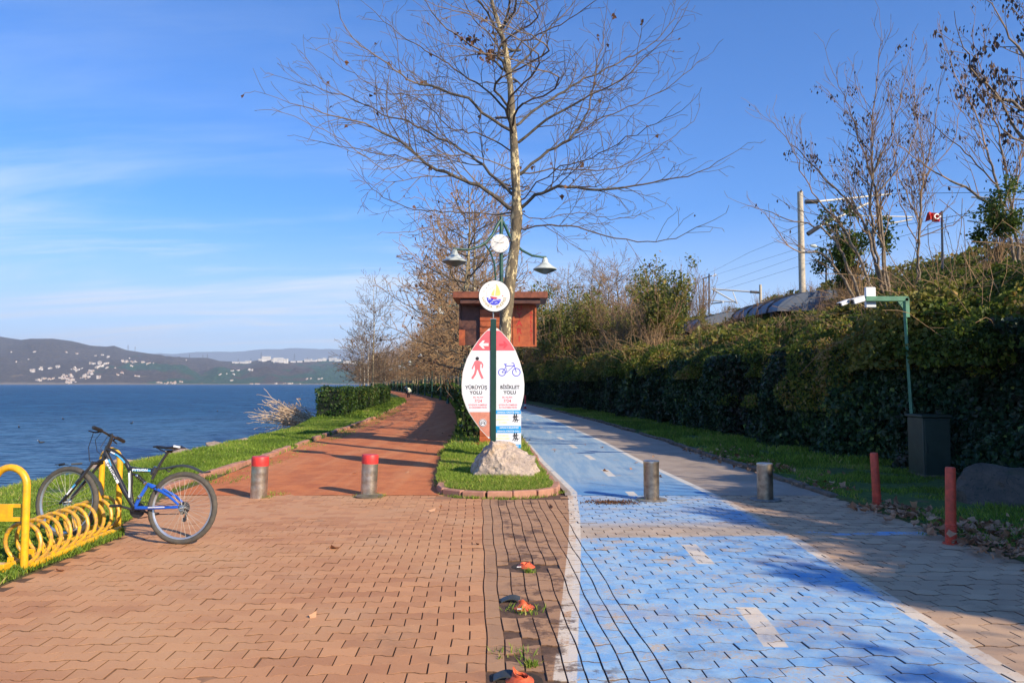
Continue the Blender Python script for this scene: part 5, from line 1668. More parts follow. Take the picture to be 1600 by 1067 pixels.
            tx, tz = sgn(793.5, 632.3); mb.text('GÜVENLİK KAMERASI', .037, tx, tz, -.0247, 0, M=T0, sx=.9, bold=.001); tx, tz = sgn(793.5, 636.3); mb.text('İLE İZLENMEKTEDİR', .037, tx, tz, -.0247, 0, M=T0, sx=.9, bold=.001)
            mb.build('notice_lettering', [M['pink_dark']], p)
    # two blue and white boards
    for k, (ya, yb) in enumerate(((640, 670.2), (669.4, 698.5))):
        yo = -.030 + k * .004
        (xa, za), (xb, zb) = sgn(774.6, ya), sgn(814, yb)
        r = .02
        pl = [(xa + r, za), (xb - r, za), (xb, za - r), (xb, zb + r), (xb - r, zb), (xa + r, zb), (xa, zb + r), (xa, za - r)]
        mb = MB(); mb.slab(pl, yo - .006, yo + .004, 0, T0); p = mb.build('notice_board', [M['sign_white']], rt)
        h = za - zb
        mb = MB()
        mb.slab([(xa + .004, za - .002), (xb - .004, za - .002), (xb - .004, za - h * .20), (xa + .004, za - h * .20)], yo - .009, yo - .0062, 0, T0)
        mb.slab([(xa + .004, zb + h * .19), (xb - .004, zb + h * .19), (xb - .004, zb + .002), (xa + .004, zb + .002)], yo - .009, yo - .0062, 0, T0)
        mb.build('blue_bands', [M['sky_blue']], p)
        mb = MB()
        mb.text('SAPANCA YÜRÜYÜŞ YOLU', .034, (xa + xb) / 2, za - h * .115, yo - .0092, 0, M=T0, sx=.92, bold=.001)
        mb.text('SAPANCA BELEDİYESİ', .036, (xa + xb) / 2 + .012, zb + h * .095, yo - .0092, 0, M=T0, sx=.92, bold=.001)
        mb.build('band_lettering', [M['white']], p)
        mb = MB()
        for j in range(3 - k):
            ww = (.19, .23, .15)[j]
            mb.box((xa + .13, yo - .0072, za - h * (.34 + j * .15)), (ww, .002, h * .10), 0, T0)
        mb.build('faded_block', [M['pale_yellow']], p)
        mb = MB(); cx, cz = xa + .325, za - h * .42
        for dx, s in ((0, 1), (.035, .95)):
            mb.slab([(cx + dx + .013 * s * math.cos(a * .7854), cz + .065 * s + .013 * s * math.sin(a * .7854)) for a in range(8)], yo - .0085 - dx * .01, yo - .0062, 0, T0)
            mb.stroke([(cx + dx, cz + .055 * s), (cx + dx - .004, cz)], .020 * s, yo - .0087 - dx * .01, yo - .0061, 0, M=T0)
            mb.stroke([(cx + dx - .004, cz), (cx + dx + .02, cz - .03), (cx + dx + .008, cz - .07)], .013, yo - .0089 - dx * .01, yo - .006, 0, M=T0)
            mb.stroke([(cx + dx - .004, cz), (cx + dx - .01, cz - .035), (cx + dx - .032, cz - .058)], .013, yo - .0091 - dx * .01, yo - .0059, 0, M=T0)
            mb.stroke([(cx + dx, cz + .045), (cx + dx - .025, cz + .025), (cx + dx - .018, cz + .01)], .010, yo - .0093 - dx * .01, yo - .0058, 0, M=T0)
            mb.stroke([(cx + dx, cz + .045), (cx + dx + .024, cz + .02), (cx + dx + .034, cz + .035)], .010, yo - .0095 - dx * .01, yo - .0057, 0, M=T0)
        mb.stroke([(cx + .03, cz - .03), (cx + .06, cz - .035), (cx + .09, cz - .02)], .009, yo - .0097, yo - .0056, 0, M=T0)
        mb.build('runners_symbol', [M['ink']], p)
    # round emblem on top
    cx, cz = sgn(772.6, 463.2); r = 25 * KS
    circ = lambda rr, n=48: [(cx + rr * math.cos(2 * math.pi * a / n), cz + rr * math.sin(2 * math.pi * a / n)) for a in range(n)]
    mb = MB(); mb.slab(circ(r), -.06, .06, 0, T0); p = mb.build('round_emblem', [M['ink']], rt)
    mb = MB(); mb.slab(circ(r * .965), -.068, -.0602, 0, T0); mb.build('emblem_face', [M['white']], p)
    def E(x, y): # crop coords 1067 over 70 px
        return sgn(740 + x / 15.24, 430 + y / 15.24)
    mb = MB()
    mb.slab([E(*q) for q in ((310, 540), (400, 560), (530, 580), (650, 580), (640, 640), (590, 700), (520, 722), (440, 716), (370, 680), (325, 620))], -.071, -.0682, 0, T0)
    mb.build('emblem_water', [M['blue_ink']], p)
    mb = MB()
    for (a, b_) in (((340, 600), (420, 590)), ((430, 640), (520, 620)), ((540, 610), (620, 620)), ((390, 670), (470, 665)), ((500, 680), (570, 665)), ((350, 570), (400, 580)), ((460, 600), (530, 600))):
        xa, ya = a; xb, yb = b_
        mb.stroke([E(xa, ya), E((xa + xb) / 2, (ya + yb) / 2 - 12), E(xb, yb)], .008, -.073, -.0712, 0, M=T0)
    mb.build('emblem_waves', [M['white']], p)
    mb = MB(); mb.slab([E(*q) for q in ((395, 515), (480, 528), (575, 540), (540, 572), (470, 574), (425, 556))], -.0745, -.0732, 0, T0)
    q = [E(692 + 20 * (1 if a % 2 else .45) * math.cos(a * .6283), 502 + 20 * (1 if a % 2 else .45) * math.sin(a * .6283)) for a in range(10)]
    mb.slab(q, -.071, -.0682, 0, T0)
    mb.build('emblem_hull', [M['pink_dark']], p)
    mb = MB()
    mb.slab([E(*q) for q in ((545, 220), (590, 290), (625, 380), (640, 460), (610, 500), (515, 500), (530, 360))], -.071, -.0682, 0, T0)
    mb.slab([E(*q) for q in ((500, 330), (490, 500), (420, 495), (440, 420))], -.071, -.0682, 0, T0)
    mb.build('emblem_sail', [M['ink_yellow']], p)
    mb = MB()
    mb.stroke([E(*q) for q in ((320, 540), (315, 400), (380, 350), (470, 300), (545, 215))], .004, -.0712, -.0682, 0, M=T0)
    for (x, y) in ((362, 245), (308, 315), (248, 395)):
        mb.slab([E(x + 17 * (1 if a % 2 else .45) * math.cos(a * .6283), y + 17 * (1 if a % 2 else .45) * math.sin(a * .6283)) for a in range(10)], -.071, -.0682, 0, T0)
    mb.build('emblem_stars', [M['plate']], p)
    mb = MB(); s1, s2 = 'SAPANCA', 'BELEDİYESİ'
    ex, ez = E(488, 508)
    for st, a0, a1 in ((s1, 188, 256), (s2, 284, 350)):
        for i, ch in enumerate(st):
            an = math.radians(a0 + (a1 - a0) * i / (len(st) - 1)); rr = r * .70
            mb.text(ch, .062, ex + rr * math.cos(an), ez + rr * math.sin(an), -.0684, 0, M=T0, rot=an + math.pi / 2, bold=.001)
    mb.build('emblem_lettering', [M['ink_gold']], p)
make_sign()

# ------------------------------------------------------------------ roofed wooden notice stand behind the sign
def make_kiosk():
    Y = 18.0; k = Y / F
    def K(px, py): return ((px - 772) * k, EYE + (600 - py) * k)
    rt = empty('notice_stand', (P(772, 600, Y).x, Y, 0), 0, 'roofed brown wooden notice stand with red carved lettering behind the sign', 'notice stand')
    (xa, z1), (xb, z0) = K(710, 461.5), K(854, 471.5)
    mb = MB(); mb.box(((xa + xb) / 2, .05, (z0 + z1) / 2 + .02), (xb - xa, 1.4, z1 - z0), 0, Matrix.Rotation(math.radians(-1.4), 4, 'Y') if False else None, bev=.012)
    for f in (-.75, .75): pass
    mb.build('roof', [M['roof_edge']], rt)
    mb = MB(); (xc, zc), (xd, zd) = K(721, 472), K(843, 481)
    mb.box(((xc + xd) / 2, .0, z0 - .045), (xd - xc, 1.15, .11), 0, bev=.008); mb.build('roof_beam', [M['wood_shaded']], rt)
    # centre post of boards
    (pa, _), (pb, _) = K(750, 500), K(803, 500)
    mb = MB()
    zb = 0.02; i = 0
    while zb < z0 - .3:
        h = .145; mb.box(((pa + pb) / 2, .0, zb + h / 2), (pb - pa - (.0 if i % 2 else .008), .34, h - .006), 0, bev=.006); zb += h; i += 1
    mb.build('board_post', [M['wood']], rt)
    mb = MB(); mb.box(((pa + pb) / 2, 0, z0 - .17), (pb - pa - .06, .3, .28), 0); mb.build('upper_post', [M['wood_shaded']], rt)
    mb = MB(); (qa, _), (qb, qz) = K(738, 700), K(812, 697)
    mb.box(((qa + qb) / 2, 0, .10), (qb - qa, .62, .09), 0, bev=.01); mb.build('plinth', [M['wood']], rt)
    # side boards; shade on the left one is put into its wood colour
    for nm, a, b_, zz0, zz1 in (('left_board', 717.5, 752, 474, 540), ('right_board', 801, 838, 474, 542.5)):
        (ax, az1), (bx, az0) = K(a, zz0), K(b_, zz1)
        mb = MB(); mb.box(((ax + bx) / 2, -.12 if nm == 'right_board' else -.05, (az0 + az1) / 2), (bx - ax - .05, .05, az1 - az0 - .05), 0)
        p = mb.build(nm, [M['wood'] if nm == 'right_board' else M['wood_shaded']], rt)
        yy = -.15 if nm == 'right_board' else -.08
        mb = MB(); w = .045
        mb.box((ax + w / 2, yy, (az0 + az1) / 2), (w, .07, az1 - az0), 0, bev=.006); mb.box((bx - w / 2, yy, (az0 + az1) / 2), (w, .07, az1 - az0), 0, bev=.006)
        mb.box(((ax + bx) / 2, yy - .002, az0 + w / 2), (bx - ax - 2 * w, .07, w), 0, bev=.006)
        mb.build('frame', [M['wood'] if nm == 'right_board' else M['wood_shaded']], p)
        if nm == 'right_board':
            mb = MB()
            for i, ch in enumerate('UYARI'): mb.text(ch, .20, ax + .16, az1 - .12 - i * .19, -.147, 0, bold=.004)
            for i, ch in enumerate('TABELASI'): mb.text(ch, .115, bx - .13, az1 - .14 - i * .108, -.147, 0, bold=.002)
            mb.build('lettering', [M['wood_red']], p)
        else:
            mb = MB(); (cx, cz1), (dx, cz0) = K(717.6, 516), K(727, 540)
            mb.box(((cx + dx) / 2, -.125, (cz0 + cz1) / 2), (dx - cx, .03, cz1 - cz0), 0); mb.build('lit_corner', [M['wood']], p)  # sunlit corner of the left board, added as a lighter piece
make_kiosk()

# ------------------------------------------------------------------ lamp posts
def lamp_template():
    rt = empty('street_lamp', (0, 0, 0))
    k = 19.5 / F
    def Q(px, py): return Vector(((px - 783) * k, 0, EYE + (600 - py) * k - .0))
    mb = MB(); z = Q(0, 331).z
    mb.tube([(0, 0, 0), (0, 0, 1.0), (0, 0, 3.2), (0, 0, z - .3)], [.075, .065, .055, .05], 14); mb.lathe([(.14, 0), (.14, .04), (.09, .25), (.075, .3)], 16)
    mb.tube([(0, 0, z - .3), (0, 0, z - .05), (0, 0, z + .03)], [.05, .04, .008], 12)
    mb.build('pole', [M['lamp_green']], rt)
    for sgnn in (-1, 1):
        mb = MB()
        A = [(783, 340), (775, 352), (768, 366), (758, 378), (745, 387), (727, 393.5), (708, 394.5), (701, 394)]
        q = [Q(*a) for a in A]; q = [Vector((v.x * -sgnn, 0, v.z)) if sgnn == 1 else v for v in q]
        mb.tube(q, [.04, .04, .038, .036, .034, .032, .03, .03], 10)
        Bq = [(754, 382), (764, 394), (771, 412), (773.5, 440)]
        q2 = [Q(*a) for a in Bq]; q2 = [Vector((-v.x, 0, v.z)) if sgnn == 1 else v for v in q2]
        mb.tube(q2 + [Vector((q2[-1].x * .3, 0, q2[-1].z - .25))], .022, 8)
        mb.build('arm', [M['lamp_green']], rt)
        c = Q(703, 397); cx = c.x if sgnn == -1 else -c.x
        Tm = Matrix.Translation((cx, 0, c.z))
        mb = MB(); mb.lathe([(.05, 0.03), (.075, -.02), (.09, -.08), (.095, -.10), (.20, -.19), (.315, -.27), (.33, -.285), (.325, -.30), (.20, -.295)], 28, 0, Tm)
        s = mb.build('lamp_shade', [M['lamp_shade']], rt)
        mb = MB(); mb.lathe([(.31, -.301), (.24, -.34), (.10, -.40), (.02, -.425)], 24, 0, Tm); mb.build('lamp_glass', [M['lamp_glass']], s)
    return rt
lt = lamp_template()
def place_lamp(o, x, y, rz, lab, s=1.0):
    o.location = (x, y, 0); o.rotation_euler = (0, 0, rz); o.scale = (s, s, s)
    tag(o, lab, 'street lamp', 'green street lamps between the paths')
k = 0
lamps = [(P(783, 600, 19.5).x, 19.5, math.radians(28))]
yy = 34
while yy < 215:
    lamps.append((float(cY(yy)) - 1.9 + (0 if yy > 50 else .6), yy, random.uniform(-.5, .5) + math.radians(20) + (1.2 if k % 2 else 0))); yy += 12.5; k += 1
for i, (x, y, rz) in enumerate(lamps):
    o = copy_tree(lt) if i else None
    if i: place_lamp(o, x, y, rz, 'green twin-arm street lamp in the far row under the avenue trees')
place_lamp(lt, *lamps[0], 'nearest green twin-arm street lamp, carrying a round white clock behind the plane tree')
def clock():
    Y = 19.35; k_ = Y / F; c = P(781, 381, Y)
    rt = empty('clock', c, 0, 'round white clock on the nearest green lamp post, half hidden by the tree trunk', 'clock')
    r = 14.5 * k_
    circ = lambda rr, n=36: [(rr * math.cos(2 * math.pi * a / n), rr * math.sin(2 * math.pi * a / n)) for a in range(n)]
    mb = MB(); mb.slab(circ(r), -.06, .07); mb.build('case', [M['white_plastic']], rt)
    mb = MB(); mb.slab(circ(r * .93), -.066, -.0602); f = mb.build('dial', [M['white']], rt)
    mb = MB()
    for i in range(12):
        a = i * math.pi / 6; mb.stroke([(r * .76 * math.cos(a), r * .76 * math.sin(a)), (r * .87 * math.cos(a), r * .87 * math.sin(a))], .010, -.069, -.0662)
    mb.stroke([(-r * .62, r * .18), (0, 0)], .012, -.070, -.0662); mb.stroke([(0, 0), (r * .45, r * .12)], .014, -.0705, -.0661)
    mb.build('hands', [M['plate']], f)
clock()

# ------------------------------------------------------------------ bicycle rack
def make_rack():
    rt = empty('bicycle_rack', (-4.15, 6.9, 0), 0, 'yellow spiral bicycle rack between two tall hoops on the grass', 'bicycle rack')
    O = Vector(rt.location)
    near = G(37, 895); far = G(184, 833)
    def hoop(rx, y, h, w, lean):
        mb = MB(); r = w / 2; q = [(rx, y, -.05), (rx, y, (h - r) * .5)]
        for i in range(0, 13):
            a = math.pi * i / 12; q.append((rx - r + r * math.cos(a), y + lean * (1 - math.cos(a)) * r, h - r + r * math.sin(a)))
        q += [(rx - w, y + lean * w, (h - r) * .5), (rx - w, y + lean * w, -.05)]
        q = [Vector(p) - O for p in q]
        mb.tube(q, .029, 14); return mb.build('hoop', [M['yellow']], rt)
    hoop(near.x, near.y, .86, .30, .10); hoop(far.x, far.y, .86, .225, .3)
    a0 = Vector((near.x - .075, near.y + .02, .215)); a1 = Vector((far.x - .12, far.y - .06, .215))
    # spiral
    mb = MB(); q = []; turns = 9.5; n = int(turns * 22); r = .172
    for i in range(n + 1):
        t = i / n; a = -math.pi / 2 + 2 * math.pi * turns * t
        c = a0.lerp(a1, t); q.append(c + Vector((r * math.cos(a), 0, r * math.sin(a))) - O)
    mb.tube(q, .0165, 8); mb.build('spiral', [M['yellow_worn']], rt)
    # rails
    for dx in (.085, -.12):
        mb = MB(); mb.tube([Vector((near.x + dx * .5 - (0 if dx > 0 else .07), near.y + .03, .055)) - O, Vector((far.x + dx * .3 - (0 if dx > 0 else .12), far.y - .02, .055)) - O], .028, 12); mb.build('rail', [M['yellow']], rt)
    # little tabs that hold the coils
    mb = MB()
    for i in range(10):
        c = a0.lerp(a1, (i + .1) / 10) - O
        mb.box((c.x, c.y, .045), (.22, .045, .008), 0, bev=.003)
        mb.box((c.x - .08, c.y + .03, .085), (.05, .012, .06), 0, bev=.003)
    mb.build('coil_tabs', [M['yellow']], rt)
    mb = MB(); (x0, z0), (x1, z1) = (near.x - .30, .56), (near.x - .01, .42)
    # plate with a cut-out: built as bars round the hole
    y = near.y + .015 - O.y; X = lambda v: v - O.x
    mb.box((X((x0 + x1) / 2), y, .545), (x1 - x0, .008, .03)); mb.box((X((x0 + x1) / 2), y, .435), (x1 - x0, .008, .035))
    mb.box((X(x1 - .02), y, .491), (.04, .008, .078)); mb.box((X(x0 + .09), y, .491), (.18, .008, .078)); mb.build('name_plate', [M['yellow']], rt)
    mb = MB(); mb.box((X(near.x - .14), near.y - O.y - .07, .06), (.10, .09, .07), 0, bev=.006); mb.build('foot', [M['yellow']], rt)
make_rack()

# ------------------------------------------------------------------ bicycle
M['spoke'] = pbr('dull_spokes', (.50, .47, .42), .6, .3, var=.1)
def make_bicycle():
    s = .00630
    g = G(281, 850)
    rt = empty('bicycle', (g.x, g.y, 0), 0, 'black, blue and white mountain bicycle parked with its front wheel in the yellow rack', 'bicycle')
    def B(px, py, lat=0.0): return Vector(((px - 281) * s, lat, (850 - py) * s))
    Rw = .345
    def wheel(name, cpx, cpy, ry=0.0, lift=0.0):
        c = B(cpx, cpy); c.z = Rw + lift
        w = empty(name, c); w.parent = rt
        mb = MB()
        n = 56; R_, r_ = Rw - .024, .026
        vs, fs = [], []
        for i in range(n):
            a = 2 * math.pi * i / n
            for j in range(12):
                b_ = 2 * math.pi * j / 12
                kn = 1.0
                if math.cos(b_) > -.2 and (i + (j % 2)) % 2 == 0: kn = 1.13
                rr = R_ + r_ * math.cos(b_) * kn; vs.append((rr * math.cos(a), r_ * math.sin(b_) * kn * .95, rr * math.sin(a)))
        for i in range(n):
            for j in range(12):
                i2, j2 = (i + 1) % n, (j + 1) % 12
                fs.append((i * 12 + j, i2 * 12 + j, i2 * 12 + j2, i * 12 + j2))
        mb.add(vs, fs, 0, True); mb.build('tyre', [M['tyre']], w)
        mb = MB(); n = 48; prof = [(.296, -.013), (.302, -.013), (.302, .013), (.296, .013), (.283, .006), (.283, -.006)]
        vs, fs = [], []
        for i in range(n):
            a = 2 * math.pi * i / n
            for (r, y) in prof: vs.append((r * math.cos(a), y, r * math.sin(a)))
        for i in range(n):
            for j in range(6):
                fs.append((i * 6 + j, ((i + 1) % n) * 6 + j, ((i + 1) % n) * 6 + (j + 1) % 6, i * 6 + (j + 1) % 6))
        mb.add(vs, fs, 0, True); mb.build('rim', [M['rim']], w)
        mb = MB()
        for i in range(32):
            a = 2 * math.pi * i / 32; sd = -1 if i % 2 else 1; b_ = a + (.30 if (i // 2) % 2 else -.30)
            mb.tube([(.022 * math.cos(b_), sd * .026, .022 * math.sin(b_)), (.285 * math.cos(a), 0, .285 * math.sin(a))], .0011, 4, cap=False)
        mb.build('spokes', [M['spoke']], w)
        mb = MB(); mb.cyl((0, -.05, 0), (0, .05, 0), .012, 12); mb.cyl((0, -.03, 0), (0, -.022, 0), .03, 16); mb.cyl((0, .022, 0), (0, .03, 0), .03, 16)
        mb.cyl((0, -.062, 0), (0, -.05, 0), .009, 8)
        mb.build('hub', [M['chrome']], w)
        w.rotation_euler = (0, ry, 0)
        return w
    rw = wheel('rear_wheel', 281, 795)
    mb = MB()
    for i in range(6): mb.lathe([(.028 + .006 * i, 0), (.028 + .006 * i, .003)], 22, 0, Matrix.Translation((0, .058 - i * .0045, 0)) @ Matrix.Rotation(math.pi / 2, 4, 'X'))
    mb.build('cassette', [M['metal_dark']], rw)
    fw = wheel('front_wheel', 94, 786, lift=.045)
    fw.rotation_euler = (0, 0, math.radians(-7))
    fc = B(94, 786); fc.z = Rw + .045
    # main frame
    mb = MB()
    HT, HB = B(152, 703), B(146.5, 722)
    mb.tube([HT + Vector((0, 0, .015)), HB - Vector((-.002, 0, .01))], .021, 12)
    BBp = B(204.5, 796)
    mb.tube([B(150, 712), B(168, 741), B(186, 771), BBp], [.026, .027, .025, .024], 12)
    mb.tube([B(153, 706), B(164, 711), B(176, 718), B(185, 727), B(191.5, 738), B(194.5, 752), B(195.5, 770), B(200, 790)], [.023, .023, .022, .022, .021, .019, .018, .018], 12)
    mb.tube([B(191, 736), B(210, 738), B(232, 738.5)], [.026, .021, .020], 12)
    mb.tube([B(196, 744), B(203, 746)], .014, 8)
    mb.cyl(B(204.5, 797, -.038), B(204.5, 797, .038), .026, 14)
    mb.tube([B(228, 745), B(233.5, 733)], .021, 12)
    fr = mb.build('frame', [M['bike_black']], rt)
    # decals laid on the tube sides
    def decal(mat, a, b_, w, y, nm):
        mb = MB(); mb.stroke([(a.x, a.z), ((a.x + b_.x) / 2, (a.z + b_.z) / 2), (b_.x, b_.z)], w, y - .0015, y + .012); return mb.build(nm, [mat], fr)
    decal(M['bike_white'], B(153.5, 722), B(177, 758), .026, -.0268, 'white_decal')
    decal(M['bike_cyan'], B(158, 722), B(163, 732), .014, -.0262, 'cyan_decal')
    mb = MB(); a, b_ = B(153.5, 722), B(177, 758); an = math.atan2(b_.z - a.z, b_.x - a.x)
    mb.text('PYTHON', .042, (a.x + b_.x) / 2, (a.z + b_.z) / 2, -.0288, 0, rot=an, sx=1.15, bold=.0012); mb.build('frame_lettering', [M['ink']], fr)
    mb = MB(); q = [B(162, 711), B(171, 715), B(179, 721), B(184.5, 727)]; mb.stroke([(v.x, v.z) for v in q], .015, -.0245, -.012); mb.build('cyan_decal', [M['bike_cyan']], fr)
    mb = MB(); q = [B(160, 710), B(167, 713)]; mb.stroke([(v.x, v.z) for v in q], .013, -.0255, -.012); mb.build('white_decal', [M['bike_white']], fr)
    mb = MB(); q = [B(192.5, 742), B(194.3, 755), B(195.2, 768), B(196, 780)]; mb.stroke([(v.x, v.z) for v in q], .017, -.0215, -.010); mb.build('white_decal', [M['bike_white']], fr)
    mb = MB(); a, b_ = B(197, 737.5), B(227, 738.8); mb.stroke([(a.x, a.z), (b_.x, b_.z)], .018, -.0232, -.012); mb.build('cyan_decal', [M['bike_cyan']], fr)
    mb = MB(); mb.text('PYTHON', .034, B(210, 738).x, B(210, 738).z, -.0242, 0, sx=1.15, bold=.0012); mb.build('frame_lettering', [M['bike_white']], fr)
    # blue swing arm
    mb = MB()
    mb.tube([B(205.5, 793), B(212, 779), B(223.5, 759)], [.018, .017, .016], 12)
    for sd in (-1, 1):
        y = .034 * sd
        mb.tube([B(223.5, 760, 0), B(232, 763.5, y * .9), B(249, 770, y * 1.4), B(264, 778, y * 1.7), B(279, 790, y * 1.7)], [.017, .016, .0145, .013, .010], 10)
        mb.tube([B(208, 796, y * .6), B(222, 796, y * 1.2), B(250, 795, y * 1.7), B(278, 794, y * 1.7)], [.019, .016, .0145, .011], 10)
    mb.build('swing_arm', [M['bike_blue']], rt)
    mb = MB(); a, b_ = B(232, 794.5), B(258, 793.5); mb.stroke([(a.x, a.z), (b_.x, b_.z)], .008, -.074, -.066)
    sw = rt.children[-1]; mb.build('white_decal', [M['bike_white']], sw)
    mb = MB(); mb.tube([B(211, 778, -.02), B(214, 781, -.02)], .019, 10); mb.build('band_clamp', [M['chrome']], rt)
    # shock
    mb = MB(); a, b_ = B(203, 746), B(218.5, 758.5)
    mb.tube([a, b_], .008, 10, 1)
    q = []; nn = 60; d = (b_ - a); t = d.normalized(); sx = t.cross(Vector((0, 1, 0))).normalized(); sy = Vector((0, 1, 0))
    for i in range(nn + 1):
        f = i / nn; an = 2 * math.pi * 5 * f; q.append(a + d * (.12 + .76 * f) + (sx * math.cos(an) + sy * math.sin(an)) * .017)
    mb.tube(q, .005, 6, 0); mb.cyl(a, a + d * .12, .019, 12, 1); mb.cyl(b_ - d * .1, b_, .019, 12, 1)
    mb.build('shock_absorber', [M['black'], M['chrome']], rt)
    # seat post, saddle
    mb = MB(); mb.tube([B(229, 752), B(240, 728), B(252, 708)], .0135, 12); mb.cyl(B(233, 734) , B(230, 742), .022, 12); sp = mb.build('seat_post', [M['metal_dark']], rt)
    mb = MB()
    sec = [(227, 701.5, .014, .010), (234, 700.6, .019, .016), (242, 701.5, .030, .020), (251, 702.0, .052, .024), (260, 701.5, .072, .026), (268, 700.5, .078, .024), (274, 701.5, .062, .018), (277, 703, .03, .008)]
    vs, fs = [], []
    for (px, py, hw, th) in sec:
        c = B(px, py)
        for j in range(12):
            a = 2 * math.pi * j / 12; zz = math.sin(a)
            vs.append((c.x, hw * math.cos(a), c.z + (th * .55 * zz if zz > 0 else th * 1.5 * zz * (abs(math.cos(a)) * .6 + .4)) - (abs(math.cos(a)) ** 3) * th * .4))
    for i in range(len(sec) - 1):
        for j in range(12): fs.append((i * 12 + j, i * 12 + (j + 1) % 12, (i + 1) * 12 + (j + 1) % 12, (i + 1) * 12 + j))
    fs += [tuple(range(11, -1, -1)), tuple(range((len(sec) - 1) * 12, len(sec) * 12))]
    mb.add(vs, fs, 0, True); sa = mb.build('saddle', [M['bike_black']], rt)
    mb = MB(); mb.stroke([(B(266, 700).x, B(266, 700.5).z), (B(275, 702).x, B(275, 702.2).z)], .017, -.083, -.055); mb.build('white_patch', [M['bike_white']], sa)
    mb = MB()
    for sd in (-1, 1): mb.tube([B(232, 703, sd * .012), B(244, 708.5, sd * .02), B(256, 708.5, sd * .022), B(268, 704, sd * .03)], .0035, 6)
    mb.cyl(B(248, 709, -.022), B(256, 709, .022), .014, 10); mb.build('saddle_rails', [M['metal_dark']], sa)
    # rear mudguard
    def guard(pts, w, nm, th=.004):
        mb = MB(); vs, fs = [], []
        for i, (p, hw) in enumerate(zip(pts, w)):
            for j in range(7):
                a = (j - 3) / 3; vs.append((p.x, hw * a, p.z - abs(a) ** 2.2 * hw * .55))
        for i in range(len(pts) - 1):
            for j in range(6): fs.append((i * 7 + j, i * 7 + j + 1, (i + 1) * 7 + j + 1, (i + 1) * 7 + j))
        N = len(vs); vs2 = [(x, y, z - th) for x, y, z in vs]; fs2 = [tuple(k + N for k in reversed(f)) for f in fs]
        ed = []
        for i in range(len(pts) - 1):
            ed.append((i * 7, (i + 1) * 7, (i + 1) * 7 + N, i * 7 + N)); ed.append((i * 7 + 6, i * 7 + 6 + N, (i + 1) * 7 + 6 + N, (i + 1) * 7 + 6))
        mb.add(vs + vs2, fs + fs2 + ed, 0, True); return mb.build(nm, [M['guard']], rt)
    guard([B(236, 735), B(246, 734), B(254, 732.5), B(266, 729.8), B(278, 728.8), B(290, 730.5), B(301, 735), B(310, 739.5), B(321, 738.5)], [.015, .022, .03, .034, .035, .034, .032, .028, .02], 'rear_mudguard')
    mb = MB(); mb.tube([B(247, 734), B(255, 740.5), B(262, 734)], [.006, .009, .005], 8); mb.tube([B(231, 738), B(248, 734.5)], .009, 8); mb.build('mudguard_bracket', [M['guard']], rt)
    # cranks
    mb = MB()
    for r, y in ((.078, .05), (.062, .043)):
        T_ = Matrix.Translation(B(204.5, 800, y)) @ Matrix.Rotation(math.pi / 2, 4, 'X'); mb.lathe([(r * .75, 0), (r, .0), (r, .003), (r * .75, .003)], 36, 0, T_)
    mb.cyl(B(204.5, 799, .03), B(204.5, 799, .06), .024, 14)
    mb.tube([B(204.5, 798, .062), B(225, 806, .066)], [.013, .010], 8)
    mb.tube([B(204.5, 798, -.05), B(184, 792, -.062)], [.013, .010], 8)
    mb.tube([B(207, 786.5, .048), B(240, 792, .055), B(279, 789, .058)], .0045, 6); mb.tube([B(206, 813, .048), B(240, 806, .055), B(271, 805, .058)], .0045, 6)
    cr = mb.build('crankset', [M['metal_dark']], rt)
    for (px, py, y0, y1) in ((184, 792, -.075, -.155), (225, 806, .075, .155)):
        mb = MB(); c = B(px, py, (y0 + y1) / 2); mb.box(c, (.085, abs(y1 - y0), .024), 0, bev=.006); mb.build('pedal', [M['black']], cr)
    mb = MB(); mb.box(B(283, 798, .07), (.035, .02, .05), 1, bev=.006); mb.tube([B(283, 799, .07), B(281, 812, .07)], .012, 8, 0)
    for p in ((276, 803), (280, 814)):
        mb.lathe([(.022, 0), (.022, .008)], 16, 0, Matrix.Translation(B(*p, .066)) @ Matrix.Rotation(math.pi / 2, 4, 'X'))
    mb.build('derailleur', [M['metal_dark'], M['chrome']], rt)
    mb = MB(); mb.tube([B(236, 766, -.045), B(242, 762, -.05), B(243, 772, -.045)], .009, 8); mb.tube([B(236, 766, .045), B(242, 762, .05), B(243, 772, .045)], .009, 8); mb.tube([B(240, 762, -.05), B(246, 760, 0), B(240, 762, .05)], .003, 6); mb.build('rear_brake', [M['black']], rt)
    # fork
    mb = MB(); crown = B(137, 727.5); sg = .062
    mb.tube([HB, crown], .019, 12); mb.box(crown, (.05, .15, .035), 0, Matrix.Identity(4), bev=.01)
    for sd in (-1, 1):
        ax = fc + Vector((-.02, sd * .052, .0)); cr_ = crown + Vector((0, sd * sg, 0)); mid = cr_.lerp(ax, .48)
        mb.tube([cr_, mid], .0135, 10, 1); mb.tube([mid - (mid - cr_) * .12, ax], [.019, .017], 12, 0)
        mb.tube([ax, ax + Vector((-.02, 0, -.012))], .014, 8, 0)
    mb.tube([crown.lerp(fc, .46) + Vector((-.008, -.055, 0)), crown.lerp(fc, .40) + Vector((-.03, 0, .05)), crown.lerp(fc, .46) + Vector((-.008, .055, 0))], .011, 8, 0)
    fk = mb.build('fork', [M['bike_black'], M['metal_dark']], rt)
    mb = MB(); a = crown.lerp(fc, .60) + Vector((-.012, 0, 0)); b_ = crown.lerp(fc, .80) + Vector((-.016, 0, 0)); mb.stroke([(a.x, a.z), (b_.x, b_.z)], .014, -.0735, -.06); mb.build('white_decal', [M['bike_white']], fk)
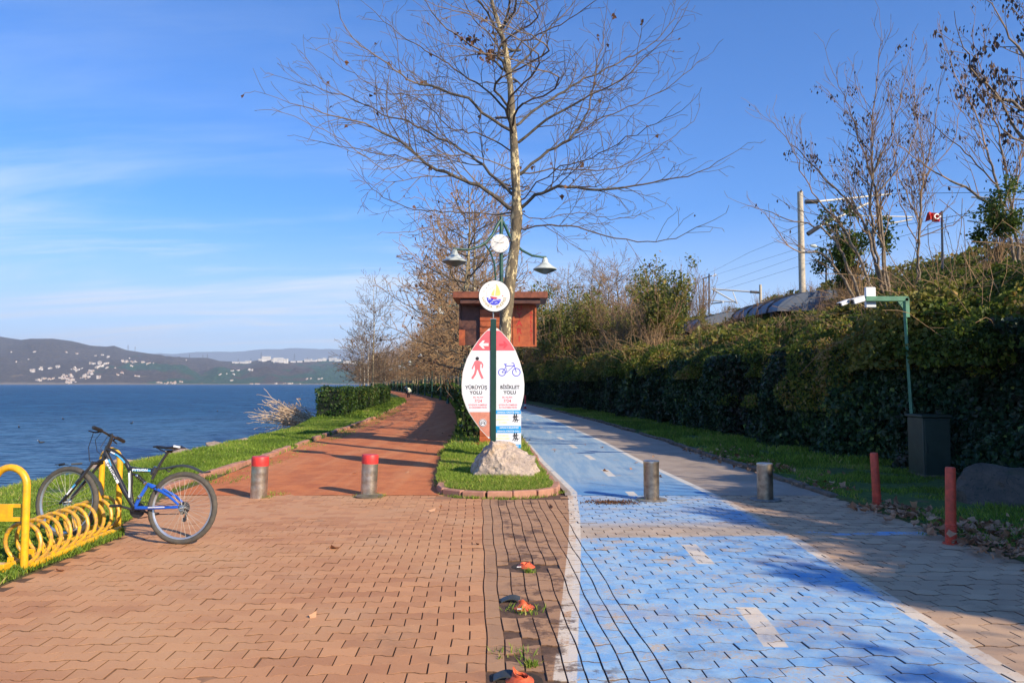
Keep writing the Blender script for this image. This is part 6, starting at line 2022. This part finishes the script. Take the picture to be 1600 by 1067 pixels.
    mb = MB(); a = crown.lerp(fc, .54) + Vector((-.008, 0, 0)); b_ = crown.lerp(fc, .63) + Vector((-.012, 0, 0)); mb.stroke([(a.x, a.z), (b_.x, b_.z)], .016, -.0745, -.06); mb.build('cyan_decal', [M['bike_cyan']], fk)
    mb = MB()
    for sd in (-1, 1): mb.tube([crown.lerp(fc, .28) + Vector((-.02, sd * .05, .03)), crown.lerp(fc, .42) + Vector((-.01, sd * .04, .03)), crown.lerp(fc, .5) + Vector((.02, sd * .034, .02))], [.010, .011, .010], 8)
    mb.tube([B(100, 729.5, -.05), B(112, 728.5, 0), B(100, 729.5, .05)], .008, 8); mb.build('front_brake', [M['black']], fk)
    # front mudguard
    def arcpt(an, r): return Vector((fc.x + r * math.cos(an), 0, fc.z + r * math.sin(an)))
    pts = [arcpt(math.radians(a), Rw + .022) for a in (62, 52, 42, 32, 22, 12)]
    mb = MB(); mb.tube([arcpt(math.radians(100), Rw + .03), arcpt(math.radians(108), Rw + .034)], .012, 8); mb.box(arcpt(math.radians(104), Rw + .03), (.12, .045, .008), 0, bev=.003); mb.build('front_reflector', [M['black']], fk)
    guard(pts, [.03, .034, .034, .034, .032, .028], 'front_mudguard')
    # stem, bars
    mb = MB(); st = B(158, 684)
    mb.tube([HT, B(156, 693), st], [.018, .017, .016], 12)
    hc = B(153, 684)
    mb.tube([st, hc], .017, 10)
    nl = Vector((.02, -.29, .055)); fl = Vector((-.02, .29, -.065))
    e = lambda v, f, up=0: hc + v * f + Vector((0, 0, up))
    mb.tube([e(nl, 1.0, .01), e(nl, .75, .012), e(nl, .32, .008), hc, e(fl, .32, .008), e(fl, .75, .012), e(fl, 1.0, .01)], .0115, 10)
    hb = mb.build('handlebar', [M['bike_black']], rt)
    for v in (nl, fl):
        mb = MB(); mb.tube([e(v, .62, .012), e(v, .66, .012), e(v, 1.0, .010), e(v, 1.04, .010)], [.017, .0185, .0185, .014], 12); mb.build('grip', [M['black']], hb)
        mb = MB(); mb.cyl(e(v, .52, .010), e(v, .60, .012), .019, 12); mb.tube([e(v, .52, .0) + Vector((-.02, 0, 0)), e(v, .60, -.012) + Vector((-.05, 0, 0)), e(v, .92, -.018) + Vector((-.06, 0, 0))], [.009, .007, .006], 8); mb.build('brake_lever', [M['black']], hb)
    mb = MB()
    mb.tube([e(nl, .5), hc + Vector((-.10, -.10, .03)), hc + Vector((-.17, -.05, -.12)), hc + Vector((-.16, -.03, -.26)), crown + Vector((-.03, -.03, .02))], .0035, 6)
    mb.tube([e(fl, .5), hc + Vector((-.06, .08, .0)), hc + Vector((-.09, .02, -.12)), hc + Vector((-.05, 0, -.2)), HB + Vector((-.02, 0, 0))], .0028, 6)
    mb.tube([e(nl, .5), hc + Vector((-.09, -.08, -.05)), hc + Vector((-.11, 0, -.16)), hc + Vector((-.02, -.02, -.22)), B(155, 716, -.03)], .0028, 6)
    mb.build('cables', [M['black']], hb)
    for o in (hb,): pass
    rt.rotation_euler = (math.radians(-5.5), 0, math.radians(-3.5))
    return rt
make_bicycle()
# ------------------------------------------------------------------ cabinet and camera pole
def make_cabinet():
    a = G(1419, 748); w, d, h = .44, .55, 1.0
    rt = empty('utility_cabinet', (a.x + .50, a.y + .25, .0), math.radians(-4), 'dark green metal utility cabinet against the ivy wall', 'cabinet')
    mb = MB(); mb.box((0, 0, h / 2), (w, d, h), 0, bev=.012); mb.build('body', [M['cabinet']], rt)
    mb = MB(); mb.box((0, 0, h + .022), (w + .06, d + .06, .045), 0, bev=.01); mb.build('lid', [M['cabinet']], rt)
    mb = MB(); mb.box((0, -d / 2 - .008, h / 2 + .01), (w - .05, .016, h - .10), 0, bev=.005); dr = mb.build('door', [M['cabinet']], rt)
    mb = MB(); mb.box((-w / 2 + .05, -d / 2 - .025, h * .5), (.022, .02, .16), 0, bev=.004); mb.build('handle', [M['cabinet_dark']], dr)
    mb = MB(); mb.box((0, 0, .03), (w + .04, d + .04, .07), 0, bev=.006); mb.build('plinth', [M['kerb_old']], rt)
make_cabinet()

def make_camera_pole():
    Y = 12.9
    b = P(1424, 600, Y); rt = empty('camera_pole', (b.x, Y, 0), 0, 'green angled pole with white security cameras and a white box, beside the cabinet', 'camera pole')
    O = Vector(rt.location); Q = lambda px, py, dy=0: P(px, py, Y + dy) - O
    mb = MB(); base = Q(1425.5, 656); base.z = 0; base.x += .03
    mb.tube([base, Q(1425, 656), Q(1414.5, 500), Q(1412, 466)], [.036, .034, .031, .031], 4); mb.build('upright', [M['cam_green']], rt)
    mb = MB(); mb.box((Q(1416, 474).x + .005, 0, Q(1416, 481).z), (.07, .07, .34), 0, bev=.004)
    mb.box(((Q(1352, 467).x + Q(1418, 467).x) / 2, 0, Q(1380, 467).z), (Q(1418, 467).x - Q(1352, 467).x, .07, .085), 0, bev=.004)
    mb.slab([(Q(1402, 473).x, Q(1402, 471.5).z), (Q(1410, 482).x, Q(1410, 482).z), (Q(1410, 471).x, Q(1410, 471).z)], -.02, .02); mb.build('arm', [M['cam_green']], rt)
    mb = MB(); c = Q(1363, 464); mb.box((c.x, .08, c.z), (.175, .07, .36), 0, bev=.01); mb.build('white_box', [M['white_plastic']], rt)
    for (ax, ay, bx, by, r) in ((1349, 467, 1332, 472, .055), (1326, 471, 1313, 476, .04)):
        mb = MB(); a, c = Q(ax, ay, -.08), Q(bx, by, -.16)
        d = (c - a); Mx = Matrix.Translation((a + c) / 2) @ d.to_track_quat('X', 'Z').to_matrix().to_4x4()
        mb.box((0, 0, 0), (d.length, r * 1.7, r * 1.6), 0, Mx, bev=.012); mb.box((.02, 0, r * .95), (d.length * 1.15, r * 2, .010), 0, Mx, bev=.003)
        cm = mb.build('camera', [M['white_plastic']], rt)
        mb = MB(); mb.cyl(Mx @ Vector((d.length / 2, 0, 0)), Mx @ Vector((d.length / 2 + .012, 0, 0)), r * .62, 14); mb.build('lens', [M['black']], cm)
    mb = MB(); mb.tube([Q(1352, 468, 0), Q(1345, 470, -.06), Q(1330, 470, -.1)], .014, 8); mb.build('bracket', [M['white_plastic']], rt)
make_camera_pole()

# ------------------------------------------------------------------ railway things on the bank
def mast(px, ptop, pbot, Y, lab, arms):
    b = P(px, pbot, Y); t = P(px, ptop, Y); rt = empty('catenary_mast', (b.x, Y, b.z - 1.5), 0, lab, 'railway mast')
    O = Vector(rt.location); Q = lambda x, y, dy=0.0: P(x, y, Y + dy) - O
    h = t.z - b.z + 1.5
    mb = MB(); mb.lathe([(.17, 0), (.135, h), (.09, h + .01)], 14); mb.build('concrete_post', [M['concrete']], rt)
    for (pts, r, mt, nm) in arms:
        mb = MB(); mb.tube([Q(*p) for p in pts], r, 8); mb.build(nm, [M[mt]], rt)
mast(1254, 300, 470, 36, 'tall round concrete railway mast with white catenary bracket tubes', [
    ([(1258, 315.5), (1278, 315)], .11, 'metal_dark', 'insulator'), ([(1278, 315), (1392, 303.5, 2)], .05, 'cream', 'tube'), ([(1262, 366), (1280, 354)], .11, 'metal_dark', 'insulator'),
    ([(1280, 354), (1360, 316, 2)], .055, 'cream', 'tube'), ([(1310, 315), (1300, 337, 1)], .03, 'cream', 'tube'), ([(1325, 337, 1), (1428, 339, 2)], .03, 'cream', 'tube'), ([(1388, 350, 2), (1425, 343, 2)], .04, 'cream', 'tube')])
mast(1188.5, 445, 466, 80, 'distant concrete railway mast whose white bracket tubes cross the brown scrub', [
    ([(1186, 457), (1172, 456)], .14, 'metal_dark', 'insulator'), ([(1172, 456), (1112, 451.5, 2)], .08, 'cream', 'tube'), ([(1152, 474), (1112, 451.5, 2)], .08, 'cream', 'tube'), ([(1145, 456), (1151, 472)], .05, 'cream', 'tube'),
    ([(1146, 472), (1094, 468, 2)], .06, 'cream', 'tube'), ([(1130, 472), (1111, 474.5, 2)], .08, 'cream', 'tube')])
mast(1640, 290, 420, 26, 'railway mast beyond the right edge whose white bracket tubes show behind the bare trees', [
    ([(1640, 314), (1518, 308, 2)], .035, 'cream', 'tube'), ([(1640, 355), (1528, 310, 2)], .04, 'cream', 'tube'), ([(1560, 352, 1), (1512, 345, 2)], .03, 'cream', 'tube'), ([(1590, 345), (1535, 356, 2)], .045, 'cream', 'tube')])
def wires():
    for i, (pts, r) in enumerate(((((1600, 300, 22), (1392, 303, 38), (1170, 395, 60), (1112, 425, 82), (1000, 470, 130)), .011), (((1600, 318, 22), (1300, 372, 38), (1110, 432, 82), (1000, 474, 130)), .009), (((1428, 339, 38), (1250, 400, 58), (1094, 455, 82), (1000, 478, 130)), .010), (((1500, 345, 28), (1350, 385, 38), (1100, 462, 82)), .010))):
        q = [P(*p) for p in pts]; mb = MB(); mb.tube(q, r, 5)
        o = mb.build('overhead_wire', [M['wire']]); tag(o, 'thin dark railway wire sagging between the masts over the bank', 'wire', 'railway wires over the bank')
wires()
def wood_pole():
    Y = 62; b = P(1108, 500, Y); rt = empty('signal_post', b, 0, 'thin dark double post with a small white lamp among the shrubs', 'post')
    Q = lambda x, y, dy=0.0: P(x, y, Y + dy) - b
    mb = MB(); mb.tube([Q(1108, 500), Q(1108, 428)], .07, 8); mb.tube([Q(1099, 500), Q(1099, 435)], .06, 8); mb.tube([Q(1097, 436), Q(1112, 431)], .05, 6); mb.build('posts', [M['metal_dark']], rt)
    mb = MB(); mb.tube([Q(1112, 432), Q(1116, 430.5), Q(1119, 429)], [.03, .07, .1], 8); mb.build('lamp', [M['white_plastic']], rt)
wood_pole()
def road_lamp():
    Y = 60; b = P(1291, 450, Y); rt = empty('road_lamp', b, 0, 'slim grey road lamp with one pale head seen past the concrete mast', 'street lamp')
    Q = lambda x, y: P(x, y, Y) - b
    mb = MB(); mb.tube([Q(1291, 450), Q(1291, 391), Q(1289, 389), Q(1277, 386)], [.10, .07, .05, .05], 8); mb.tube([Q(1291, 391), Q(1304, 391)], .05, 6); mb.build('pole', [M['metal_dark']], rt)
    mb = MB(); mb.tube([Q(1277, 386), Q(1273, 384.6), Q(1266, 383.6)], [.06, .16, .10], 8); mb.build('lamp_head', [M['lamp_shade']], rt)
road_lamp()
def flag():
    Y = 23; b = P(1473, 420, Y); rt = empty('flag', b, 0, 'small red flag with white crescent and star flying on a thin pole above the bank', 'flag')
    Q = lambda x, y: P(x, y, Y) - b
    mb = MB(); mb.tube([Q(1473, 420), Q(1471.5, 330)], .035, 8); mb.build('pole', [M['metal_dark']], rt)
    mb = MB(); nx, nz = 12, 6; vs, fs = [], []
    for i in range(nx + 1):
        for j in range(nz + 1):
            p = Q(1471 - 23 * i / nx, 331 + 2.5 * math.sin(i * .5) + i * .25 + 13 * j / nz); vs.append((p.x, .08 * math.sin(i * 1.0 + j * .3), p.z))
    for i in range(nx):
        for j in range(nz): a = i * (nz + 1) + j; fs.append((a, a + 1, a + nz + 2, a + nz + 1))
    N = len(vs); vs2 = [(x, y + .01, z) for x, y, z in vs]
    mb.add(vs + vs2, fs + [tuple(k + N for k in reversed(f)) for f in fs], 0, True); f = mb.build('cloth', [M['flag']], rt)
    mb = MB(); c = Q(1461, 339.5); k = .075
    mb.stroke([(c.x + k * math.cos(a), c.z + k * math.sin(a)) for a in np.linspace(.7, 5.6, 14)], .035, -.12, -.10)
    mb.slab([(c.x + .09 + .05 * (1 if a % 2 else .45) * math.cos(a * .6283), c.z + .05 * (1 if a % 2 else .45) * math.sin(a * .6283)) for a in range(10)], -.12, -.10)
    mb.build('crescent_and_star', [M['white']], f)
flag()
# dark blue curved roofs beyond the bank
def long_roof(a, b_, w, h, name, lab):
    d = (b_ - a); L = d.length; ang = math.atan2(d.y, d.x); mid = (a + b_) / 2
    slope = math.atan2(d.z, math.hypot(d.x, d.y))
    rt = empty(name, mid, ang, lab, 'roof'); n = 12
    mb = MB(); vs, fs = [], []
    for x in (-L / 2, L / 2):
        for i in range(n + 1):
            t = math.pi * i / n; vs.append((x, w / 2 * math.cos(t), h * math.sin(t) + x * math.tan(slope)))
    for i in range(n): fs.append((i, i + 1, n + 2 + i, n + 1 + i))
    fs += [tuple(range(n + 1)), tuple(range(2 * n + 1, n, -1))]
    mb.add(vs, fs, 0, True); mb.build('roof', [M['blue_roof']], rt)
    mb = MB()
    for k in range(int(L / 2.5) + 1):
        x = -L / 2 + .1 + k * 2.5
        mb.tube([(x, (w / 2 + .03) * math.cos(math.pi * i / 10), (h + .03) * math.sin(math.pi * i / 10) + x * math.tan(slope)) for i in range(11)], .05, 5)
    mb.build('ribs', [M['metal_dark']], rt)
    mb = MB()
    for k in range(int(L / 5) + 1):
        x = -L / 2 + .3 + k * 5
        for sd in (-1, 1): mb.cyl((x, sd * (w / 2 - .2), x * math.tan(slope) + .2), (x, sd * (w / 2 - .2), -5), .1, 8)
    mb.build('posts', [M['metal_dark']], rt)
long_roof(P(1055, 532, 62), P(1152, 515, 46), 5.0, 1.1, 'platform_roof', 'grey-blue rounded platform roof showing through the shrubs on the bank')
long_roof(P(1202, 499, 44), P(1296, 485, 32), 4.4, .9, 'platform_roof', 'grey-blue rounded platform roof behind the concrete railway mast')

# ------------------------------------------------------------------ small distant figures
def person():
    Y = 84; b = P(641, 600, Y); b.z = .02
    rt = empty('person', b, 0, 'person in a pale yellow vest crouching on the far clay path with their head down', 'person')
    me = bpy.data.meshes.new('body')
    J = [((0, 0, .52), .17), ((-.12, 0, .72), .20), ((-.30, 0, .92), .19), ((-.42, 0, 1.0), .09), ((-.50, -.02, 1.08), .10),
         ((.06, -.12, .50), .12), ((-.28, -.15, .48), .09), ((-.24, -.15, .06), .06), ((-.36, -.16, .04), .05),
         ((.06, .12, .50), .12), ((-.18, .17, .46), .09), ((-.10, .17, .06), .06), ((-.22, .18, .04), .05),
         ((-.34, -.2, .82), .06), ((-.40, -.22, .58), .05), ((-.48, -.18, .36), .035), ((-.34, .2, .82), .06), ((-.42, .22, .58), .05), ((-.50, .16, .36), .035)]
    E = [(0, 1), (1, 2), (2, 3), (3, 4), (0, 5), (5, 6), (6, 7), (7, 8), (0, 9), (9, 10), (10, 11), (11, 12), (2, 13), (13, 14), (14, 15), (2, 16), (16, 17), (17, 18)]
    me.from_pydata([j[0] for j in J], E, [])
    o = link(bpy.data.objects.new('body', me), rt); md = o.modifiers.new('skin', 'SKIN')
    for v, j in zip(me.skin_vertices[0].data, J): v.radius = (j[1], j[1])
    me.skin_vertices[0].data[0].use_root = True
    s = o.modifiers.new('sub', 'SUBSURF'); s.levels = s.render_levels = 1; me.materials.append(M['trousers'])
    mb = MB(); mb.tube([(.03, 0, .60), (-.12, 0, .76), (-.28, 0, .94), (-.38, 0, 1.0)], [.235, .26, .24, .14], 12); mb.build('vest', [M['yellow_vest']], rt)
    mb = MB(); mb.lathe([(.02, -.12), (.09, -.08), (.115, 0), (.10, .08), (.03, .13)], 12, 0, Matrix.Translation((-.51, -.02, 1.09))); mb.build('head', [M['skin']], rt)
    mb = MB(); mb.lathe([(.118, .0), (.12, .05), (.085, .11), (.02, .14)], 12, 0, Matrix.Translation((-.49, -.02, 1.10))); mb.build('hair', [M['hair']], rt)
person()
def red_marker():
    Y = 47; b = P(820.5, 600, Y); b.z = 0
    rt = empty('lane_marker_post', b, 0, 'small red and white marker post standing far off beside the cycle lane', 'marker post')
    mb = MB(); mb.lathe([(.11, 0), (.11, .04), (.06, .07), (.055, .8), (.03, .84)], 12); mb.build('post', [M['red_band']], rt)
    mb = MB(); mb.lathe([(.06, .15), (.061, .16), (.061, .27), (.06, .28)], 12); mb.build('white_band', [M['white']], rt)
red_marker()
def birds():
    R = random.Random(5)
    P0 = None
    for k, (px, py) in enumerate(((65, 692), (99, 655), (30, 668), (205, 662), (340, 643))):
        d = ray(px, py); t = (WATER - EYE) / d.z; x, y = d.x * t, d.y * t
        if P0 is None:
            rt = empty('water_bird', (x, y, WATER), R.uniform(0, 6.3)); P0 = rt
            mb = MB(); mb.tube([(-.22, 0, .08), (-.16, 0, .07), (0, 0, .05), (.12, 0, .05), (.18, 0, .08)], [.006, .03, .06, .045, .02], 10); mb.tube([(.13, 0, .09), (.17, 0, .17), (.20, 0, .21)], [.045, .03, .04], 8); mb.build('body', [M['ink']], rt)
            mb = MB(); mb.tube([(.22, 0, .205), (.27, 0, .195)], [.018, .004], 6); mb.build('beak', [M['white']], rt)
        else:
            rt = copy_tree(P0); rt.location = (x, y, WATER); rt.rotation_euler = (0, 0, R.uniform(0, 6.3))
        rt.scale = (.6, .6, .6)
        tag(rt, 'small black coot floating on the blue lake', 'water bird', 'coots floating on the lake')
birds()

# ------------------------------------------------------------------ far shore
ridge = lerp([(-900, 560), (-500, 540), (-300, 528), (-120, 520), (0, 526), (32, 531), (47, 529), (81, 529), (112, 533), (141, 540), (165, 541.6), (177, 540), (197, 547), (244, 554), (262, 557), (300, 559), (324, 559), (343, 564), (384, 566), (412, 561), (450, 564.5), (506, 561.5), (534, 563), (562, 567), (600, 574), (650, 584), (700, 592), (760, 597), (900, 598)])
D0 = 3300.0
def far_h(u, d):
    """height above the lake at pixel column u and distance d"""
    top = (600 - ridge(u)) / F * 5200 + 2.45
    f = np.clip((d - D0) / 1900, 0, 1)
    sm = f ** .8
    q = np.stack([u * .016, d * .0016, u * 0], -1)
    n = fbm(q, 71, 5) - .5; n2 = fbm(q * 3.1, 72, 4) - .5
    h = top * sm + (n * 130 + n2 * 36) * np.clip(f * 4, 0, 1) * np.clip((1 - f) * 3, 0, 1) * np.clip(top / 180, .15, 1)
    return np.where(d < D0, -3.0, np.maximum(h, 1.2 + 1.5 * f)) + WATER
def make_hills():
    us = np.concatenate([np.arange(-900, -60, 12.0), np.arange(-60, 620, 2.5), np.arange(620, 905, 8)])
    ds = np.concatenate([[D0 - 60, D0], D0 + np.linspace(10, 1900, 90), [5500, 6500]])
    U, D = np.meshgrid(us, ds)
    Hh = far_h(U.ravel(), D.ravel()).reshape(U.shape)
    Hh[-1] = WATER - 5; Hh[-2] *= .7
    X = (U - 800) / F * D
    idx = np.arange(U.size).reshape(U.shape)
    Q = np.stack([idx[:-1, :-1], idx[:-1, 1:], idx[1:, 1:], idx[1:, :-1]], -1).reshape(-1, 4)
    m, t, b = newmat('wooded_hills')
    n = t.noise(.0022, 7, .65); n2 = t.noise(.011, 6, .7); n3 = t.noise(.06, 4, .7)
    c = t.mix(t.smooth(n3, .35, .65), (.05, .042, .042), (.115, .09, .07))
    con = t.math('MULTIPLY', t.smooth(t.math('ADD', n, t.attr('green')), .56, .62), 1.0)
    c = t.mix(con, c, t.mix(t.smooth(n3, .4, .6), (.015, .065, .045), (.04, .11, .06)))
    c = t.mix(t.smooth(n2, .60, .70), c, (.20, .14, .085))
    c = t.mix(t.smooth(t.voro(.005, out='Distance'), .10, .04), c, (.22, .17, .10))
    c = t.mix(t.attr('beach'), c, (.30, .25, .20))
    t.put(b.inputs['Base Color'], c); b.inputs['Roughness'].default_value = 1; b.inputs['Specular IOR Level'].default_value = 0
    t.put(b.inputs['Normal'], t.bump(t.math('ADD', n3, n2), 1.0, 22))
    gr = np.interp(U.ravel(), [-100, 180, 260, 330, 420, 520, 600], [-.12, -.06, .06, .10, .02, .14, .16]) + np.where(D.ravel() < D0 + 700, .04, -.04)
    bc = ((D.ravel() < D0 + 22) & (D.ravel() > D0 - 100)) * .8
    o = np_obj('hills', np.stack([X.ravel(), D.ravel(), Hh.ravel()], -1), Q, [m], {'green': gr, 'beach': bc}, smooth=True)
    tag(o, kind='structure')
    # a fainter range much farther away
    us = np.arange(-900, 900, 10.0); V, Q = [], []
    prof = fbm(np.stack([us * .008, us * 0, us * 0], -1), 90, 4)
    for i, u in enumerate(us):
        topy = 549 + (prof[i] - .5) * 22
        for (d, hh) in ((10500, 0), (12500, (600 - topy) / F * 12500), (14500, 0)): V.append(((u - 800) / F * d, d, hh - 3))
    for i in range(len(us) - 1):
        for j in range(2): Q.append((i * 3 + j, i * 3 + 3 + j, i * 3 + 4 + j, i * 3 + 1 + j))
    o = np_obj('far_hills', np.array(V), np.array(Q), [pbr('distant_range', (.07, .075, .07), 1, var=.3, scale=.001)], smooth=True)
    tag(o, kind='structure')
make_hills()

def hill_point(px, py):
    """where the sight line through a pixel meets the far hills"""
    d = ray(px, py); dd = np.linspace(D0 + 5, 5250, 500)
    h = far_h(np.full(500, float(px)), dd)
    z = EYE + d.z / d.y * dd
    k = np.argmax(h >= z)
    if h[k] < z[k]: return None
    return Vector((d.x / d.y * dd[k], dd[k], h[k]))

def house_mesh(kind, seed):
    R = random.Random(seed); mb = MB()
    w, d, h = {'house': (11, 9, 7), 'block': (16, 11, 12), 'long': (60, 20, 12)}[kind]
    mb.box((0, 0, h / 2 - 3), (w, d, h + 6), 0)
    if kind == 'house':
        vs = [(-w / 2 - .6, -d / 2 - .6, h), (w / 2 + .6, -d / 2 - .6, h), (w / 2 + .6, d / 2 + .6, h), (-w / 2 - .6, d / 2 + .6, h), (-w / 4, 0, h + 3.2), (w / 4, 0, h + 3.2)]
        mb.add(vs, [(0, 1, 5, 4), (1, 2, 5), (2, 3, 4, 5), (3, 0, 4), (3, 2, 1, 0)], 1)
    else:
        mb.box((0, 0, h + .4), (w + 1, d + 1, .9), 1)
    nw = max(3, int(w / 3.2)); nf = int(h / 3)
    for f in range(nf):
        for i in range(nw): mb.box((-w / 2 + (i + .5) * w / nw, -d / 2 - .05, 1.7 + f * 3), (1.4, .2, 1.5), 2)
    return mb
Mh = {'cream_wall': pbr('cream_house_wall', (.60, .50, .40), .8, var=.08, scale=.1), 'white_wall': pbr('white_house_wall', (.70, .66, .60), .8, var=.05, scale=.1),
      'tile': pbr('tile_roof', (.34, .15, .09), .9, var=.2, scale=.2), 'pane': pbr('dark_window', (.10, .11, .13), .3, var=.1), 'pale_roof': pbr('pale_flat_roof', (.60, .58, .55), .8, var=.1)}
HM = []
for kind, wall, roof in (('house', 'cream_wall', 'tile'), ('house', 'white_wall', 'tile'), ('block', 'white_wall', 'tile'), ('block', 'cream_wall', 'pale_roof'), ('long', 'white_wall', 'pale_roof')):
    mb = house_mesh(kind, 1); o = mb.build('house', [Mh[wall], Mh[roof], Mh['pane']]); HM.append(o.data); bpy.data.objects.remove(o)
def houses():
    R = random.Random(77)
    clusters = [  # px,py centre, spread, n, kinds, label, group   (crop coords / 5.333)
        (((270, 428), (340, 412), (410, 405), (480, 392)), (16, 8), 30, (2, 3), 'white apartment block in the far lakeside row on the lower left hillside', 'white blocks on the lower left hillside'),
        (((800, 300), (850, 296), (905, 310)), (16, 8), 8, (2, 3), 'white block high on the far hillside above the lakeside town', 'white blocks high above the town'),
        (((590, 275), (650, 282), (560, 270)), (18, 3), 8, (0, 1), 'small white house in the short high row on the far wooded hillside', 'high row of white houses'),
        (((760, 365), (830, 360), (880, 368), (840, 385), (800, 398)), (20, 8), 34, (2, 3), 'white terraced block in the dense upper part of the far lakeside town', 'terraced blocks in the upper town'),
        (((1040, 350), (1120, 352), (1190, 355), (1240, 362)), (28, 8), 34, (0, 3), 'cream house in the long upper row at the right of the far town', 'cream houses in the upper right row'),
        (((570, 470), (560, 490), (600, 500), (580, 520), (540, 490)), (40, 14), 40, (0, 1, 3), 'cream house in the middle of the far lakeside town near the water', 'cream houses in the town centre'),
        (((720, 470), (760, 450), (830, 480), (700, 480), (780, 430), (650, 420), (600, 410)), (38, 16), 46, (0, 1, 2), 'red-roofed house scattered over the slope of the far lakeside town', 'scattered red-roofed houses'),
        (((370, 495), (430, 495), (320, 505)), (24, 8), 16, (0, 3), 'cream house by the green field near the far shore', 'houses by the green field'),
        (((900, 400), (950, 400), (980, 458), (1140, 470), (1110, 385), (1010, 440)), (26, 6), 20, (0, 1), 'lone white house between fields right of the far town', 'white houses between the fields'),
        (((1310, 525), (1400, 525), (1500, 520), (1450, 528)), (34, 6), 20, (0,), 'pale house in the low row on the far shore below the dark pines', 'low row on the far shore'),
        (((1090, 318), (1360, 320), (1550, 335), (90, 270), (285, 270), (235, 328), (130, 348)), (12, 4), 9, (1,), 'solitary white house on the upper far hillside', 'solitary houses on the far hillside')]
    for cen, sp, n, kinds, lab, grp in clusters:
        k = 0; tries = 0
        while k < n and tries < n * 6:
            tries += 1
            c = R.choice(cen); x = (c[0] + R.gauss(0, sp[0] * .5)) / 5.333; y = 500 + (c[1] + R.gauss(0, sp[1] * .5)) / 5.333
            p = hill_point(x, y)
            if p is None: continue
            o = link(bpy.data.objects.new('house', HM[R.choice(kinds)])); s = R.uniform(.42, .65)
            o.location = p; o.rotation_euler = (0, 0, R.uniform(-.5, .5)); o.scale = (s * 1.1, s, s); tag(o, lab, 'house', grp); k += 1
    cl2 = [(((360, 315), (400, 318), (480, 312), (500, 315), (330, 318)), (18, 4), 12, (1, 2), 'small white house in the hamlet on the middle of the far slope', 'hamlet on the middle slope'),
           (((345, 345), (290, 343), (235, 350), (330, 395)), (14, 6), 10, (1,), 'small white house on the lane below the far hamlet', 'houses on the lane below the hamlet'),
           (((490, 437), (545, 437)), (22, 3), 8, (0,), 'pale low house on the far shore right of the pines', 'low houses on the far right shore'),
           (((690, 430), (760, 425), (830, 428), (880, 432), (960, 385), (1080, 388)), (36, 6), 22, (0, 3), 'pale brown house among bare trees on the far right shore', 'brown shore houses')]
    for cen, sp, n, kinds, lab, grp in cl2:
        k = 0; tries = 0
        while k < n and tries < n * 6:
            tries += 1
            c = R.choice(cen); x = 300 + (c[0] + R.gauss(0, sp[0] * .5)) / 5.333; y = 520 + (c[1] + R.gauss(0, sp[1] * .5)) / 5.333
            p = hill_point(x, y)
            if p is None: continue
            o = link(bpy.data.objects.new('house', HM[R.choice(kinds)])); s = R.uniform(.42, .62) * (.75 if 'brown' in lab else 1)
            o.location = p; o.rotation_euler = (0, 0, R.uniform(-.5, .5)); o.scale = (s * 1.1, s, s); tag(o, lab, 'house', grp); k += 1
    # white campus on the ridge
    for (x, w, h, dy) in ((360, 26, 8, 0), (385, 30, 9, 1), (440, 60, 12, 0), (478, 40, 14, -1), (600, 70, 12, 2), (628, 62, 26, -4), (690, 26, 14, -3), (730, 70, 24, -2), (770, 66, 22, 0), (745, 60, 10, 6), (850, 40, 8, 3), (905, 40, 8, 4), (975, 60, 16, 0), (1020, 50, 10, 3), (1080, 50, 12, -1), (1110, 30, 18, -1), (1180, 60, 22, -3), (1220, 50, 16, -1), (1310, 70, 14, 4), (1350, 30, 18, 0)):
        px = 300 + x / 5.333; top = ridge(px)
        p = hill_point(px, top + 1.6 + dy * .12)
        if p is None: continue
        o = link(bpy.data.objects.new('campus_building', HM[4])); o.location = p + Vector((0, -20, 0)); o.scale = (w * .82 / 60, 1, max(.5, h * .82 / 12)); o.rotation_euler = (0, 0, R.uniform(-.15, .15))
        tag(o, 'large white building among the long row on the far ridge', 'building', 'white buildings along the far ridge')
    # pylons
    first = None
    for px, hpx in ((324, 6), (372, 5), (408, 12), (460, 12), (200, 9), (211, 8), (296, 6), (317, 5), (480, 5), (392, 5), (513, 7)):
        p = hill_point(px, ridge(px) + .8)
        if p is None: continue
        Hh = hpx * p.y / F + 4
        mb = MB()
        for sx in (-1, 1):
            for sy in (-1, 1): mb.tube([(sx * Hh * .09, sy * Hh * .09, 0), (sx * Hh * .02, sy * Hh * .02, Hh * .7), (0, 0, Hh)], .35, 4)
        for z, w in ((.66, .17), (.78, .14), (.9, .11)): mb.tube([(-Hh * w, 0, Hh * z), (Hh * w, 0, Hh * z)], .3, 4)
        for z in (.15, .3, .45, .6):
            a = Hh * .09 * (1 - z * .95); b_ = Hh * .09 * (1 - (z + .12) * .95)
            mb.tube([(-a, -a, Hh * z), (b_, -b_, Hh * (z + .12))], .22, 4); mb.tube([(a, -a, Hh * z), (-b_, -b_, Hh * (z + .12))], .22, 4)
        o = mb.build('power_pylon', [M['metal_dark']], None, p); tag(o, 'thin lattice power pylon standing on the far ridge', 'pylon', 'power pylons on the far ridge')
houses()

# ------------------------------------------------------------------ air
def haze():
    mb = MB(); mb.box((-1000, 7000, 395), (19000, 16200, 1010)); m = bpy.data.materials.new('haze'); m.use_nodes = True
    n = m.node_tree.nodes; n.clear(); out = n.new('ShaderNodeOutputMaterial'); v = n.new('ShaderNodeVolumePrincipled')
    v.inputs['Color'].default_value = (.64, .78, 1.0, 1); v.inputs['Density'].default_value = HAZE; v.inputs['Anisotropy'].default_value = .0
    m.node_tree.links.new(v.outputs[0], out.inputs['Volume'])
    o = mb.build('haze', [m]); tag(o, kind='stuff', label='thin blue air haze over the lake and hills', cat='haze')
HAZE = 0.9e-4
haze()
